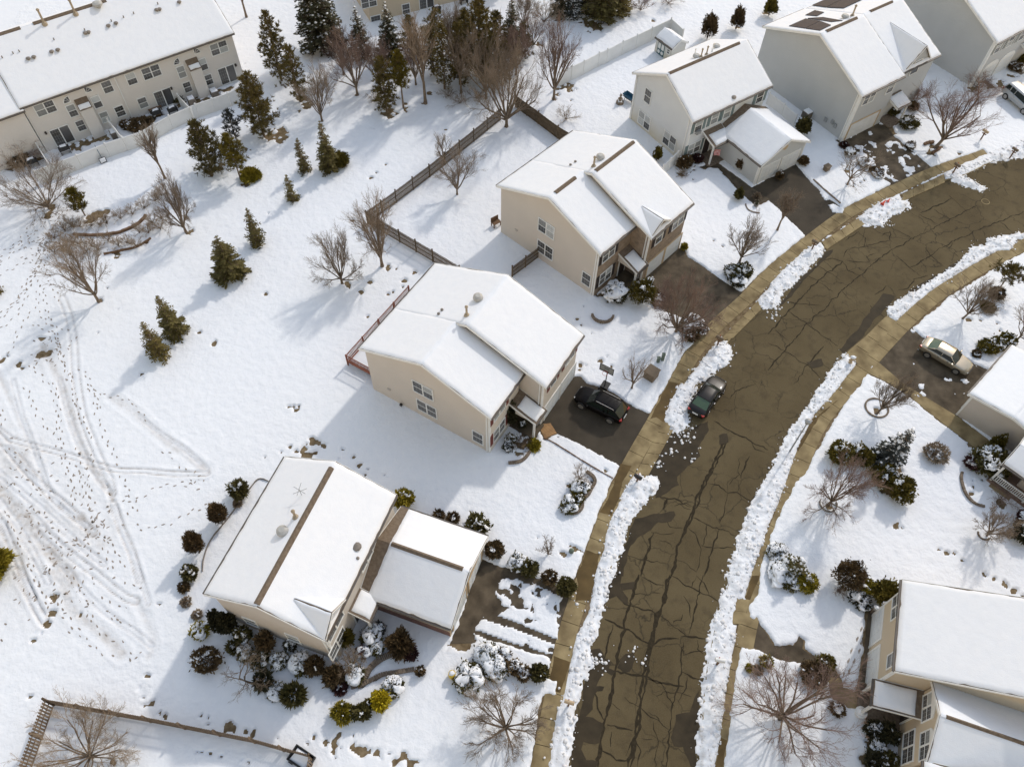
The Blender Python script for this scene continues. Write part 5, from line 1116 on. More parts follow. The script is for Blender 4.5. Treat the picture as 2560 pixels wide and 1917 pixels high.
# snow crumbs on the road and walks
ico = bpy.data.meshes.new('tmp')
def blob_template():
    import bmesh
    bm = bmesh.new(); bmesh.ops.create_icosphere(bm, subdivisions=1, radius=1); V = np.array([v.co[:] for v in bm.verts]); F = np.array([[v.index for v in f.verts] for f in bm.faces]); bm.free(); return V, F
BV, BF = blob_template()
def blobs(C, R, flat=.6, jit=.28, rng=RNG):
    n = len(C); V = BV[None] * (1 + (rng.random((n, len(BV), 1)) - .5) * 2 * jit); V = V * np.asarray(R)[:, None, None]; V[..., 2] *= flat
    V = V + np.asarray(C)[:, None]; F = BF[None] + (np.arange(n) * len(BV))[:, None, None]
    return V.reshape(-1, 3), F.reshape(-1, 3)
C = []; R = []
for P in BANKS:
    P = W2(P); lo, hi = P.min(0), P.max(0); Q_ = lo + (hi - lo) * RNG.random((int((hi - lo).prod() * 9), 2)); ins = np.zeros(len(Q_), bool)
    for k in range(len(P)):
        a = P[k]; b = P[(k + 1) % len(P)]; c = (a[1] > Q_[:, 1]) != (b[1] > Q_[:, 1]); e1 = b[1] - a[1] if abs(b[1] - a[1]) > 1e-9 else 1e-9; ins ^= c & (Q_[:, 0] < a[0] + (Q_[:, 1] - a[1]) / e1 * (b[0] - a[0]))
    for q in Q_[ins]: r = .05 + .17 * RNG.random() ** 3; C.append((*q, snow_z(*q) - r * .12)); R.append(r)
    for i in range(len(P)):
        a, b = P[i], P[(i + 1) % len(P)]; n = int(np.linalg.norm(b - a) * 2.2)
        for k_ in range(n):
            q = a + (b - a) * RNG.random() + RNG.normal(0, .17, 2); r = .025 + .09 * RNG.random() ** 3.5; C.append((*q, .03 + r * .3 + .15 * RNG.random() * (r > .07))); R.append(r)
for x, y, n, s in ((1640, 1165, 10, .5), (1655, 1150, 10, .5), (1680, 1130, 8, .4), (1730, 1146, 5, .3), (1590, 1640, 16, .8), (1510, 1660, 12, .6), (1486, 1655, 10, .5), (1945, 755, 14, .9), (1935, 790, 16, .7), (1690, 1085, 26, 1.1), (1720, 1070, 16, .7), (1520, 1345, 4, .5), (2225, 560, 10, .6), (1345, 1690, 10, .5), (1455, 1520, 8, .5), (1720, 1110, 8, 1.0), (1438, 1490, 5, .3), (1720, 1010, 12, .6)):
    P = U(x, y)
    for k_ in range(n): C.append((*(P[:2] + RNG.normal(0, s * .6, 2)), .04)); R.append(.04 + .12 * RNG.random() ** 2)
V, F = blobs(np.array(C), np.array(R)); tag(mesh('snow_crumbs', V, F, M['bank_snow'], smooth=True), label='scattered crumbs of ploughed snow along the kerbs and road', kind='stuff')

# footprints
FP = [(bA, [(0, 530), (130, 470), (270, 300), (420, 180)]), (bA, [(0, 640), (120, 540), (250, 440), (330, 330), (500, 200), (600, 120)]), (bA, [(0, 600), (100, 520), (200, 440), (330, 330)]), (bA, [(10, 720), (150, 650), (280, 560)]),
 (bA, [(560, 180), (440, 330), (350, 480), (340, 620), (250, 800), (200, 880), (60, 1060), (0, 1110)]), (bA, [(600, 130), (480, 280), (380, 420), (330, 560), (320, 700), (230, 860), (120, 1000)]), (bA, [(330, 620), (260, 850), (130, 1100), (0, 1190)]), (bA, [(270, 1050), (180, 1180), (120, 1330), (80, 1420)]), (bA, [(520, 230), (420, 380), (370, 500), (350, 650), (300, 760)]),
 (bA, [(400, 640), (420, 740), (480, 850), (500, 960)]), (bA, [(340, 780), (330, 950), (360, 1080), (480, 1200), (520, 1400), (600, 1560), (660, 1656)]), (bA, [(370, 820), (420, 1050), (480, 1190), (500, 1300), (560, 1500), (620, 1656)]), (bA, [(300, 1150), (400, 1200), (520, 1340), (560, 1500), (600, 1656)]), (bA, [(270, 1500), (330, 1570), (400, 1640)]), (bA, [(700, 1530), (790, 1650), (830, 1760), (880, 1900)]), (bA, [(560, 1180), (650, 1260), (600, 1350), (660, 1400)]), (bA, [(300, 700), (230, 800), (130, 960), (0, 1060)]), (bA, [(420, 640), (400, 560), (430, 440), (520, 330)]),
 (bB, [(230, 40), (330, 270), (420, 400)]), (bB, [(440, 0), (500, 250), (490, 450), (560, 700), (620, 900), (660, 1110)]), (bB, [(470, 0), (520, 200), (540, 430), (550, 560), (620, 800), (640, 960)]), (bB, [(620, 0), (690, 240), (800, 520), (790, 680), (760, 800), (770, 1000), (770, 1110)]), (bB, [(640, 50), (660, 200), (740, 380), (800, 560)]), (bB, [(800, 60), (830, 200), (880, 370), (960, 550), (1020, 670), (1070, 850), (1150, 990), (1180, 1140)]),
 (bB, [(720, 0), (860, 90), (1000, 120), (1130, 160), (1240, 280), (1300, 360)]), (bB, [(1410, 590), (1490, 620), (1560, 720), (1640, 800)]), (bB, [(1720, 840), (1480, 870), (1320, 920), (1200, 990), (1060, 1030), (880, 1100), (700, 1130)]), (bB, [(1790, 1060), (1650, 1110), (1500, 1190), (1330, 1240), (1250, 1260), (1140, 1200)]), (bB, [(850, 1320), (960, 1370), (1040, 1500), (1090, 1600)]), (bB, [(680, 700), (740, 760), (770, 860), (800, 940), (810, 1080), (780, 1180)]), (bB, [(670, 560), (690, 720), (720, 1050)]), (bB, [(300, 1180), (420, 1300), (560, 1360), (700, 1350), (800, 1290)]), (bB, [(100, 1000), (240, 1150), (330, 1300), (420, 1450), (480, 1560)]), (bB, [(60, 1100), (130, 1300), (220, 1480), (280, 1620)]), (bB, [(0, 200), (50, 300), (30, 400)]), (bB, [(100, 560), (200, 720), (330, 900), (420, 1000)]), (bB, [(880, 1300), (920, 1450), (1000, 1600)]), (bB, [(600, 1420), (740, 1380), (820, 1440), (940, 1600)]),
 (bC, [(600, 0), (720, 200), (790, 340), (880, 520), (1030, 570), (1090, 630)]), (bC, [(480, 150), (540, 310), (680, 480), (790, 600), (900, 670), (1000, 740)]), (bC, [(1140, 665), (1200, 680), (1260, 670)]), (bC, [(1140, 715), (1170, 730), (1210, 705)]), (bC, [(900, 190), (1000, 380), (1100, 440), (1200, 510)]), (bC, [(640, 60), (740, 210), (800, 250), (920, 320), (1000, 400), (1060, 450)]), (bC, [(320, 60), (390, 160), (420, 260)]), (bC, [(960, 30), (1000, 140), (1060, 260), (1100, 330)]), (bC, [(1100, 60), (1160, 120), (1240, 100)])]
C = []; A = []
for li, (bb, pl) in enumerate(FP):
    L = smooth_line(W2(zoomed(*bb, K, pl)), 6); d = np.concatenate([[0], np.cumsum(np.linalg.norm(np.diff(L, axis=0), axis=1))]); t = 0; sd = 1
    while t < d[-1]:
        p = np.array([np.interp(t, d, L[:, 0]), np.interp(t, d, L[:, 1])]); q = np.array([np.interp(t + .2, d, L[:, 0]), np.interp(t + .2, d, L[:, 1])]); e = q - p
        e = e / (np.linalg.norm(e) + 1e-6); n = np.array([e[1], -e[0]])
        if np.linalg.norm(q - p) > .01: C.append(p + n * sd * .11 + RNG.normal(0, .05, 2)); A.append(math.atan2(e[1], e[0]) + RNG.normal(0, .25))
        sd = -sd; t += .42 + .3 * RNG.random()
for bb, c_, n, s in ((bB, (300, 1250), 70, 5), (bB, (700, 1350), 45, 2.0), (bA, (400, 1380), 26, 1.2), (bA, (380, 480), 70, 1.6), (bB, (930, 1180), 24, 1.2), (bC, (500, 60), 50, 3), (bB, (1700, 850), 8, .6), (bB, (60, 800), 40, 3.0)):
    P = U(bb[0] + c_[0] * K, bb[1] + c_[1] * K)
    for k_ in range(n): C.append(P[:2] + RNG.normal(0, s * .6, 2)); A.append(RNG.random() * 6.28)
for pl in ([(2150, 1576), (2140, 1600), (2125, 1630), (2118, 1655), (2105, 1690)], [(2158, 1576), (2150, 1610), (2145, 1630), (2132, 1655), (2120, 1680)], [(1735, 420), (1725, 435)], [(1740, 410), (1715, 440)]):
    L = W2(pl)
    for p in L: C.append(p); A.append(1.2 + RNG.normal(0, .3)); C.append(p + (.1, .12)); A.append(1.2)
t8 = np.linspace(0, 2 * math.pi, 9)[:-1]; V = []; F = []
for i, (c, a) in enumerate(zip(C, A)):
    lw, ww = .115 + .05 * RNG.random(), .042 + .022 * RNG.random(); x = np.cos(t8) * lw; y = np.sin(t8) * ww * (1 + .25 * np.cos(t8))
    z_ = snow_z(*c) + .014
    for u, v in zip(x, y): V.append((c[0] + u * math.cos(a) - v * math.sin(a), c[1] + u * math.sin(a) + v * math.cos(a), z_))
    F.append(list(range(8 * i, 8 * i + 8)))
tag(mesh('footprints', V, F, M['dig']), label='many brown footprints trampled across the snowy lawn', kind='stuff')
# ------------------------------------------------------------------ plants
def unit(n, rng): v = rng.normal(size=(n, 3)); return v / np.linalg.norm(v, axis=1, keepdims=True)

def leaf_quads(C, A, B):
    """quads centred at C with half axes A (long) and B (wide)"""
    V = np.stack([C - A - B * .6, C + A * .2 - B, C + A, C + A * .2 + B], 1).reshape(-1, 3); n = len(C)
    return V, np.arange(4 * n).reshape(n, 4)

def segs_mesh(name, P0, P1, R0, R1, m, parent, k=4):
    P0, P1, R0, R1 = map(np.asarray, (P0, P1, R0, R1)); D = P1 - P0; D /= np.linalg.norm(D, axis=1, keepdims=True) + 1e-9
    ref = np.where(np.abs(D[:, 2:3]) < .9, [[0, 0, 1.0]], [[1.0, 0, 0]]); A = np.cross(D, ref); A /= np.linalg.norm(A, axis=1, keepdims=True); B = np.cross(D, A)
    t = np.linspace(0, 2 * math.pi, k, endpoint=False); ring = A[:, None] * np.cos(t)[None, :, None] + B[:, None] * np.sin(t)[None, :, None]
    V = np.concatenate([P0[:, None] + ring * R0[:, None, None], P1[:, None] + ring * R1[:, None, None]], 1); n = len(P0)
    j = np.arange(k); F = np.stack([j, (j + 1) % k, k + (j + 1) % k, k + j], 1)[None] + (np.arange(n) * 2 * k)[:, None, None]
    return mesh(name, V.reshape(-1, 3), F.reshape(-1, 4), m, parent, smooth=True)

STY = {  # trunk share, limbs, limb angle, levels, twigs per limb, upward pull, wobble
 'vase': (.22, 11, (.25, .85), 4, 5, .07, .10), 'round': (.14, 14, (.25, 1.3), 4, 5, .04, .12), 'spread': (.10, 18, (.45, 1.4), 4, 5, .02, .12), 'slim': (.30, 14, (.3, .7), 3, 5, .10, .14),
 'sapling': (.25, 8, (.35, .9), 3, 4, .08, .2), 'bush': (.02, 14, (.2, 1.2), 3, 4, .05, .22), 'open': (.30, 6, (.5, 1.1), 3, 4, .04, .25)}

def bare_tree(name, base, H, R, style, label, group=None, m_tw='twig', m_bk='bark', lean=(0, 0), seed=0, cat='tree', tr=None, rmin=.0075, thick=1.0):
    rng = random.Random(seed * 7 + 13); tf, nl, ang, LV, nt, upb, wob = STY[style]
    S0 = {0: [], 1: []}
    def branch(p, d, L, r, lev):
        n = (5, 4, 4, 3, 2)[min(lev, 4)]; step = L / n
        for i in range(n):
            d = d + Vector((rng.gauss(0, wob), rng.gauss(0, wob), rng.gauss(0, wob * .6) + upb)); d.normalize(); q = p + d * step; r2 = max(rmin * .8, r * (1 - .5 / n))
            S0[0 if lev <= 1 else 1].append((p[:], q[:], r, r2)); p, r = q, r2
            if lev >= LV - 1 and H > 1.6 and rng.random() < .6:      # short outer twigs
                for k in range(2 if lev >= LV else 1):
                    t = (d + Vector((rng.gauss(0, .4), rng.gauss(0, .4), rng.gauss(.1, .35)))).normalized() * L * rng.uniform(.3, .8); m_ = p + t * .5 + Vector((rng.gauss(0, .04), rng.gauss(0, .04), .02)) * L; S0[1].append((p[:], m_[:], rmin * .7, rmin * .6)); S0[1].append((m_[:], (p + t)[:], rmin * .6, rmin * .45))
            if lev < LV and (i > 0 or lev > 1):
                for k in range(2 if (lev >= LV - 1 and style not in ('open', 'sapling')) or rng.random() < .45 else 1):
                    a = rng.uniform(.28, .75); az = rng.uniform(0, 6.283); e = d.orthogonal().normalized(); f = d.cross(e); nd = d * math.cos(a) + (e * math.cos(az) + f * math.sin(az)) * math.sin(a)
                    branch(p.copy(), nd.normalized(), L * rng.uniform(.42, .66) * (1 - .25 * i / n), max(rmin, r * .58), lev + 1)
    r0 = (tr or (.015 * H + .028)) * thick; p = Vector((0, 0, -.05)); tl = max(.25, tf * H); d = Vector((lean[0], lean[1], 1)).normalized(); n = 3
    for i in range(n): q = p + d * tl / n; r1 = r0 * (1 - .08 * (i + 1)); S0[0].append((p[:], q[:], r0 * (1 - .08 * i) * (1.35 if i == 0 else 1), r1)); p = q
    az0 = rng.uniform(0, 6.28)
    for i in range(nl):
        a = ang[0] + (ang[1] - ang[0]) * ((i + .5) / nl) * rng.uniform(.8, 1.15); az = az0 + i * 2.399 + rng.uniform(-.3, .3); e = Vector((math.cos(az) * math.sin(a), math.sin(az) * math.sin(a), math.cos(a)))
        pp = p - d * tl * (.35 * rng.random() if style not in ('slim',) else -.9 * (i / nl) * (H / tl - 1) * .6)
        branch(pp.copy(), e, (H - tl) * (.62 + .2 * math.cos(a)) * rng.uniform(.8, 1.05) * (.7 if style == 'slim' else 1), r0 * .5 * (1.0 if style != 'bush' else .9), 1)
    if style in ('slim', 'vase', 'sapling', 'open'): branch(p.copy(), d, (H - tl) * .9, r0 * .75, 1)
    allp = np.array([s[1] for s in S0[0] + S0[1]]); top = np.percentile(allp[:, 2], 98.5); rr = np.percentile(np.hypot(allp[:, 0], allp[:, 1]), 93); fz = H / top; fr = R / max(rr, .05)
    root = empty(name, base, 0, label, cat, group)
    for lv, nm, mm in ((0, 'trunk', m_bk), (1, 'crown', m_tw)):
        A = np.array([s[0] + s[1] + (s[2], s[3]) for s in S0[lv]]); sc = np.array((fr, fr, fz))
        segs_mesh(nm, A[:, 0:3] * sc, A[:, 3:6] * sc, A[:, 6], A[:, 7], M[mm], root, 6 if lv == 0 else 3)
    return root

def conifer(name, base, H, R, kind, label, m='l_spruce', snow=0.0, group=None, seed=0, bottom=.06, dens=1.0, cat='evergreen tree'):
    rng = np.random.default_rng(seed + 100); C = []; A = []; B = []; bp0 = []; bp1 = []; br = []; SNC = []; SNR = []
    if kind == 'spruce':
        nw = int(max(9, H * 3.0))
        for i in range(nw):
            t = i / (nw - 1); z = H * (bottom + (1 - bottom) * t ** .95); rl = R * (1 - t) ** .82 * (1 - .1 * (t < .08)) + .06; nb = max(4, int((10 - 5 * t) * (.8 + .3 * dens)))
            for k in range(nb):
                az = rng.random() * 6.283; L = rl * rng.uniform(.68, 1.12); e = np.array((math.cos(az), math.sin(az), 0)); sl = rng.uniform(-.28, .12) + .5 * t
                p0 = np.array((0, 0, z)); n = max(3, int(L / .17 * dens))
                for s in np.linspace(.12, 1, n):
                    droop = -.16 * s * s * L; p = p0 + e * L * s + np.array((0, 0, sl * L * s + droop + .16 * L * max(0, s - .75)))
                    w = (.30 * (1 - s * .55) * L + .10)
                    for sg in (-1, 1):
                        sd = np.array((-e[1], e[0], 0)) * sg; d = e * .75 + sd * rng.uniform(.5, 1.1) + np.array((0, 0, rng.uniform(-.25, .25))); d /= np.linalg.norm(d)
                        ln = min(.34, w) * rng.uniform(.7, 1.2); C.append(p + d * ln * .6); A.append(d * ln * .75); b = np.cross(d, (0, 0, 1)) + np.array((0, 0, rng.uniform(-.6, .6))); B.append(b / np.linalg.norm(b) * ln * .30)
                    if snow and rng.random() < snow * .55 and s > .25: SNC.append(p + np.array((0, 0, .07))); SNR.append(rng.uniform(.06, .15) * (1 + .4 * (R > 2)))
                bp0.append(p0); bp1.append(p0 + e * L * .8 + np.array((0, 0, sl * L * .8))); br.append(.02 + .012 * L)
    else:  # open pine: tiers of limbs carrying brushy tufts
        nl = int(H * 10 * dens)
        for i in range(nl):
            t = bottom + (1 - bottom) * ((i + rng.random()) / nl) ** .9; z = H * t; q = (t - bottom) / (1 - bottom)
            L = R * (min(1, .45 + 2.2 * q) * (1 - q) ** .75 * 1.15 + .05) * rng.uniform(.55, 1.12); az = i * 2.4 + rng.normal(0, .4); e = np.array((math.cos(az), math.sin(az), rng.uniform(.05, .45) + .5 * q)); p0 = np.array((0, 0, z * .97)); bp0.append(p0); bp1.append(p0 + e * L); br.append(.03)
            for k in range(max(3, int(L * 6.5))):
                s = .22 + .78 * rng.random() ** .8; p = p0 + e * L * s + rng.normal(0, .10 + .07 * L, 3) * (1, 1, .6); nn = 12
                d = unit(nn, rng) * .75 + e * .55 + np.array((0, 0, .4)); d /= np.linalg.norm(d, axis=1, keepdims=True); ln = rng.uniform(.14, .30, nn)
                for dd, l in zip(d, ln): C.append(p + dd * l * .5); A.append(dd * l); b = np.cross(dd, rng.normal(size=3)); B.append(b / (np.linalg.norm(b) + 1e-6) * l * .115)
                if snow and rng.random() < snow * .5: SNC.append(p + np.array((0, 0, .1))); SNR.append(rng.uniform(.05, .12))
    root = empty(name, base, 0, label, cat, group)
    V, F = leaf_quads(np.array(C), np.array(A), np.array(B)); mesh('crown', V, F, M[m], root)
    bp0 += [np.array((0, 0, -.05)), np.array((0, 0, H * .5))]; bp1 += [np.array((0, 0, H * .5)), np.array((0, 0, H * .97))]; br += [.035 + .013 * H, .02 + .008 * H]
    br = np.array(br); segs_mesh('trunk', np.array(bp0), np.array(bp1), br, br * .5, M['bark'], root, 5)
    if SNC: V, F = blobs(np.array(SNC), np.array(SNR), .5, .35, rng); tag(mesh('snow', V, F, M['snow'], root, smooth=True), kind='stuff')
    return root

def shrub(name, base, W, H, m, label, snow=0.0, group=None, seed=0, spiky=.3, leaf=.085, lump=.30, cat='shrub', n=None, cone=False, up=False):
    """leafy shrub: thousands of small leaves through an uneven dome, with snow lodged on top"""
    rng = np.random.default_rng(seed + 500); n = n or int(min(5200, max(500, 1250 * W * max(W, H)) * (.085 / leaf) ** 1.2))
    u = unit(n, rng); u[:, 2] = np.abs(u[:, 2]) * 1.15 - .28; u /= np.linalg.norm(u, axis=1, keepdims=True)
    az = np.arctan2(u[:, 1], u[:, 0]); lm = 1 + lump * (fbm(az * 1.3 + seed * 3.1, u[:, 2] * 2.6 + seed, 3, seed) - .5) * 3.2
    rr = rng.random(n) ** .34 * lm * (1 + .28 * np.maximum(0, rng.normal(0, .5, n)) * (rng.random(n) < .25)); zc = H * .46; Px = np.stack([u[:, 0] * W / 2 * rr, u[:, 1] * W / 2 * rr, zc + u[:, 2] * (H - zc) * rr * 1.02], 1)
    if cone: f = np.clip(1.12 - .85 * Px[:, 2] / H, .08, 1.1); Px[:, :2] *= f[:, None]
    Px[:, 2] = np.maximum(Px[:, 2], .04 + .08 * rng.random(n))
    d = u * (.6 + spiky) + unit(n, rng) * .8 + np.array((0, 0, .7 if up else .25)); d /= np.linalg.norm(d, axis=1, keepdims=True); ln = leaf * rng.uniform(.6, 1.5, n) * (1 + spiky)
    b = np.cross(d, unit(n, rng)); b /= np.linalg.norm(b, axis=1, keepdims=True) + 1e-9
    V, F = leaf_quads(Px + d * ln[:, None] * .4, d * ln[:, None], b * (ln * (.42 if spiky < .6 else .25))[:, None])
    root = empty(name, base, 0, label, cat, group); mesh('foliage', V, F, M[m], root)
    g = []; k = 7
    for i in range(k): a = i * 6.283 / k; g.append(((0, 0, -.03), (math.cos(a) * W * .28, math.sin(a) * W * .28, H * .6), .03, .012))
    A = np.array([x[0] + x[1] + (x[2], x[3]) for x in g]); segs_mesh('stem', A[:, :3], A[:, 3:6], A[:, 6], A[:, 7], M['twig_dark'], root, 4)
    if snow > 0:
        na, ne = max(18, int(W * 26)), max(9, int(W * 13)); AZ, EL = np.meshgrid(np.linspace(0, 2 * math.pi, na + 1), np.linspace(1.0, -.12 if snow > 1 else .12, ne), indexing='ij')
        EL = np.arcsin(np.clip(EL, -1, 1)); ux, uy, uz = np.cos(AZ) * np.cos(EL), np.sin(AZ) * np.cos(EL), np.sin(EL)
        lm = 1 + lump * (fbm(AZ * 1.3 + seed * 3.1, uz * 2.6 + seed, 3, seed) - .5) * 3.2; lm[-1] = lm[0]; rs = (1.02 if snow < .9 else 1.13) + .22 * (fbm(ux * 3.2 + seed, uy * 3.2 + uz * 2, 3, seed + 2) - .5)
        X = np.stack([ux * W / 2 * lm * rs, uy * W / 2 * lm * rs, zc + uz * (H - zc) * lm * rs + .02], -1)
        if cone: f = np.clip(1.12 - .85 * X[..., 2] / H, .08, 1.1); X[..., :2] *= f[..., None]
        nz = fbm(ux * 2.2 + seed * 1.7 + 40, uy * 2.2 + uz + seed * 2, 3, seed + 5) * .55 + fbm(ux * W * 4.5 + seed, uy * W * 4.5 + uz * 3, 3, seed + 6) * .45 + (uz - .55) * .16; nz[-1] = nz[0]
        keep = nz > .74 - .26 * min(1.6, snow + .25); i, k = np.meshgrid(np.arange(na), np.arange(ne - 1), indexing='ij'); ok = (keep[i, k].astype(int) + keep[i + 1, k] + keep[i + 1, k + 1] + keep[i, k + 1]) >= 3
        F = np.stack([i * ne + k, (i + 1) * ne + k, (i + 1) * ne + k + 1, i * ne + k + 1], -1)[ok]
        if len(F):
            us, inv = np.unique(F.ravel(), return_inverse=True); V = X.reshape(-1, 3)[us] * (1 + rng.normal(0, .012, (len(us), 1))); so = tag(mesh('snow', V, inv.reshape(-1, 4), M['snow'], root, smooth=True), kind='stuff'); sm = so.modifiers.new('thick', 'SOLIDIFY'); sm.thickness = .05; sm.offset = 1
    return root

_sd = [0]
def at_ground(px, py): P = U(px, py); return P
def plant(px, py, wpx, kind, label, hpx=None, H=None, **k):
    """px,py = foot in the photo; wpx = crown width in photo pixels; top pixel or height in metres"""
    _sd[0] += 1; P = U(px, py); sc = mpp(P); z = snow_z(P[0], P[1]) if X0 < P[0] < X1 and Y0 < P[1] < Y1 else .1
    W = wpx * sc
    if H is None: H = height_of((px, py), hpx)
    b = (P[0], P[1], max(0.0, z - .06)); s = k.pop('seed', _sd[0])
    if kind in STY: return bare_tree(k.pop('name', 'bare_tree'), b, H, W / 2, kind, label, seed=s, **k)
    if kind in ('spruce', 'pine'): return conifer(k.pop('name', 'spruce_tree' if kind == 'spruce' else 'pine_tree'), b, H, W / 2 * (.8 if kind == 'spruce' else .88), kind, label, seed=s, **k)
    return shrub(k.pop('name', 'shrub'), b, W, H, kind, label, seed=s, **k)

def pz(base, k, x, y): return (base[0] + x * k, base[1] + y * k)
GB = 'bare trees on the lawns'; GC = 'young conifers on the open snow'; GS = 'foundation shrubs'; GW = 'trees of the wood behind the gardens'
T = plant
# --- bare trees
T(249, 757, 150, 'vase', 'bare tree with a long leaning trunk beside the trampled snow, left', hpx=(172, 600), group=GB, m_tw='twig')
T(466, 582, 92, 'round', 'narrow dense bare tree at the right end of the curved shrub bed', hpx=(405, 440), group=GB)
T(414, 449, 60, 'slim', 'thin tall bare sapling in front of the white vinyl fence', hpx=(348, 327), group=GB)
T(124, 524, 190, 'spread', 'wide bare tree at the left edge below the townhouse fence corner', hpx=(78, 405), group=GB)
T(58, 395, 120, 'bush', 'reddish bare shrub against the left end of the townhouse row', H=2.6, name='bare_shrub', m_tw='twig_red', cat='shrub')
T(856, 711, 128, 'round', 'low round bare tree on the open snow beside the picket fence', hpx=(832, 585), group=GB)
T(956, 668, 125, 'vase', 'bare tree standing against the outer corner of the brown picket fence', hpx=(915, 492), group=GB)
T(1143, 489, 112, 'vase', 'small bare tree inside the picket-fenced yard', hpx=(1136, 382), group=GB)
T(1110, 412, 62, 'sapling', 'bare sapling just outside the long picket fence', hpx=(1097, 330), group=GB)
T(1266, 320, 190, 'round', 'large bare tree at the top corner of the picket fence', hpx=(1245, 120), group=GB, thick=1.2)
T(1384, 252, 112, 'vase', 'tall narrow bare tree beside the white garden fence end', hpx=(1388, 48), group=GB, m_tw='twig_red')
T(1332, 118, 78, 'bush', 'greyish bare bush at the edge of the wood', hpx=(1330, 35), name='bare_shrub', cat='shrub', m_tw='twig_red')
T(1360, 60, 80, 'bush', 'pale bare bush beside the dark spruces at the top edge', H=3.5, name='bare_shrub', cat='shrub', m_tw='twig_tan')
T(1064, 262, 95, 'slim', 'tall slender bare tree with brown twigs in front of the tan townhouse', hpx=(1047, 35), group=GW, m_tw='twig')
T(894, 240, 135, 'vase', 'reddish-brown bare tree with a stout trunk below the dark spruces', hpx=(885, 78), group=GW, m_tw='twig_red')
T(806, 306, 92, 'vase', 'bare tree rising behind the dark narrow spruce', hpx=(800, 172), group=GB)
T(1153, 236, 85, 'slim', 'brown bare tree among the olive pines of the wood', hpx=(1146, 90), group=GW)
T(617, 46, 70, 'slim', 'two-stemmed bare trunk beyond the gable end of the townhouse row', H=8, group=GW)
T(1215, 250, 150, 'round', 'brown-twigged bare tree filling the wood left of the fence corner', hpx=(1195, 75), group=GW)
T(2337, 371, 195, 'vase', 'big reddish bare tree on the lawn left of the silver minivan', hpx=(2420, 205), group=GB, m_tw='twig_red', lean=(.32, .12), thick=1.3)
T(2117, 464, 118, 'sapling', 'small bare tree between the two wet driveways, upper right', hpx=(2122, 358), group=GB)
T(2284, 258, 72, 'bush', 'dense reddish bare shrub beside the grey house porch', H=2.2, name='bare_shrub', m_tw='twig_red', cat='shrub')
T(2440, 222, 95, 'bush', 'reddish brush in front of the grey corner house', H=2.0, name='bare_shrub', m_tw='twig_red', cat='shrub')
T(1848, 657, 100, 'vase', 'bare tree rising from snowy evergreens between brick house drive and neighbour', hpx=(1876, 548), group=GB)
T(1942, 578, 58, 'slim', 'bare sapling beside the dark driveway of the white house', hpx=(1978, 478), group=GB)
T(1689, 831, 178, 'spread', 'spreading bare tree beside the brick house driveway', hpx=(1712, 690), group=GB, m_tw='twig_red')
T(1579, 972, 74, 'sapling', 'small bare tree between basketball hoop and brown cabinet', hpx=(1582, 893), group=GB)
T(1448, 1202, 62, 'sapling', 'small bare tree at the top of the curved stone bed', H=1.9, group=GB)
T(1370, 1386, 56, 'sapling', 'tiny bare tree on the lawn above the snowy round bushes', H=2.2, group=GB)
T(1264, 1822, 205, 'spread', 'wide bare tree beside the left sidewalk at the bottom edge', H=5.2, group=GB, m_tw='twig', thick=1.1)
T(1950, 1793, 295, 'spread', 'largest bare tree, branching low beside the tan house walk', H=7.0, group=GB, m_tw='twig_red', thick=1.2, lean=(.1, .05))
T(2071, 1261, 168, 'round', 'round reddish bare tree in a wire ring on the right lawn', hpx=(2100, 1150), group=GB, m_tw='twig_red')
T(2190, 1036, 95, 'vase', 'leaning bare tree in a dark edging ring beside the gold car drive', hpx=(2262, 965), group=GB, lean=(.35, .2))
T(2465, 1340, 92, 'round', 'bare shrub-like tree with a ring at the right edge below the porch', hpx=(2505, 1270), group=GB)
T(2404, 799, 112, 'vase', 'leaning bare tree on the snow beyond the gold car', hpx=(2465, 705), group=GB, lean=(.35, .1))
T(2536, 857, 112, 'open', 'tall open bare tree at the right edge above the beige garage roof', hpx=(2523, 712), group=GB)
T(236, 1893, 255, 'spread', 'twisted bare tree inside the lower left wooden fence', H=4.2, group=GB, lean=(-.5, .05), thick=1.3, m_tw='twig_tan')
T(636, 1709, 135, 'open', 'sparse bare tree over the shaded snow in front of the taupe house', H=2.9, group=GB, lean=(-.5, 0))
T(880, 1668, 75, 'bush', 'tan bare shrub under the taupe house front gable', H=2.3, name='bare_shrub', cat='shrub', m_tw='twig_tan')
T(1415, 303, 62, 'bush', 'pale dry bush at the end of the solid fence', H=1.5, name='bare_shrub', cat='shrub', m_tw='twig_tan')
T(2097, 1483, 40, 'bush', 'small grey bare shrub between the cypress and the yellow bush', H=.9, name='bare_shrub', cat='shrub', m_tw='twig_red')
T(2497, 1252, 80, 'bush', 'purplish bare shrub below the porch railing', H=1.3, name='bare_shrub', cat='shrub', m_tw='twig_red')
T(1657, 754, 44, 'bush', 'brown bare shrub beside the olive cone at the brick house', H=1.0, name='bare_shrub', cat='shrub', m_tw='twig_dark')
T(1300, 1118, 60, 'bush', 'brown bare shrub in the shaded bed by the beige house porch', H=1.1, name='bare_shrub', cat='shrub', m_tw='twig_dark')
T(1705, 440, 36, 'bush', 'low bare shrub at the tip of the white house bed', H=.8, name='bare_shrub', cat='shrub')
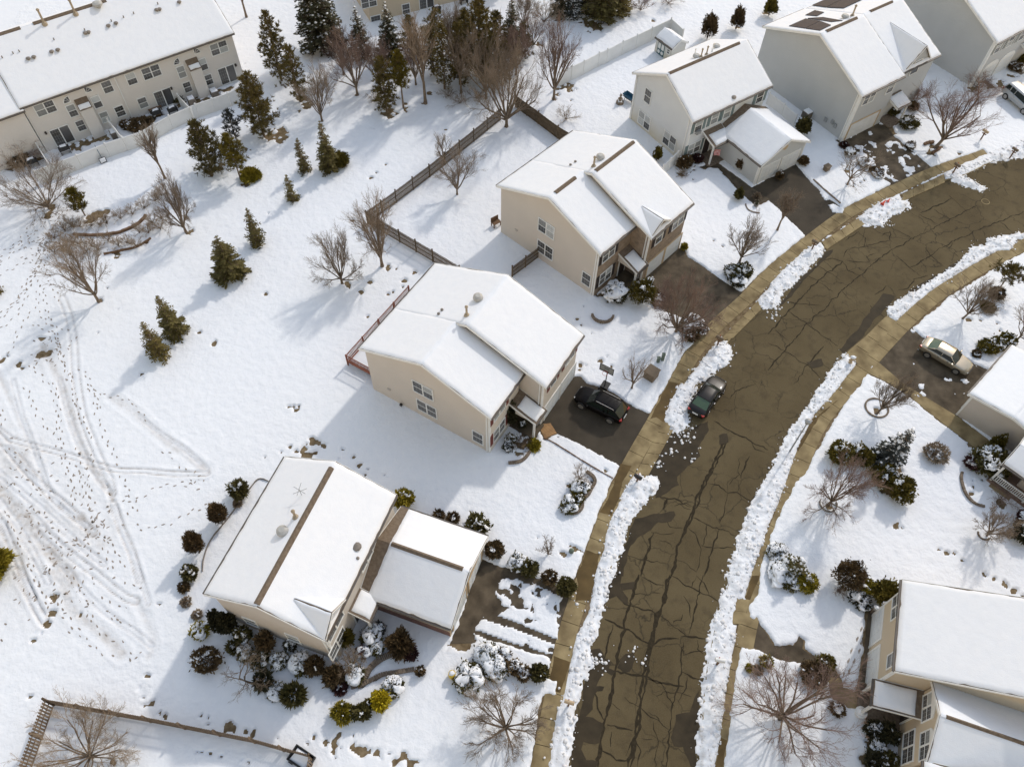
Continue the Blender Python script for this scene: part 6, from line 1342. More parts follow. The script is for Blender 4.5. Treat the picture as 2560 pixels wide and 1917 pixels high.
# --- curved double row of bare shrubs
for i, p in enumerate([(480, 400), (570, 330), (640, 300), (700, 300), (800, 290), (870, 280), (930, 270), (1050, 230), (1150, 190), (1250, 140), (1350, 80), (1400, 30), (560, 480), (640, 440), (700, 450), (800, 470), (860, 500), (940, 420), (1030, 460), (1110, 440), (1190, 470), (1210, 350), (1290, 350), (1320, 270), (1390, 320), (1400, 230), (480, 520), (620, 520), (760, 520)]):
    q = pz(bA, K, *p); T(q[0], q[1] + 4, 44, 'bush', 'bare tan shrub in the curved double row along the timber edging', H=1.25, name='bare_shrub', cat='shrub', group='curved double row of bare shrubs', m_tw='twig_tan', seed=300 + i)
# --- young conifers on the open snow
T(705, 205, 100, 'pine', 'tall loose olive conifer nearest the townhouse gable end', hpx=(655, 28), group=GC, m='l_pine', dens=1.2)
T(752, 256, 84, 'pine', 'thin brownish pine beside the tall loose conifer', hpx=(742, 105), group=GC, m='l_pine', dens=.9)
T(661, 342, 125, 'pine', 'broad dark pine on rusty mulch near the vinyl fence', hpx=(598, 188), group=GC, m='l_pine', dens=1.6)
T(591, 350, 60, 'pine', 'small greyish pine tucked behind the broad pine', hpx=(566, 278), group=GC, m='l_blue')
T(533, 433, 122, 'pine', 'broad pine with a dark mulch patch left of the olive one', hpx=(494, 300), group=GC, m='l_spruce', dens=1.5)
T(603, 452, 82, 'pine', 'yellow-olive pine with a bare lower trunk', hpx=(580, 335), group=GC, m='l_ypine', dens=1.3, bottom=.3)
T(629, 446, 44, 'l_gold', 'low olive tuft at the foot of the yellow-olive pine', H=1.0, spiky=.8)
T(826, 428, 68, 'spruce', 'narrow dark spruce beside a round olive shrub', hpx=(805, 304), group=GC, m='l_spruce', dens=1.3)
T(855, 416, 40, 'l_olive', 'round olive shrub at the foot of the narrow dark spruce', H=1.6, spiky=.6)
T(762, 430, 48, 'spruce', 'thin young spruce left of the narrow dark spruce', hpx=(747, 348), group=GC, m='l_spruce')
T(734, 505, 46, 'spruce', 'small conifer alone between the spruces and the picket fence', hpx=(719, 438), group=GC, m='l_spruce')
T(582, 692, 108, 'spruce', 'fullest dark spruce in the middle of the open snow', hpx=(556, 588), group=GC, m='l_spruce', dens=1.5)
T(646, 612, 60, 'spruce', 'slender young spruce above the fullest dark one', hpx=(607, 527), group=GC, m='l_spruce')
T(445, 838, 84, 'spruce', 'conical spruce, upper one of the pair above the sled tracks', hpx=(398, 742), group=GC, m='l_spruce', dens=1.2)
T(404, 890, 76, 'spruce', 'thinner brownish spruce, lower one of the pair above the sled tracks', hpx=(349, 814), group=GC, m='l_pine')
T(214, 541, 68, 'pine', 'small bushy pine beside the trampled path, left', hpx=(186, 470), group=GC, m='l_ypine', dens=1.4, bottom=.25)
T(-2, 735, 34, 'spruce', 'small conifer cut by the left edge', H=2.2, group=GC, m='l_pine')
T(4, 1425, 72, 'l_gold', 'olive-yellow bush cut by the left edge', H=2.6, spiky=.8, leaf=.12)
# --- wood at the top
T(806, 125, 150, 'spruce', 'huge snow-dusted spruce at the left end of the wood', H=13, m='l_dark', snow=.25, group=GW, dens=1.3)
T(905, 142, 72, 'spruce', 'snow-topped spruce in front of the tan townhouse', hpx=(893, 20), m='l_dark', snow=.5, group=GW, dens=1.2)
T(979, 152, 88, 'spruce', 'dark snow-tipped spruce between two townhouse windows', hpx=(970, 10), m='l_dark', snow=.4, group=GW, dens=1.3)
T(967, 280, 80, 'pine', 'olive pine standing at the front edge of the wood', hpx=(955, 142), m='l_pine', group=GW, dens=1.5)
T(1009, 272, 64, 'pine', 'bright yellow-green pine at the front of the wood', hpx=(990, 128), m='l_ypine', group=GW, dens=1.5, bottom=.4)
T(1112, 226, 70, 'pine', 'thin pine speckled with snow in the middle of the wood', hpx=(1093, 58), m='l_pine', snow=.8, group=GW)
T(1150, 215, 90, 'pine', 'bushy green pine behind the thin speckled one', hpx=(1140, 60), m='l_pine', group=GW, dens=1.4)
T(1198, 190, 118, 'pine', 'tallest olive pine of the wood', hpx=(1203, -10), m='l_pine', group=GW, dens=1.6)
T(1240, 165, 90, 'pine', 'olive pine to the right of the tallest one', hpx=(1243, 30), m='l_pine', group=GW, dens=1.4)
T(1278, 130, 66, 'spruce', 'dark green spruce at the right side of the wood', hpx=(1281, -5), m='l_dark', group=GW, dens=1.2)
T(1090, 110, 80, 'pine', 'yellowish pine against the townhouse fence', hpx=(1060, 30), m='l_ypine', group=GW, dens=1.2)
T(1030, 150, 66, 'pine', 'brownish-green pine close to the tan townhouse', hpx=(1022, 40), m='l_pine', group=GW, dens=1.2)
T(1500, 52, 120, 'spruce', 'big dark spruce over the bare brown patch at the top edge', H=9.5, m='l_spruce', group=GW, dens=1.4)
T(1398, 42, 66, 'spruce', 'dark spruce left of the frosted one at the top edge', H=7.5, m='l_dark', group=GW)
T(1430, 46, 60, 'spruce', 'frosted spruce with pale speckles at the top edge', H=6.0, m='l_blue', snow=.9, group=GW)
T(1545, 38, 80, 'spruce', 'olive spruce to the right of the big dark one', H=8, m='l_pine', group=GW)
T(1600, 30, 70, 'bush', 'reddish brush beyond the white fence', H=2.0, name='bare_shrub', cat='shrub', m_tw='twig_red')
T(1670, 12, 70, 'bush', 'dark reddish brush at the top edge right of the wood', H=2.2, name='bare_shrub', cat='shrub', m_tw='twig_red')
T(1470, 20, 110, 'spruce', 'dark evergreen mass behind the frosted spruce', H=9, m='l_dark', group=GW)
T(1767, 100, 34, 'l_brown', 'brown twin-topped arborvitae behind the white house roof', hpx=(1773, 40), spiky=.7, name='arborvitae', group='arborvitae row behind the white house', up=True)
T(1839, 76, 28, 'l_brown', 'small arborvitae on bare stems behind the white house', hpx=(1850, 25), spiky=.7, name='arborvitae', group='arborvitae row behind the white house', up=True)
T(1921, 42, 28, 'l_olive', 'arborvitae left of the solar-panel roof', hpx=(1926, 0), spiky=.7, name='arborvitae', group='arborvitae row behind the white house', up=True)
for x, y, w, tx, ty, m_, lb in ((1130, 150, 80, 1124, 5, 'twig', 'slender bare tree in the depth of the wood, left of the tallest pine'), (1290, 190, 100, 1287, 60, 'twig_red', 'reddish bare tree behind the large corner tree'), (1310, 75, 80, 1308, -10, 'twig', 'bare tree at the right end of the wood near the top edge'), (1040, 215, 70, 1030, 90, 'twig_red', 'thin reddish tree between yellow-green pine and slender bare tree'), (950, 215, 80, 944, 95, 'twig_red', 'reddish brush tree behind the front olive pine'), (860, 190, 90, 850, 70, 'twig_dark', 'dark bare tree beneath the huge spruce')):
    T(x, y, w, 'vase', lb, hpx=(tx, ty), group=GW, m_tw=m_)
for x, y, w, tx, ty, m_, lb in ((1085, 190, 70, 1075, 70, 'l_pine', 'olive pine between the slender bare tree and the speckled pine'), (1165, 170, 84, 1160, 25, 'l_pine', 'olive pine directly behind the bushy green one'), (1215, 215, 80, 1210, 105, 'l_spruce', 'darker pine in front of the tallest olive one'), (1262, 205, 70, 1258, 110, 'l_pine', 'low olive pine beside the brown bare tree at the corner'), (1305, 150, 66, 1303, 60, 'l_spruce', 'dark pine at the right flank of the wood')):
    T(x, y, w, 'pine', lb, hpx=(tx, ty), group=GW, m=m_, dens=1.2)
for x, y, w, lb in ((1150, 262, 60, 'low twiggy brush at the foot of the olive pines'), (1190, 250, 60, 'low dry brush right of the twiggy brush in the wood'), (1120, 245, 50, 'snowy low brush under the speckled pine'), (940, 255, 50, 'dark low brush left of the front olive pine')):
    T(x, y, w, 'bush', lb, H=1.2, name='bare_shrub', cat='shrub', m_tw='twig')
# --- columnar evergreens left of the taupe house
GA = 'columnar evergreens beside the round pool'
T(604, 1240, 42, 'l_green', 'round-topped evergreen with a snow cap, uppermost beside the pool', H=1.9, snow=.3, name='arborvitae', group=GA, spiky=.6)
T(558, 1302, 36, 'l_brown', 'brownish columnar evergreen, second from the top beside the pool', hpx=(538, 1262), name='arborvitae', group=GA, spiky=.6, up=True, leaf=.07)
T(503, 1380, 38, 'l_brown', 'olive-brown columnar evergreen, third from the top beside the pool', hpx=(470, 1340), name='arborvitae', group=GA, spiky=.6, up=True, leaf=.07)
T(480, 1440, 36, 'l_green', 'snow-capped low evergreen, lowest beside the pool', H=1.3, snow=.4, name='arborvitae', group=GA)
T(463, 1472, 26, 'l_brown', 'dry twiggy plant just below the snow-capped evergreen', H=.5, snow=.4)
T(596, 1262, 18, 'l_tan', 'small dry plant at the pool edge', H=.4, snow=.4)
T(495, 1540, 20, 'l_tan', 'low dry tuft near the taupe house corner', H=.4, snow=.5)
T(468, 1508, 22, 'l_tan', 'low dry tuft on the snow left of the taupe house', H=.4, snow=.5)
# --- shrubs: x, y, width (photo px), height m, leaf, snow, label, extras
z6b = (480, 1500); k6 = .19324; z7b = (780, 1520); k7 = .18116
SH = [
 # taupe house beds
 (z6b, k6, 130, 400, 52, 1.0, 'l_gold', .9, 'snowy yellow-tinged shrub at the taupe house corner', {}),
 (z6b, k6, 240, 760, 80, 1.3, 'l_brown', .7, 'large round brownish shrub with snow tufts left of the taupe house', {}),
 (z6b, k6, 400, 330, 44, 2.8, 'l_dark', 0, 'tall dark column shrub at the left end of the taupe wall', dict(up=True)),
 (z6b, k6, 520, 350, 52, 3.0, 'l_dark', 0, 'second tall dark column shrub along the taupe wall', dict(up=True)),
 (z6b, k6, 690, 480, 50, 1.7, 'l_green', .6, 'dark bush in the shade of the taupe wall', {}),
 (z6b, k6, 570, 630, 38, 1.1, 'l_green', .6, 'frosty spreading bush in front of the tall dark columns', dict(spiky=.9)),
 (z6b, k6, 710, 690, 46, 1.1, 'l_green', 1.3, 'nearly white snow-laden bush, left of the taupe wall bed', {}),
 (z6b, k6, 910, 770, 58, 1.2, 'l_green', .8, 'half snow-covered dark bush in the taupe wall bed', {}),
 (z6b, k6, 985, 580, 56, 1.9, 'l_brown', 0, 'dark brown-green bush against the taupe wall', {}),
 (z6b, k6, 1150, 790, 48, .95, 'l_green', 1.4, 'white snow mound bush in the middle of the taupe wall bed', {}),
 (z6b, k6, 1290, 590, 34, 1.0, 'l_dark', 1.2, 'small snow-covered bush under the taupe wall window', {}),
 (z6b, k6, 1430, 820, 66, 1.1, 'l_green', 1.4, 'largest white snow mound bush of the taupe wall bed', {}),
 (z6b, k6, 1610, 860, 54, 1.6, 'l_brown', .05, 'dark brown shrub at the front corner of the taupe house', dict(spiky=.7)),
 (z6b, k6, 945, 1050, 54, 1.0, 'l_dark', .1, 'dark green spiky shrub beside the sparse bare tree', dict(spiky=1.0, leaf=.13)),
 (z6b, k6, 1110, 1170, 50, .6, 'l_green', 1.3, 'flat snow-covered shrub between two dark spiky ones', {}),
 (z6b, k6, 1330, 1230, 66, 1.1, 'l_green', .45, 'dark spiky shrub nearest the lit strip of snow', dict(spiky=1.1, leaf=.14)),
 (z7b, k7, 480, 460, 46, 2.4, 'l_olive', 0, 'tall olive shrub beside the front gable window', dict(up=True, spiky=.7)),
 (z7b, k7, 850, 390, 66, 1.2, 'l_green', 1.1, 'snow-laden shrub under the garage wing wall', {}),
 (z7b, k7, 930, 300, 44, 1.1, 'l_blue', 1.0, 'bluish snowy shrub by the taupe house entry', {}),
 (z7b, k7, 730, 610, 38, .9, 'l_red', 1.1, 'reddish shrub dusted with snow by the curved stone edging', {}),
 (z7b, k7, 900, 550, 44, .9, 'l_green', .9, 'green shrub with snow clumps above the curved edging', {}),
 (z7b, k7, 1230, 510, 70, 2.2, 'l_brown', 0, 'big brown-green arborvitae in front of the garage wing', dict(up=True, spiky=.8, leaf=.1)),
 (z7b, k7, 1360, 620, 44, .9, 'l_red', 0, 'dark reddish shrub skirt beside the big arborvitae', {}),
 (z7b, k7, 600, 920, 56, 1.0, 'l_green', 1.5, 'white snow mound bush at the end of the curved edging', {}),
 (z7b, k7, 320, 930, 64, 1.3, 'l_brown', 0, 'rusty brown shrub at the tip of the taupe house bed', dict(spiky=.8)),
 (z7b, k7, 400, 1090, 40, .7, 'l_red', .1, 'low rusty shrub by the end of the stone edging', {}),
 (z7b, k7, 1120, 1070, 60, .9, 'l_green', 1.2, 'snowy shrub right of the bright yellow bush', {}),
 (z7b, k7, 965, 1290, 58, 1.7, 'l_yellow', 0, 'bright yellow rounded bush on the front lawn', dict(leaf=.08)),
 (z7b, k7, 710, 1430, 50, 1.3, 'l_green', .25, 'dark green bush between the two yellow ones', {}),
 (z7b, k7, 590, 1440, 30, 1.0, 'l_green', .3, 'small green bush left of the dark green one on the front lawn', {}),
 (z7b, k7, 430, 1440, 56, 1.2, 'l_gold', .15, 'yellow-olive bush, left one of the lawn trio', dict(spiky=.8)),
 (z7b, k7, 780, 1330, 26, .8, 'l_olive', .5, 'small olive bush tucked beside the bright yellow one', {}),
 (z7b, k7, 1500, 880, 26, .8, 'l_brown', .2, 'lone dark brown shrub on the shaded front lawn', {}),
 (z6, K, 1990, 680, 54, 1.0, 'l_green', 1.3, 'snow mound bush beside the driveway of the taupe house', {}),
 (z6, K, 1840, 870, 74, 1.0, 'l_green', 1.5, 'white snow-buried bush next to the yellow barrel', {}),
 (z6, K, 2060, 790, 60, .9, 'l_green', 1.5, 'widest white snow-buried bush along the driveway', {}),
 (z6, K, 2130, 700, 40, .8, 'l_brown', 1.2, 'snowy brown-tipped bush at the driveway edge', {}),
 (b7, K, 15, 800, 36, .9, 'l_brown', .7, 'brown bush dusted with snow, left one before the sidewalk', {}),
 (b7, K, 95, 850, 38, .9, 'l_brown', .8, 'brown bush dusted with snow, right one before the sidewalk', {}),
 (b7, K, 235, 850, 46, 1.3, 'l_green', .06, 'clipped dark green oval shrub at the lower sidewalk edge', {}),
 (b7, K, 468, 105, 50, 1.4, 'l_green', .04, 'clipped round dark green shrub at the driveway mouth', {}),
 (b7, K, 320, 30, 38, 1.0, 'l_brown', .2, 'small round brown-green shrub above the driveway', {}),
 (b3, K, 150, 1600, 44, 1.1, 'l_green', .1, 'round evergreen shrub, left of the pair above the driveway', {}),
 (b3, K, 40, 1540, 44, .8, 'l_green', 1.3, 'snow-covered shrub at the top corner of the driveway', {}),
 ((640, 960), K, 2060, 1440, 50, 1.4, 'l_brown', .05, 'round brown shrub at the garage wing corner', {}),
 ((640, 960), K, 1905, 1245, 58, 1.5, 'l_green', .4, 'leafy evergreen behind the garage wing roof', dict(leaf=.12)),
 ((640, 960), K, 1285, 1030, 46, 2.0, 'l_gold', .05, 'yellow-green shrub between the taupe house and garage wing', {}),
 ((640, 960), K, 1700, 1170, 30, .7, 'l_brown', .4, 'weedy clump behind the garage wing', dict(spiky=1)),
 ((640, 960), K, 1580, 1140, 26, .6, 'l_brown', .4, 'second weedy clump behind the garage wing', dict(spiky=1)),
 # beige house front
 ((1200, 960), .09964, 780, 1060, 28, 3.6, 'l_dark', 0, 'narrow tall dark evergreen in front of the beige house', dict(up=True)),
 ((1200, 960), .09964, 760, 1430, 26, .8, 'l_green', 1.0, 'snowy shrub under the beige house front window', {}),
 ((1200, 960), .09964, 690, 1600, 24, .6, 'l_dark', 1.1, 'low snowy shrub at the beige house corner', {}),
 ((1200, 960), .09964, 1060, 1050, 20, .8, 'l_dark', .8, 'small frosty shrub beside the beige porch post', {}),
 ((1200, 960), .09964, 1350, 1530, 34, .3, 'l_gold', 0, 'low yellowish ground plant by the paver walk', {}),
 # curved bed on the lawn
 (b3, K, 560, 900, 34, .7, 'l_olive', .9, 'olive shrub with snow in the curved lawn bed', {}),
 (b3, K, 620, 900, 28, .6, 'l_green', 1.0, 'green snowy shrub in the middle of the curved lawn bed', {}),
 (b3, K, 560, 990, 34, .7, 'l_olive', .7, 'olive shrub near the lower end of the curved lawn bed', {}),
 (b3, K, 490, 1050, 44, .8, 'l_green', 1.1, 'rounded snow-striped shrub at the lower end of the curved bed', {}),
 # brick house front
 ((1280, 480), K, 885, 900, 58, 1.5, 'l_dark', 1.1, 'snow-speckled globe shrub at the brick house porch', {}),
 ((1280, 480), K, 1118, 920, 66, 2.6, 'l_olive', .12, 'tall olive-gold cone shrub at the brick house porch', dict(leaf=.07)),
 ((1280, 480), K, 1270, 930, 36, .7, 'l_red', .8, 'low reddish snowy shrub beside the olive-gold cone', {}),
 ((1280, 480), K, 1540, 1140, 56, .6, 'l_brown', 1.3, 'snow-covered low shrub beside the brick house driveway', {}),
 ((1280, 480), K, 1550, 1250, 38, .8, 'l_brown', .15, 'dark shrub at the corner of driveway and sidewalk', {}),
 ((1280, 480), K, 1620, 1190, 36, .6, 'l_brown', 1.0, 'small snowy shrub by the sidewalk near the brick house', {}),
 ((1280, 480), K, 1900, 700, 46, 1.0, 'l_green', .8, 'snowy evergreen left of the bare tree by the sidewalk', {}),
 ((1280, 480), K, 1990, 690, 46, 1.0, 'l_green', .8, 'snowy evergreen right of the bare tree by the sidewalk', {}),
 ((1280, 480), K, 1930, 760, 46, .7, 'l_dark', 1.3, 'low snow-buried evergreen in front of the sidewalk pair', {}),
 ((1280, 480), K, 1480, 490, 16, .8, 'l_gold', 0, 'orange-yellow plant at the right garage corner of the brick house', {}),
 # white house front
 ((1660, 300), .18116, 280, 640, 38, 1.5, 'l_brown', .1, 'dark brown shrub at the white house corner window', {}),
 ((1660, 300), .18116, 455, 560, 26, .9, 'l_red', .05, 'dark red shrub beside the white house porch', {}),
 ((1660, 300), .18116, 330, 540, 20, 1.0, 'l_brown', .15, 'small dark shrub under the white house window', {}),
 ((1660, 300), .18116, 1030, 700, 22, 1.9, 'l_brown', 0, 'ragged brown columnar shrub on the garage side wall', dict(up=True)),
 ((1660, 300), .18116, 1010, 1090, 32, 1.5, 'l_green', .35, 'green cone shrub with snow rings beside the white house walk', dict(cone=True)),
 ((1660, 300), .18116, 1905, 600, 27, .9, 'l_brown', 0, 'round rusty shrub at the far garage corner', {}),
 ((1660, 300), .18116, 1580, 800, 20, .9, 'l_brown', .3, 'barrel-shaped shrub between the white garage doors', {}),
 ((1660, 300), .18116, 1270, 1090, 18, .6, 'l_tan', 0, 'dry grass clump at the end of the white house walk', dict(spiky=1.1)),
 ((1660, 300), .18116, 1880, 190, 32, 2.2, 'l_green', .2, 'leafy evergreen behind the garage wing of the white house', dict(leaf=.12)),
 ((1280, 0), K, 1245, 1390, 20, 1.7, 'l_olive', .1, 'narrow olive shrub behind the brick house roof', dict(up=True)),
 # grey houses
 ((1920, 0), K, 1235, 940, 28, .9, 'l_brown', 0, 'dark brown shrub at the foot of the reddish bare one', {}),
 ((1920, 0), K, 1200, 1080, 44, 1.0, 'l_green', .8, 'round snow-capped evergreen beside the grey house walk', {}),
 ((1920, 0), K, 1070, 980, 28, .9, 'l_green', .1, 'green shrub at the grey house porch post', {}),
 ((1920, 0), K, 1220, 1265, 24, .5, 'l_brown', 1.0, 'small snowy shrub on the lawn strip beside the wet driveway', {}),
 ((1920, 0), K, 700, 1330, 26, .8, 'l_brown', 1.1, 'snow-capped shrub nearest the grey garage corner', {}),
 ((1920, 0), K, 820, 1420, 28, .7, 'l_brown', 1.1, 'snow-capped shrub halfway down the grey driveway edge', {}),
 ((1920, 0), K, 940, 1510, 28, .6, 'l_brown', 1.2, 'snow-capped shrub lowest on the grey driveway edge', {}),
 ((1920, 0), K, 890, 1480, 16, .5, 'l_brown', 0, 'small brown tuft above the lowest snow-capped shrub', {}),
 ((1920, 0), K, 2120, 590, 34, .7, 'l_brown', .9, 'snowy bed plant at the grey corner house porch', {}),
 ((1920, 0), K, 2170, 530, 26, .9, 'l_olive', .5, 'olive shrub at the right edge near the grey corner house', {}),
 ((1920, 0), K, 650, 1265, 20, .6, 'l_red', .2, 'reddish plant at the grey garage corner', {}),
 # right-hand lawns
 ((1920, 960), K, 600, 610, 64, 1.5, 'l_olive', .35, 'rounded olive shrub at the left of the evergreen clump', {}),
 ((1920, 960), K, 780, 640, 60, 1.4, 'l_olive', .3, 'dark olive shrub in the middle of the evergreen clump', {}),
 ((1920, 960), K, 960, 790, 64, 1.4, 'l_olive', .25, 'olive shrub below the snowy spruce of the clump', {}),
 ((1920, 960), K, 1105, 930, 68, 2.0, 'l_olive', .3, 'tall rounded olive shrub at the right of the evergreen clump', {}),
 ((1920, 960), K, 1430, 600, 58, .9, 'l_tan', .7, 'dry tan shrub holding a lump of snow on the right lawn', dict(spiky=.8)),
 ((2330, 1060), .104, 1450, 560, 42, 2.2, 'l_olive', .35, 'narrow topiary shrub with snowy tiers by the beige edge house', dict(cone=True)),
 ((2330, 1060), .104, 1250, 900, 90, 1.7, 'l_green', .5, 'wide snowy evergreen in front of the railed porch', dict(leaf=.1)),
 ((2330, 1060), .104, 1500, 1130, 56, 1.3, 'l_green', .15, 'lower green shrub against the railed porch', {}),
 ((2330, 1060), .104, 900, 960, 40, .9, 'l_red', .8, 'reddish frosty shrub left of the wide snowy evergreen', {}),
 ((1920, 960), K, 2165, 1300, 52, 1.4, 'l_dark', .6, 'snow-flecked evergreen cut by the right edge', {}),
 ((1920, 960), K, 2180, 1180, 44, 1.2, 'l_red', .4, 'purplish evergreen at the right edge below the porch', {}),
 ((1880, 1360), .16304, 500, 430, 78, .8, 'l_green', 1.7, 'flat snow-buried shrub beside the snowy spruce', {}),
 ((1880, 1360), .16304, 380, 130, 50, .6, 'l_green', 1.7, 'snow-buried shrub above the flat one near the sidewalk', {}),
 ((1880, 1360), .16304, 820, 600, 50, 1.1, 'l_gold', .3, 'yellow shrub beside the snowy spruce', {}),
 ((1880, 1360), .16304, 1700, 660, 44, 1.1, 'l_gold', .25, 'yellow-olive shrub between the cypress and the green bush', {}),
 ((1880, 1360), .16304, 1590, 770, 48, .7, 'l_dark', 1.3, 'snow-laden shrub below the cypress', {}),
 ((1880, 1360), .16304, 1690, 920, 34, .5, 'l_dark', 1.6, 'round snowball-like shrub near the garage lantern post', {}),
 ((1880, 1360), .16304, 2010, 800, 78, 1.7, 'l_olive', .04, 'broad green bush against the tan house corner', {}),
 ((1800, 1560), .21563, 520, 440, 30, .6, 'l_gold', .2, 'small yellow shrub left of the largest bare tree', {}),
 ((1800, 1560), .21563, 325, 510, 16, .4, 'l_gold', .1, 'tiny yellow shrub nearest the right sidewalk', {}),
 ((1800, 1560), .21563, 430, 530, 24, .4, 'l_tan', .4, 'low dry plant between the two small yellow shrubs', {}),
 ((1800, 1560), .21563, 1080, 570, 70, 1.0, 'l_brown', .04, 'brown-olive shrub over the thawed walk', {}),
 ((1800, 1560), .21563, 1200, 470, 44, 1.1, 'l_olive', .04, 'dark green shrub beside the brown-olive one', {}),
 ((1800, 1560), .21563, 1340, 970, 36, .7, 'l_brown', .9, 'brown shrub filled with snow below the thawed walk', {}),
 ((1920, 1437), K, 900, 1340, 48, .9, 'l_dark', .7, 'snowy dark shrub under the tan house porch', {}),
 ((1920, 1437), K, 1010, 1360, 50, 1.2, 'l_dark', .15, 'dark shrub against the tan house wall', {}),
 ((1920, 1437), K, 930, 1470, 40, .7, 'l_dark', 1.0, 'frosted low shrub in the tan house bed', {}),
 ((1920, 1437), K, 900, 1610, 60, 1.1, 'l_dark', .35, 'dark shrub at the bottom edge by the tan house', {}),
 ((1920, 1437), K, 1010, 1600, 50, 1.0, 'l_green', .3, 'green-black shrub at the bottom edge nearest the tan wall', {}),
 ((1920, 480), K, 1880, 1340, 46, .8, 'l_olive', .8, 'snowy olive shrub nearest the gold car', {}),
 ((1920, 480), K, 1970, 1320, 46, .8, 'l_olive', .8, 'snowy olive shrub behind the beige garage roof', {}),
 ((1920, 480), K, 2050, 1290, 46, .8, 'l_olive', .7, 'snowy olive shrub by the tall open bare tree', {}),
 ((1920, 480), K, 1950, 900, 34, 1.0, 'l_brown', .1, 'brown shrub under the olive pine at the right edge', dict(spiky=.8)),
 ((1920, 480), K, 1880, 1000, 40, .7, 'l_olive', .1, 'sprawling olive plant beside the leaning bare tree', dict(spiky=1.0)),
 ((1920, 480), K, 1790, 1400, 20, .5, 'l_brown', .5, 'dark stub of a plant beside the gold car', {}),
 # townhouse yards
 ((0, 0), K, 1180, 1090, 52, .9, 'l_brown', .05, 'brown clipped shrub in the middle townhouse yard', {}),
 ((0, 0), K, 1085, 1090, 22, .7, 'l_brown', .4, 'small pot-shaped shrub beside the brown one in the townhouse yard', {}),
 ((0, 0), K, 1250, 1070, 40, .8, 'l_brown', 0, 'tan-brown shrub nearest the patio of the townhouse yard', {}),
 ((0, 0), K, 1540, 870, 28, .9, 'l_green', .1, 'dark shrub below the sliding door of the townhouse', {}),
 ((0, 0), K, 180, 1380, 70, 1.0, 'l_brown', .2, 'rusty brush in the leftmost townhouse yard', dict(spiky=1.0)),
]
for i, (bs, k, x, y, w, h, m, sn, lab, ex) in enumerate(SH):
    w = w * ((.76 if bs in (z6b, z7b) else .9) - (.14 if ex.get('spiky', 0) >= .9 else 0)); q = pz(bs, k, x, y); T(q[0], q[1] + w * .12, w, m, lab, H=h, snow=sn, group=GS, seed=700 + i, **ex)
T(2210, 1160, 100, 'spruce', 'bluish snow-laden spruce at the top of the evergreen clump', hpx=(2248, 1045), m='l_blue', snow=.85, dens=1.4)
T(1978, 1432, 86, 'spruce', 'snow-laden young spruce near the right sidewalk', H=2.6, m='l_green', snow=.9, dens=1.3)
T(2106, 1458, 70, 'l_brown', 'dense oval cypress casting a long shadow', H=3.0, snow=.05, group=GS, leaf=.07, up=True, name='cypress')
T(2497, 722, 92, 'pine', 'flat-topped olive pine at the right edge', hpx=(2528, 662), m='l_pine', dens=1.3, bottom=.45)
SUN_E, SUN_ANG, SKY_S, EXPO = 1.5, 2.2, 0.15, 0.22
# ------------------------------------------------------------------ vehicles
def loft(stations, n_sec, close=True):
    """stations: list of lists of (y,z) half sections at x; mirrored"""
    V = []; F = []
    for x, sec in stations:
        full = [(x, y, z) for y, z in sec] + [(x, -y, z) for y, z in sec[::-1]]; V += full
    k = len(stations[0][1]) * 2
    for i in range(len(stations) - 1):
        for j in range(k): F.append((i * k + j, i * k + (j + 1) % k, (i + 1) * k + (j + 1) % k, (i + 1) * k + j))
    F.append(tuple(range(k))[::-1]); F.append(tuple(range((len(stations) - 1) * k, len(stations) * k)))
    return V, F

CARS = {  # length, half width, belt profile [(x, z_top, half width)], cabin x's: windscreen base, roof front, roof rear, rear glass base, roof height, wheelbase, wheel r
 'sedan': dict(L=4.75, w=.9, top=[(-2.37, .62, .70), (-2.30, .88, .78), (-1.9, .98, .84), (-1.2, 1.0, .89), (0, .98, .9), (.9, .94, .9), (1.6, .86, .87), (2.1, .74, .80), (2.33, .58, .66)], cab=(1.0, .28, -.95, -1.75), roof=1.45, wb=2.75, wr=.33),
 'suv': dict(L=4.8, w=.99, top=[(-2.36, .75, .76), (-2.28, 1.02, .84), (-1.9, 1.1, .9), (-1.0, 1.09, .93), (0, 1.06, .94), (.95, 1.04, .94), (1.6, .98, .91), (2.1, .86, .84), (2.35, .66, .70)], cab=(1.05, .35, -1.55, -2.2), roof=1.72, wb=2.8, wr=.38),
 'van': dict(L=5.0, w=.98, top=[(-2.48, .75, .82), (-2.42, 1.05, .90), (-1.9, 1.12, .95), (-1.0, 1.1, .97), (0, 1.06, .98), (1.0, 1.02, .97), (1.7, .95, .94), (2.25, .84, .86), (2.48, .66, .70)], cab=(1.5, .65, -2.0, -2.35), roof=1.75, wb=3.0, wr=.34)}

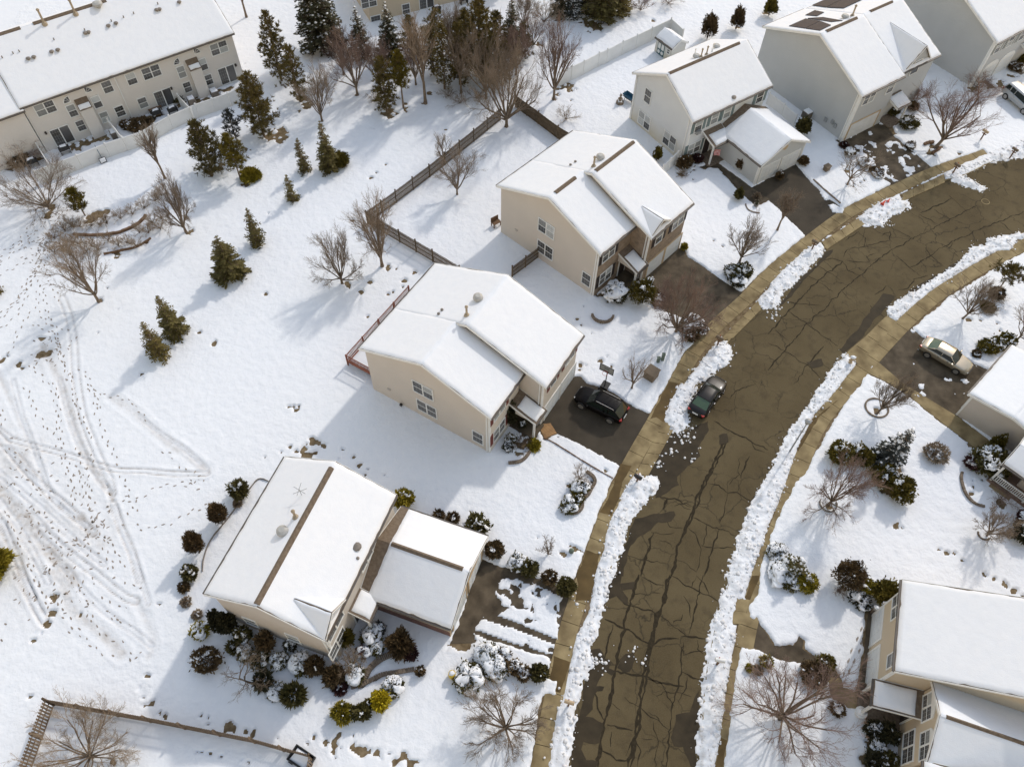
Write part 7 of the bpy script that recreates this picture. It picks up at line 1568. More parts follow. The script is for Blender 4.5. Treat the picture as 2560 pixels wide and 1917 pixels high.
def car(name, kind, pos, ang, paint, label, cat, glass='car_glass', snow=False, rails=False, rearglass=None):
    c = CARS[kind]; root = empty(name, pos, ang, label, cat); st = []
    for x, zt, w in c['top']:
        lo = .30 + .08 * abs(x / c['L'] * 2) ** 4
        st.append((x, [(0, zt + .03), (w * .55, zt + .025), (w * .86, zt), (w * .97, zt - .07), (w, zt - .22), (w * .995, .55), (w * .97, .40), (w * .9, lo), (0, lo)]))
    V, F = loft(st, 9); b = mesh('body', V, F, M[paint], root, smooth=True); b.modifiers.new('s', 'SUBSURF').levels = 1; b.modifiers[0].render_levels = 2
    a0, a1, a2, a3 = c['cab']; zt = lambda x: float(np.interp(x, [t[0] for t in c['top']], [t[1] for t in c['top']])); hw = lambda x: float(np.interp(x, [t[0] for t in c['top']], [t[2] for t in c['top']])); R = c['roof']; w = c['w']
    rw = w * .70
    # roof skin and pillars
    g = G(); sec = lambda x, z, ww: [(x, -ww, z - .07), (x, -ww * .9, z - .015), (x, -ww * .5, z + .015), (x, 0, z + .025), (x, ww * .5, z + .015), (x, ww * .9, z - .015), (x, ww, z - .07)]
    xs_ = [a1 + .08, a1 * .6 + a2 * .4, a1 * .2 + a2 * .8, a2 - .08]; zz = [R - .035, R, R - .005, R - .05]; S_ = []
    for x, z in zip(xs_, zz): S_ += sec(x, z, rw)
    F_ = []
    for i in range(3): F_ += [(i * 7 + j, i * 7 + j + 1, (i + 1) * 7 + j + 1, (i + 1) * 7 + j) for j in range(6)]
    g.add(S_, F_); g.mk('roof', M[paint], root, smooth=True)
    def strut(p, q, r=.035): g2.tube([p, q], r, 6)
    g2 = G()
    for sg in (-1, 1):
        A0 = (a0, sg * hw(a0) * .88, zt(a0) - .02); A1 = (a1 + .08, sg * rw, R - .1); A2 = (a2 - .08, sg * rw, R - .12); A3 = (a3, sg * hw(a3) * .88, zt(a3) - .02); mid = (a1 + a2) / 2 - .05
        strut(A0, A1); strut(A1, A2, .04); strut(A2, A3, .05); strut((mid, sg * hw(mid) * .93, zt(mid) - .02), (mid, sg * rw, R - .09), .04)
        if kind != 'sedan': strut((a2 + .55, sg * hw(a2) * .92, zt(a2) - .02), (a2 + .5, sg * rw, R - .1), .05)
    g2.mk('pillar', M[paint], root, smooth=True)
    # glass
    def quad(nm, P, m): mesh(nm, P, [tuple(range(len(P)))], M[m], root)
    e = .012
    quad('windscreen', [(a0, -hw(a0) * .87, zt(a0)), (a0 + .06, 0, zt(a0) + .03), (a0, hw(a0) * .87, zt(a0)), (a1 + .08, rw * .97, R - .085), (a1 + .11, 0, R - .01), (a1 + .08, -rw * .97, R - .085)], glass)
    quad('rear_window', [(a3, -hw(a3) * .85, zt(a3)), (a2 - .08, -rw * .95, R - .105), (a2 - .1, 0, R - .03), (a2 - .08, rw * .95, R - .105), (a3, hw(a3) * .85, zt(a3)), (a3 - .04, 0, zt(a3) + .03)], rearglass or glass)
    for sg in (-1, 1): quad('side_window', [(a0, sg * hw(a0) * .885, zt(a0) - .03), (a3, sg * hw(a3) * .885, zt(a3) - .03), (a2 - .06, sg * (rw + .005), R - .10), (a1 + .06, sg * (rw + .005), R - .09)][::sg], glass)
    # wheels, lamps, mirrors
    for x in (c['wb'] / 2, -c['wb'] / 2):
        for sg in (-1, 1):
            y = sg * (w - .10); r = c['wr']; g = G(); A_ = np.linspace(0, 2 * math.pi, 20, endpoint=False)
            ring = lambda rr, yy: [(x + rr * math.cos(t), yy, r + rr * math.sin(t)) for t in A_]
            P = ring(r * .9, y - .11) + ring(r, y - .08) + ring(r, y + .08) + ring(r * .9, y + .112); F_ = [(i * 20 + j, i * 20 + (j + 1) % 20, (i + 1) * 20 + (j + 1) % 20, (i + 1) * 20 + j) for i in range(3) for j in range(20)] + [tuple(range(20)), tuple(range(60, 80))]
            g.add(P, F_); wh = g.mk('wheel', M['tyre'], root, smooth=False); g = G()
            yo = y + sg * .116; g.tube([(x, yo - .004 * sg, r), (x, yo + .004 * sg, r)], .09, 12)
            for k in range(7): t = k * 6.283 / 7; g.obox((x, yo, r), (math.cos(t), 0, math.sin(t)), (0, 1, 0), (-math.sin(t), 0, math.cos(t)), (.05, -.005, -.035), (r * .68, .005, .035))
            g.tube([(x, yo - .006 * sg, r), (x, yo + .002 * sg, r)], r * .70, 20, True); g.mk('rim', M['rim'], wh)
            g = G(); g.tube([(x, y - sg * .02, r), (x, y + sg * .104, r)], r * 1.16, 18); g.mk('wheel_arch', M['black'], root)
    L2 = c['L'] / 2
    for sg in (-1, 1):
        zf = zt(L2 - .25) - .14; g = G(); g.obox((L2 - .30, sg * w * .66, zf), (.86, -sg * .5, 0), (sg * .5, .86, 0), (0, 0, 1), (-.2, -.10, -.06), (.2, .10, .07)); g.mk('headlight', M['lamp_clear'], root, bevel=.03)
        zr = zt(-L2 + .2) - .14; g = G(); g.obox((-L2 + .16, sg * w * .68, zr), (.9, sg * .42, 0), (-sg * .42, .9, 0), (0, 0, 1), (-.11, -.2, -.07), (.12, .16, .08)); g.mk('tail_light', M['lamp_red'], root, bevel=.03)
        g = G(); g.obox((a0 - .25, sg * (w + .09), zt(a0) + .06), (1, 0, 0), (0, 1, 0), (0, 0, 1), (-.07, -.11, -.06), (.07, .11, .08)); g.mk('mirror', M[paint], root, bevel=.03)
        g = G()
        for x in (.35, -.55): g.box((x - .09, sg * (w * .995) - .02, .84), (x + .09, sg * (w * .995) + .025, .88))
        g.mk('door_handle', M['chrome' if kind != 'suv' else paint], root)
        if rails: g = G(); g.tube([(a1 - .1, sg * rw * .92, R + .0), (a1 - .2, sg * rw * .92, R + .06), (a2 + .2, sg * rw * .92, R + .05), (a2 + .1, sg * rw * .92, R - .02)], .02, 6); g.mk('roof_rail', M['chrome'], root)
    g = G(); g.box((-L2 + .0, -.26, .62), (-L2 + .035, .26, .76)); g.mk('number_plate', M['trim'], root)
    g = G(); g.box((L2 - .05, -.5, .42), (L2 - .005, .5, .58)); g.mk('grille', M['black'], root)
    return root

def car_at(near, off, kind, **k):
    """near: photo pixels of the ground points under the rear and front wheels on the near side"""
    P, Q = U(*near[0])[:2], U(*near[1])[:2]; e = (Q - P) / np.linalg.norm(Q - P); n = np.array([-e[1], e[0]]); c = (P + Q) / 2 + n * off; return (c[0], c[1], .02), math.atan2(e[1], e[0])
p, a = car_at(((1523, 1056), (1453, 1020)), -.86, 'suv'); car('suv', 'suv', p, a, 'black_paint', 'black SUV parked in the dark driveway of the beige house', 'car', rails=True)
p, a = car_at(((2315, 893), (2384, 933)), .82, 'sedan'); car('sedan', 'sedan', p, a, 'gold_paint', 'champagne-coloured sedan parked in the driveway on the right', 'car', rearglass='car_glass_green')
P, Q = U(1738, 1034, .55)[:2], U(1800, 947, .6)[:2]; e = Q - P; car('sedan', 'sedan', ((P[0] + Q[0]) / 2, (P[1] + Q[1]) / 2, .015), math.atan2(e[1], e[0]), 'sedan_paint', 'dark sedan parked at the snowbank on the street', 'car', rearglass='car_glass_green')
p, a = car_at(((2503, 247), (2556, 292)), 1.0, 'van'); mv = car('minivan', 'van', (p[0], p[1], .14), a, 'silver_paint', 'silver minivan cut off by the right edge of the upper right', 'car')

# ------------------------------------------------------------------ fences
def vinyl_fence(name, pts, h, label, m='vinyl', post_every=2.4, z0=.0, group=None, caps=True):
    P = [np.array(U(*p)[:2]) if len(p) == 2 else np.array(p[:2]) for p in pts]; o = P[0]; root = empty(name, (*o, 0), 0, label, 'fence', group); i_ = 0
    for k in range(len(P) - 1):
        a, b = P[k] - o, P[k + 1] - o; L = np.linalg.norm(b - a); e = (b - a) / L; n = np.array([-e[1], e[0]]); ng = max(1, round(L / post_every))
        for j in range(ng):
            p, q = a + e * L * j / ng, a + e * L * (j + 1) / ng; g = G(); g.obox((*p, 0), (*e, 0), (*n, 0), (0, 0, 1), (.05, -.025, .08), (L / ng - .05, .025, h - .06)); g.obox((*p, 0), (*e, 0), (*n, 0), (0, 0, 1), (.055, -.045, h - .14), (L / ng - .055, .045, h)); g.obox((*p, 0), (*e, 0), (*n, 0), (0, 0, 1), (.055, -.04, .05), (L / ng - .055, .04, .18))
            g.mk('fence_panel', M[m], root)
        for j in range(ng + (k == len(P) - 2)):
            p = a + e * L * j / ng; g = G(); g.box((p[0] - .065, p[1] - .065, 0), (p[0] + .065, p[1] + .065, h + .08)); po = g.mk('fence_post', M[m], root)
            if caps: g = G(); g.lathe([(.11, 0), (.11, .04), (.02, .12)], (p[0], p[1], h + .08), 8); g.mk('post_cap', M[m], po)
    return root

def picket_fence(name, pts, h, label, m='fence', gap=.15, pw=.105, every=2.4, group=None, solid=False):
    P = [np.array(U(*p)[:2]) for p in pts]; o = P[0]; root = empty(name, (*o, 0), 0, label, 'fence', group)
    for k in range(len(P) - 1):
        a, b = P[k] - o, P[k + 1] - o; L = np.linalg.norm(b - a); e = (b - a) / L; n = np.array([-e[1], e[0]]); ng = max(1, round(L / every)); w = L / ng
        for j in range(ng):
            p = a + e * w * j; g = G(); fr = ((*p, 0), (*e, 0), (*n, 0), (0, 0, 1))
            for zz in (.3, h * .55, h - .25): g.obox(*fr, (.05, -.045, zz - .05), (w - .05, -.005, zz + .05))
            x = .06
            while x < w - .05: 
                zt = h + RNG.normal(0, .012); g.obox(*fr, (x, .0, .06), (min(x + pw, w - .02), .022, zt)); x += gap if not solid else pw + .006
            g.mk('picket_panel', M[m], root)
        for j in range(ng + (k == len(P) - 2)):
            p = a + e * w * j; g = G(); g.box((p[0] - .065, p[1] - .065, 0), (p[0] + .065, p[1] + .065, h + .14)); g.lathe([(.1, 0), (.1, .03), (.015, .12)], (p[0], p[1], h + .14), 4); g.mk('fence_post', M[m], root)
    return root

picket_fence('picket_fence', [(1251, 303), (1185, 357), (1075, 446), (992, 509), (920, 561), (1083, 657), (1150, 697)], 1.75, 'long brown picket fence around the back yard of the brick house')
picket_fence('board_fence', [(1288, 271), (1345, 313), (1393, 349), (1430, 372)], 1.75, 'dark solid board fence running behind the brick house', solid=True, pw=.14, every=2.2)
picket_fence('picket_fence', [(1280, 695), (1346, 646)], 1.6, 'short brown picket fence between the two beige houses', every=1.9)
picket_fence('picket_fence', [(77, 1935), (139, 1762)], 1.8, 'tan picket fence leaning along the lower left edge', m='fence2', gap=.2, pw=.12)
picket_fence('picket_fence', [(139, 1762), (380, 1805), (640, 1857), (785, 1898)], 1.8, 'tan picket fence casting a slatted shadow across the bottom left yard', m='fence2', gap=.17, pw=.1)
picket_fence('picket_gate', [(785, 1898), (778, 1935)], 1.8, 'sunlit tan picket gate at the right end of the lower left yard', m='fence2', gap=.2, pw=.12)
vinyl_fence('vinyl_fence', [(1396, 218), (1457, 190), (1494, 170), (1515, 161), (1553, 141), (1588, 125), (1625, 107), (1672, 84), (1702, 112)], 2.0, 'white vinyl fence around the white house back yard')
vinyl_fence('vinyl_fence', [(1652, 446), (1688, 412)], 1.8, 'short white vinyl fence at the front corner of the white house', post_every=1.6)
vinyl_fence('vinyl_fence', [(1915, 262), (1952, 290), (1982, 318)], 1.6, 'cream vinyl fence between the white house and the grey house')
vinyl_fence('vinyl_fence', [(105, 462), (150, 445), (209, 423), (278, 394), (365, 365), (435, 325), (500, 296), (580, 268), (640, 240)], 1.85, 'long white vinyl fence closing the townhouse back yards')
for (a, b), lab in ((((455, 268), (489, 305)), 'white divider fence between the two right-hand townhouse yards'), (((284, 330), (318, 374)), 'white divider fence beside the middle townhouse yard'), (((109, 392), (143, 446)), 'white divider fence at the leftmost townhouse yard')):
    vinyl_fence('divider_fence', [a, b], 1.7, lab, post_every=3.0, group='white dividers between townhouse yards')
vinyl_fence('vinyl_fence', [(1055, 98), (1140, 70), (1200, 52)], 1.7, 'white vinyl fence behind the pines at the tan townhouse')

# ------------------------------------------------------------------ small things
def item(name, px, py, label, cat, group=None, rz=0, z=None):
    P = U(px, py); return empty(name, (P[0], P[1], snow_z(P[0], P[1]) - .03 if z is None else z), rz, label, cat, group)
ang_l = lambda L, P: None
def mailbox(px, py, label, rz, h=1.15, m='black', tilt=0):
    r = item('mailbox', px, py, label, 'mailbox', 'mailboxes along the kerbs', rz, 0.05); g = G(); g.box((-.06, -.06, 0), (.06, .06, h)); g.box((-.06, -.25, h - .28), (.06, .25, h - .2)); g.mk('post', M['wood'], r)
    g = G(); A_ = np.linspace(0, math.pi, 9); prof = [(-.13, 0), (.13, 0)] + [(.13 * math.cos(t), .13 + .12 * math.sin(t)) for t in A_]; g.prism(prof, lambda p, q, d: (p, d, h + q), -.35, .35); g.mk('box', M[m], r)
    g = G(); g.box((.131, .05, h + .1), (.15, .1, h + .32)); g.mk('flag', M['red_p'], r)
mailbox(2028, 627, 'brown mailbox in the snowbank above the middle of the street', .9, m='boxbrown')
mailbox(1792, 866, 'brown mailbox beside the brick house apron', .9, m='boxbrown')
mailbox(1591, 1206, 'black mailbox at the tip of the lower left snowbank', 1.0, h=.9)
mailbox(1420, 1765, 'pale mailbox leaning in the lower left snowbank', 1.3, m='tantrim')
mailbox(1790, 1662, 'pale mailbox in the right-hand snowbank near the bottom', 1.4, m='trim')
mailbox(2380, 436, 'brown mailbox beside the grey house driveway', .6, m='boxbrown')
mailbox(2523, 397, 'dark mailbox in the farthest snowbank, upper right', .6, m='boxbrown')
mailbox(2450, 352, 'tan post-box on the lawn of the grey corner house', .6, m='tantrim')
# street lamp
r = item('street_lamp', 1973, 1130, 'slender grey street lamp standing in the right-hand snowbank', 'street lamp', z=.05); hl = height_of((1973, 1130), (2013, 1057))
g = G(); g.tube([(0, 0, 0), (0, 0, .3), (0, 0, hl)], [.12, .07, .05], 10); g.mk('pole', M['steel'], r, smooth=True); g = G(); g.lathe([(.06, -.1), (.16, 0), (.22, .3), (.24, .34)], (0, 0, hl), 12); g.mk('lamp_glass', M['blind'], r); g = G(); g.lathe([(.26, .34), (.2, .44), (.05, .52)], (0, 0, hl), 12); g.mk('lamp_cap', M['steel'], r)
# basketball hoop
r = item('basketball_hoop', 1511, 968, 'portable basketball hoop beside the dark driveway', 'basketball hoop', rz=-2.1, z=.08); g = G(); g.tube([(0, 0, 0), (0, 0, 2.7), (.25, 0, 3.0)], .05, 8); g.mk('pole', M['black'], r); g = G(); g.box((-.55, -.35, 0), (.25, .35, .16)); g.mk('base', M['black'], r, bevel=.03)
g = G(); g.box((.28, -.65, 2.65), (.32, .65, 3.5)); bb_ = g.mk('backboard', M['blind'], r); g = G()
for a, b in (((-.67, 2.63), (.67, 2.69)), ((-.67, 3.46), (.67, 3.52)), ((-.67, 2.69), (-.61, 3.46)), ((.61, 2.69), (.67, 3.46)), ((-.25, 2.8), (.25, 2.85)), ((-.25, 3.15), (.25, 3.2))): g.box((.32, a[0], a[1]), (.345, b[0], b[1]))
g.mk('board_frame', M['black'], bb_); g = G(); A_ = np.linspace(0, 2 * math.pi, 17); g.tube([(.58 + .23 * math.cos(t), .23 * math.sin(t), 2.78) for t in A_], .015, 5); g.mk('rim', M['red_p'], r)
# utility boxes
r = item('utility_cabinet', 1626, 944, 'brown utility cabinet on the lawn beside the small bare tree', 'utility cabinet', rz=rad(52)); g = G(); g.box((-.5, -.5, 0), (.5, .5, .95)); g.mk('cabinet', M['boxbrown'], r, bevel=.02); g = G(); g.prism([(-.56, .951), (.56, .951), (.56, 1.0), (0, 1.08), (-.56, 1.02)], lambda p, q, d: (p, d, q), -.56, .56); g.mk('lid', M['boxbrown'], r)
for x, y, lab in ((1644, 907, 'shorter green utility pedestal on the beige house lawn'), (1655, 902, 'taller green utility pedestal on the beige house lawn')):
    r = item('utility_pedestal', x, y, lab, 'utility pedestal', 'green utility pedestals'); h_ = .6 if 'short' in lab else .85; g = G(); g.box((-.13, -.13, 0), (.13, .13, h_)); g.mk('body', M['green_box'], r, bevel=.03); g = G(); g.box((-.16, -.16, h_ + .001), (.16, .16, h_ + .09)); g.mk('cap', M['green_box'], r, bevel=.03)
r = item('utility_pedestal', 1428, 1380, 'small green utility lid beside the left sidewalk', 'utility pedestal', 'green utility pedestals'); g = G(); g.lathe([(.2, 0), (.2, .3), (.14, .4), (.03, .44)], n=12); g.mk('body', M['green_box'], r)
# hydrant with a cap of snow; yellow barrel
def hydrant(px, py, label):
    r = item('fire_hydrant', px, py, label, 'fire hydrant'); g = G(); g.lathe([(.2, 0), (.2, .06), (.13, .08), (.13, .55), (.18, .57), (.16, .66), (.08, .76), (.03, .82)], n=12); g.tube([(-.24, 0, .42), (.24, 0, .42)], .07, 8); g.mk('body', M['tantrim'], r, smooth=False); V, F = blobs(np.array([(0, 0, .8)]), [.27], .5); mesh('snow_cap', V, F, M['snow'], r, smooth=True)
hydrant(2124, 908, 'fire hydrant buried under a cap of snow at the right-hand apron')
r = item('yellow_barrel', 1131, 1690, 'bright yellow barrel topped with snow on the front lawn', 'barrel'); g = G(); g.lathe([(.24, 0), (.27, .1), (.28, .45), (.25, .7), (.22, .72)], n=16); g.mk('barrel', M['yellow_p'], r, smooth=False); V, F = blobs(np.array([(0, 0, .73)]), [.23], .45); mesh('snow_cap', V, F, M['snow'], r, smooth=True)
# cones on the bank
for x, y, lab in ((2202, 517, 'larger orange-red cone lying on the upper snowbank'), (2216, 509, 'smaller orange-red cone on top of the upper snowbank')):
    r = item('traffic_cone', x, y, lab, 'traffic cone', 'orange-red cones on the snowbank', rz=.8); s_ = 1 if 'larger' in lab else .75; r.rotation_euler = (0, 1.2, .8); r.location.z += .12; g = G(); g.lathe([(.15 * s_, .03), (.12 * s_, .2 * s_), (.04 * s_, .62 * s_)], n=12); g.mk('cone', M['red_p'], r); g = G(); g.box((-.2 * s_, -.2 * s_, 0), (.2 * s_, .2 * s_, .03)); g.mk('base', M['red_p'], r)
# manhole
P = U(2463.5, 504.6); g = G(); g.lathe([(.36, 0), (.36, .02)], n=28); mo = tag(g.mk('manhole_cover', M['asphalt'], loc=(P[0], P[1], .005)), 'round manhole cover ringed in pale concrete on the upper road', 'manhole cover'); g = G(); A_ = np.linspace(0, 2 * math.pi, 33); V = [(r_ * math.cos(t), r_ * math.sin(t), .024) for r_ in (.36, .44) for t in A_[:-1]]; mesh('ring', V, [(i, (i + 1) % 32, 32 + (i + 1) % 32, 32 + i) for i in range(32)], M['concrete'], mo)
# air conditioning units
def ac(px, py, label, rz, w=.85, h=.8, group='snow-topped air conditioning units'):
    r = item('air_conditioner', px, py, label, 'air conditioner', group, rz); g = G(); g.box((-w / 2, -w / 2, 0), (w / 2, w / 2, h)); g.mk('casing', M['vent'], r, bevel=.04); g = G()
    for i in range(7): zz = .1 + i * h * .12; g.box((-w / 2 - .012, -w / 2 + .06, zz), (w / 2 + .012, w / 2 - .06, zz + .03)); g.box((-w / 2 + .06, -w / 2 - .012, zz + .001), (w / 2 - .06, w / 2 + .012, zz + .029))
    g.mk('louvre', M['black'], r); so = put_snow('snow_cap', [((-w / 2 + .03, -w / 2 + .03, h), (w / 2 - .03, -w / 2 + .03, h), (w / 2 - .03, w / 2 - .03, h), (-w / 2 + .03, w / 2 - .03, h))], r, th=.13, res=.2)
ac(2301, 172, 'air conditioner against the blank wall of the grey corner house', .6, 1.0, .95); ac(2014, 296, 'air conditioner against the side wall of the solar-panel house', .6, .9, .85)
ac(291, 344, 'air conditioner beside the left townhouse bump-out', .6); ac(484, 266, 'tan box unit beside the right townhouse bump-out', .6, .8, 1.0); ac(322, 318, 'round-topped unit near the middle townhouse divider', .6, .7, .6); ac(538, 240, 'dark unit right of the right townhouse bump-out', .6)
# patio things in the town house yards
def grill(px, py, label, rz=.6):
    r = item('grill', px, py, label, 'grill', 'snow-covered grills in the townhouse yards', rz); g = G(); g.box((-.55, -.28, .55), (.55, .28, .85)); g.box((-.5, -.25, 0), (-.44, .25, .55)); g.box((.44, -.25, 0), (.5, .25, .55)); g.mk('cart', M['black'], r); g = G(); A_ = np.linspace(0, math.pi, 9); g.prism([(.28 * math.cos(t), .851 + .25 * math.sin(t)) for t in A_], lambda p, q, d: (d, p, q), -.4, .4); l_ = g.mk('lid', M['black'], r); put_snow('snow_cap', [((-.38, -.2, 1.03), (.38, -.2, 1.03), (.38, .2, 1.03), (-.38, .2, 1.03))], l_, th=.08, res=.2)
grill(168, 386, 'black snow-topped grill in the left townhouse yard'); grill(437, 289, 'black snow-topped grill in the right townhouse yard'); grill(395, 293, 'dark patio grill under the middle sliding door'); grill(88, 418, 'grill half hidden by reddish brush in the leftmost yard'); grill(1092, 36, 'snow-topped grill behind the pines at the tan townhouse'); grill(1160, 12, 'dark grill at the top edge behind the pines')
def table(px, py, label, w=1.3, d=.7, h=.55):
    r = item('patio_bench', px, py, label, 'bench', None, rad(37)); g = G(); g.box((-w / 2, -d / 2, h - .06), (w / 2, d / 2, h)); g.mk('seat', M['wood'], r)
    for sx in (-1, 1):
        for sy in (-1, 1): g = G(); g.box((sx * w * .44 - .04, sy * d * .4 - .04, 0), (sx * w * .44 + .04, sy * d * .4 + .04, h - .061)); g.mk('leg', M['wood'], r)
    g = G(); g.box((-w / 2, d / 2 - .05, h), (w / 2, d / 2, h + .5)); g.mk('backrest', M['wood'], r)
table(390, 280, 'low wooden bench below the middle townhouse sliding door', 1.5); table(1240, 566, 'brown wooden seat behind the brick house wall', .9, .6)
# snow shovel leaning on the fence
r = item('snow_shovel', 262, 410, 'blue-handled snow shovel leaning on the white vinyl fence', 'snow shovel', rz=.64); g = G(); g.tube([(0, .05, .35), (0, .75, 1.9)], .03, 6); g.mk('handle', M['blue'], r); g = G(); g.obox((0, 0, .05), (1, 0, 0), (0, .25, .97), (0, -.97, .25), (-.35, 0, -.02), (.35, .6, .02)); g.mk('blade', M['black'], r); so = put_snow('snow_cap', [((-.3, -.03, .1), (.3, -.03, .1), (.3, .12, .6), (-.3, .12, .6))], r, th=.08, res=.2)
# statue and blue thing behind white house
r = item('garden_fountain', 1549, 261, 'small stone garden fountain with a pointed top behind the white house', 'fountain'); g = G(); g.lathe([(.45, 0), (.45, .3), (.38, .32), (.12, .34), (.14, .6), (.28, .65), (.26, .72), (.1, .74), (.09, 1.0), (.16, 1.08), (.02, 1.35)], n=14); g.mk('basin', M['stone'], r); put_snow('snow_cap', [((-.26, -.26, .33), (.26, -.26, .33), (.26, .26, .33), (-.26, .26, .33))], r, th=.06, res=.2)
r = item('wheelbarrow', 1572, 256, 'blue wheelbarrow-like cart against the back of the white house', 'cart', rz=-.8); g = G(); g.add([(-.6, -.3, .45), (.5, -.3, .45), (.5, .3, .45), (-.6, .3, .45), (-.8, -.42, .85), (.7, -.42, .8), (.7, .42, .8), (-.8, .42, .85)], [(0, 3, 2, 1), (0, 1, 5, 4), (1, 2, 6, 5), (2, 3, 7, 6), (3, 0, 4, 7)]); g.mk('tray', M['blue'], r); g = G(); g.tube([(.55, -.05, .2), (.55, .05, .2)], .2, 14); g.mk('wheel', M['tyre'], r); g = G()
for sg in (-1, 1): g.tube([(-1.2, sg * .3, .6), (-.4, sg * .28, .4), (.55, sg * .08, .2)], .025, 6); g.tube([(-.45, sg * .28, .42), (-.5, sg * .3, 0)], .025, 6)
g.mk('frame', M['wood'], r)
# flag at the white house porch
r = HF.world(2.62, 11.48, 0); f_ = empty('porch_flag', (r[0], r[1], 1.75), rad(35.42), 'faded red and white flag hanging from the white house porch post', 'flag'); g = G(); g.tube([(0, 0, .2), (.25, -.45, .75)], .015, 6); g.mk('pole', M['wood'], f_)
V = []; F = []
for i in range(7):
    for j in range(6): V.append((.05 + i * .11, -.1 - i * .05 + .05 * math.sin(j * 1.1 + i), .55 - j * .16 - i * .01))
F = [(i * 6 + j, i * 6 + j + 1, (i + 1) * 6 + j + 1, (i + 1) * 6 + j) for i in range(6) for j in range(5)]; mesh('cloth', V, F, M['flag'], f_, smooth=True)
# rings, edgings and other low garden things
def arc(name, c, rx, a0, a1, label, cat, w=.16, h=.18, m='stone', n=14, ry=None, pts=None, gaps=True):
    if pts is None: P = U(*c); sc = mpp(P); pts = [(P[0] + rx * sc * math.cos(t), P[1] + (ry or rx) * sc * math.sin(t)) for t in np.linspace(a0, a1, n)]
    else: pts = [tuple(q) for q in smooth_line(W2(pts), 5)]
    o = pts[0]; g = G(); z_ = max(0, snow_z(*o) - .08)
    for i in range(len(pts) - 1):
        a, b = np.array(pts[i]) - o, np.array(pts[i + 1]) - o; L = np.linalg.norm(b - a)
        if L < 1e-4: continue
        e = (b - a) / L; nn = np.array([-e[1], e[0]]); hh = h * (1 + .25 * RNG.random()); g.obox((*a, 0), (*e, 0), (*nn, 0), (0, 0, 1), (-.01, -w / 2, 0), (L - (.03 if gaps else -.01), w / 2, hh))
    ob = g.mk(name, M[m], loc=(o[0], o[1], z_)); return tag(ob, label, cat)
arc('timber_edging', None, 0, 0, 0, 'curved timber edging between the double row of bare shrubs', 'edging', .22, .3, 'wood', pts=[pz(bA, K, *q) for q in [(640, 380), (760, 388), (880, 385), (1000, 372), (1100, 340), (1180, 300), (1240, 250), (1265, 215)]], gaps=False)
arc('timber_edging', None, 0, 0, 0, 'lower thin timber edging of the curved shrub bed', 'edging', .12, .25, 'wood', pts=[pz(bA, K, *q) for q in [(905, 550), (1050, 518), (1180, 490), (1310, 412)]], gaps=True)
arc('stone_edging', None, 0, 0, 0, 'S-shaped stone edging of the small lawn bed, upper half', 'edging', .25, .28, pts=[pz(b3, K, *q) for q in [(640, 765), (690, 800), (715, 850), (690, 900), (650, 970), (590, 1000)]])
arc('stone_edging', None, 0, 0, 0, 'S-shaped stone edging of the small lawn bed, lower half', 'edging', .25, .3, pts=[pz(b3, K, *q) for q in [(430, 1090), (490, 1120), (550, 1120), (600, 1080), (605, 1030)]])
arc('stone_edging', None, 0, 0, 0, 'short curved stone edging at the beige house front corner', 'edging', .25, .25, pts=[pz(b3, K, *q) for q in [(-30, 690), (60, 680), (120, 640), (155, 590)]])
arc('stone_edging', None, 0, 0, 0, 'dark curved stone edging in front of the taupe house entry', 'edging', .4, .3, pts=[pz(z7b, k7, *q) for q in [(1130, 640), (1020, 680), (900, 750), (800, 850), (730, 970), (640, 1060), (540, 1090)]])
arc('stone_edging', None, 0, 0, 0, 'straight dark stone edging along the taupe house walk', 'edging', .3, .25, pts=[pz(z7b, k7, *q) for q in [(640, 1090), (800, 1010), (960, 930), (1120, 900), (1300, 870), (1420, 850)]])
arc('planter_ring', (1506, 789), 27, 3.3, 6.1, 'dark-rimmed round planter bed full of snow at the brick house', 'planter', .2, .35)
arc('edging_ring', (2190, 1022), 28, 0, 6.283, 'dark round edging ring around the leaning tree by the gold car drive', 'edging', .14, .16, n=26)
arc('wire_ring', (2068, 1263), 21, 2.6, 6.6, 'thin wire ring around the foot of the round reddish tree', 'edging', .06, .3, 'vent', n=20)
arc('edging_ring', (2457, 1338), 14, 2.6, 5.6, 'half-ring edging at the foot of the bare tree at the right edge', 'edging', .12, .16)
arc('stone_edging', None, 0, 0, 0, 'crescent stone edging below the railed porch on the right', 'edging', .2, .22, pts=[pz((1920, 960), K, *q) for q in [(1665, 770), (1655, 820), (1680, 920), (1730, 1000), (1790, 1045), (1860, 1065)]])
arc('stone_edging', None, 0, 0, 0, 'faint stone edging around the bed at the white house walk', 'edging', .12, .14, pts=[pz((1660, 300), .18116, *q) for q in [(1120, 1180), (1150, 1250), (1230, 1290), (1320, 1300)]])
arc('stone_edging', None, 0, 0, 0, 'stub of log edging at the foot of the big reddish tree', 'edging', .3, .3, 'wood', pts=[pz((1920, 0), K, *q) for q in [(1340, 1260), (1380, 1245), (1420, 1240)]], gaps=False)
arc('stone_edging', None, 0, 0, 0, 'short log lying below the big reddish tree', 'edging', .3, .3, 'wood', pts=[pz((1920, 0), K, *q) for q in [(1410, 1330), (1450, 1310), (1480, 1285)]], gaps=False)
arc('driveway_edging', None, 0, 0, 0, 'thin dark edging line along the snowy strip beside the dark driveway', 'edging', .07, .2, 'wood', pts=[pz(b3, K, *q) for q in [(270, 470), (370, 520), (600, 665), (760, 760), (870, 820)]], gaps=True)
arc('pool_edging', None, 0, 0, 0, 'thin curved rim of the round snow-covered pool beside the taupe house', 'edging', .05, .2, 'vent', pts=[(672, 1205), (648, 1200), (620, 1232), (570, 1300), (530, 1350), (512, 1395), (508, 1430)], gaps=False)
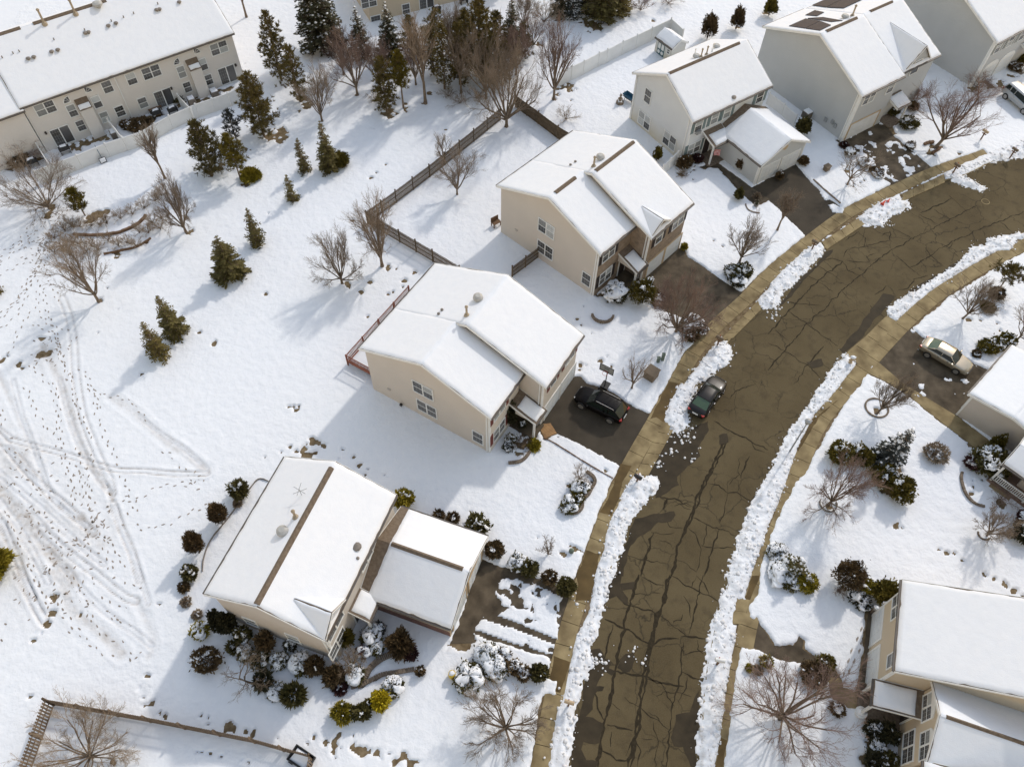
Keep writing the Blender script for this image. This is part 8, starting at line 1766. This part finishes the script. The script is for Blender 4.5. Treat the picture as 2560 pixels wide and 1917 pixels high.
arc('kerb_edging', None, 0, 0, 0, 'dark edging along the white house driveway', 'edging', .12, .16, 'stone', pts=[(2032, 452), (2060, 478), (2100, 512)])
# white ring stools etc at the tan house
r = item('round_planter', 2151, 1722, 'round brown pot standing empty at the tan house garage', 'planter'); g = G(); g.lathe([(.24, 0), (.36, .5), (.4, .52), (.38, .58), (.3, .56), (.26, .2)], n=20); g.mk('pot', M['stone'], r)
r = item('round_planter', 2146, 1784, 'white snow-filled round planter at the tan house porch', 'planter'); g = G(); g.lathe([(.3, 0), (.4, .4), (.42, .45), (.36, .46)], n=20); g.mk('pot', M['trim'], r); V, F = blobs(np.array([(0, 0, .42)]), [.38], .3); mesh('snow_cap', V, F, M['snow'], r, smooth=True)
r = item('lantern_post', 2178, 1530, 'short lantern post with a snow cap at the tan house corner', 'lantern post'); g = G(); g.box((-.1, -.1, 0), (.1, .1, .8)); g.mk('post', M['stone'], r); g = G(); g.lathe([(.14, .801), (.16, 1.05), (.05, 1.15)], n=8); g.mk('lamp', M['blind'], r); V, F = blobs(np.array([(0, 0, 1.16)]), [.2], .5); mesh('snow_cap', V, F, M['snow'], r, smooth=True)
r = item('storage_cart', 757, 1898, 'dark-framed garden cart filled with snow inside the lower left yard', 'cart', rz=-.5); g = G()
for a, b in (((-.8, -.55, .2), (-.72, .55, .5)), ((.72, -.55, .2), (.8, .55, .5)), ((-.72, -.55, .2), (.72, -.47, .5)), ((-.72, .47, .2), (.72, .55, .5)), ((-.72, -.47, .2), (.72, .47, .26))): g.box(a, b)
g.mk('bin', M['black'], r); put_snow('snow_fill', [((-.7, -.45, .3), (.7, -.45, .3), (.7, .45, .3), (-.7, .45, .3))], r, th=.12, res=.2); 
for sx in (-.5, .5):
    g = G(); g.tube([(sx, -.62, .18), (sx, -.56, .18)], .18, 14); g.mk('wheel', M['tyre'], r)
r = item('lawn_spotlight', 1004, 1019, 'tiny dark lamp stake on the snow beside the beige house wall', 'garden light'); g = G(); g.tube([(0, 0, 0), (0, 0, .3)], .03, 6); g.lathe([(.05, .3), (.16, .34), (.1, .5), (.02, .52)], n=8); g.mk('lamp', M['black'], r)
r = item('planter_box', 2064, 428, 'small brown wooden planter between the two upper driveways', 'planter', rz=.6); g = G(); g.box((-.3, -.25, 0), (.3, .25, .55)); g.box((-.36, -.31, .551), (.36, .31, .64)); g.mk('box', M['boxbrown'], r)
r = item('plant_pot', 1889, 517, 'small dark pot plant at the tip of the white house bed', 'plant pot'); g = G(); g.lathe([(.2, 0), (.28, .3), (.24, .3)], n=12); g.mk('pot', M['vent'], r); V, F = blobs(np.array([(0, 0, .34), (.08, .05, .6)]), [.22, .12], .9); mesh('plant', V, F, M['l_dark'], r)

# ------------------------------------------------------------------ camera, sun, sky
cam = bpy.data.cameras.new('Camera'); cam.sensor_fit = 'HORIZONTAL'; cam.sensor_width = 36; cam.lens = 36 * FPX / PW; cam.clip_end = 2000; cam.clip_start = .5
co = bpy.data.objects.new('Camera', cam); COL.objects.link(co); SC.camera = co
Mx = Matrix.Identity(4)
for i in range(3): Mx[i][0], Mx[i][1], Mx[i][2], Mx[i][3] = RGT[i], UPV[i], -FWD[i], EYE[i]
co.matrix_world = Mx
SUN_AZ, SUN_EL = rad(54.5), rad(40.0)
sd = Vector((math.cos(SUN_AZ) * math.cos(SUN_EL), math.sin(SUN_AZ) * math.cos(SUN_EL), math.sin(SUN_EL)))
sl = bpy.data.lights.new('Sun', 'SUN'); sl.energy = SUN_E; sl.angle = rad(SUN_ANG); sl.color = (1, .94, .86); so = bpy.data.objects.new('Sun', sl); COL.objects.link(so); so.location = sd * 150; so.rotation_euler = (-sd).to_track_quat('-Z', 'Y').to_euler()
wd = bpy.data.worlds.new('World'); SC.world = wd; wd.use_nodes = True; nt = wd.node_tree; bg = nt.nodes['Background']
sky = nt.nodes.new('ShaderNodeTexSky'); sky.sky_type = 'NISHITA'; sky.sun_disc = False; sky.sun_elevation = SUN_EL; sky.sun_rotation = math.pi / 2 - SUN_AZ; sky.air_density = 3.0; sky.dust_density = .6; sky.ozone_density = 1.2
mx = nt.nodes.new('ShaderNodeMix'); mx.data_type = 'RGBA'; mx.blend_type = 'MULTIPLY'; mx.inputs['Factor'].default_value = 1; mx.inputs['B'].default_value = (1.14, .97, 1.02, 1)   # tints the sky colour: more red, slightly less green
nt.links.new(sky.outputs[0], mx.inputs['A']); nt.links.new(mx.outputs['Result'], bg.inputs[0]); bg.inputs[1].default_value = SKY_S
SC.view_settings.view_transform = 'Standard'; SC.view_settings.look = 'None'; SC.view_settings.exposure = EXPO; SC.view_settings.gamma = 1
SC.cycles.max_bounces = 8; SC.cycles.diffuse_bounces = 4; SC.cycles.use_denoising = True
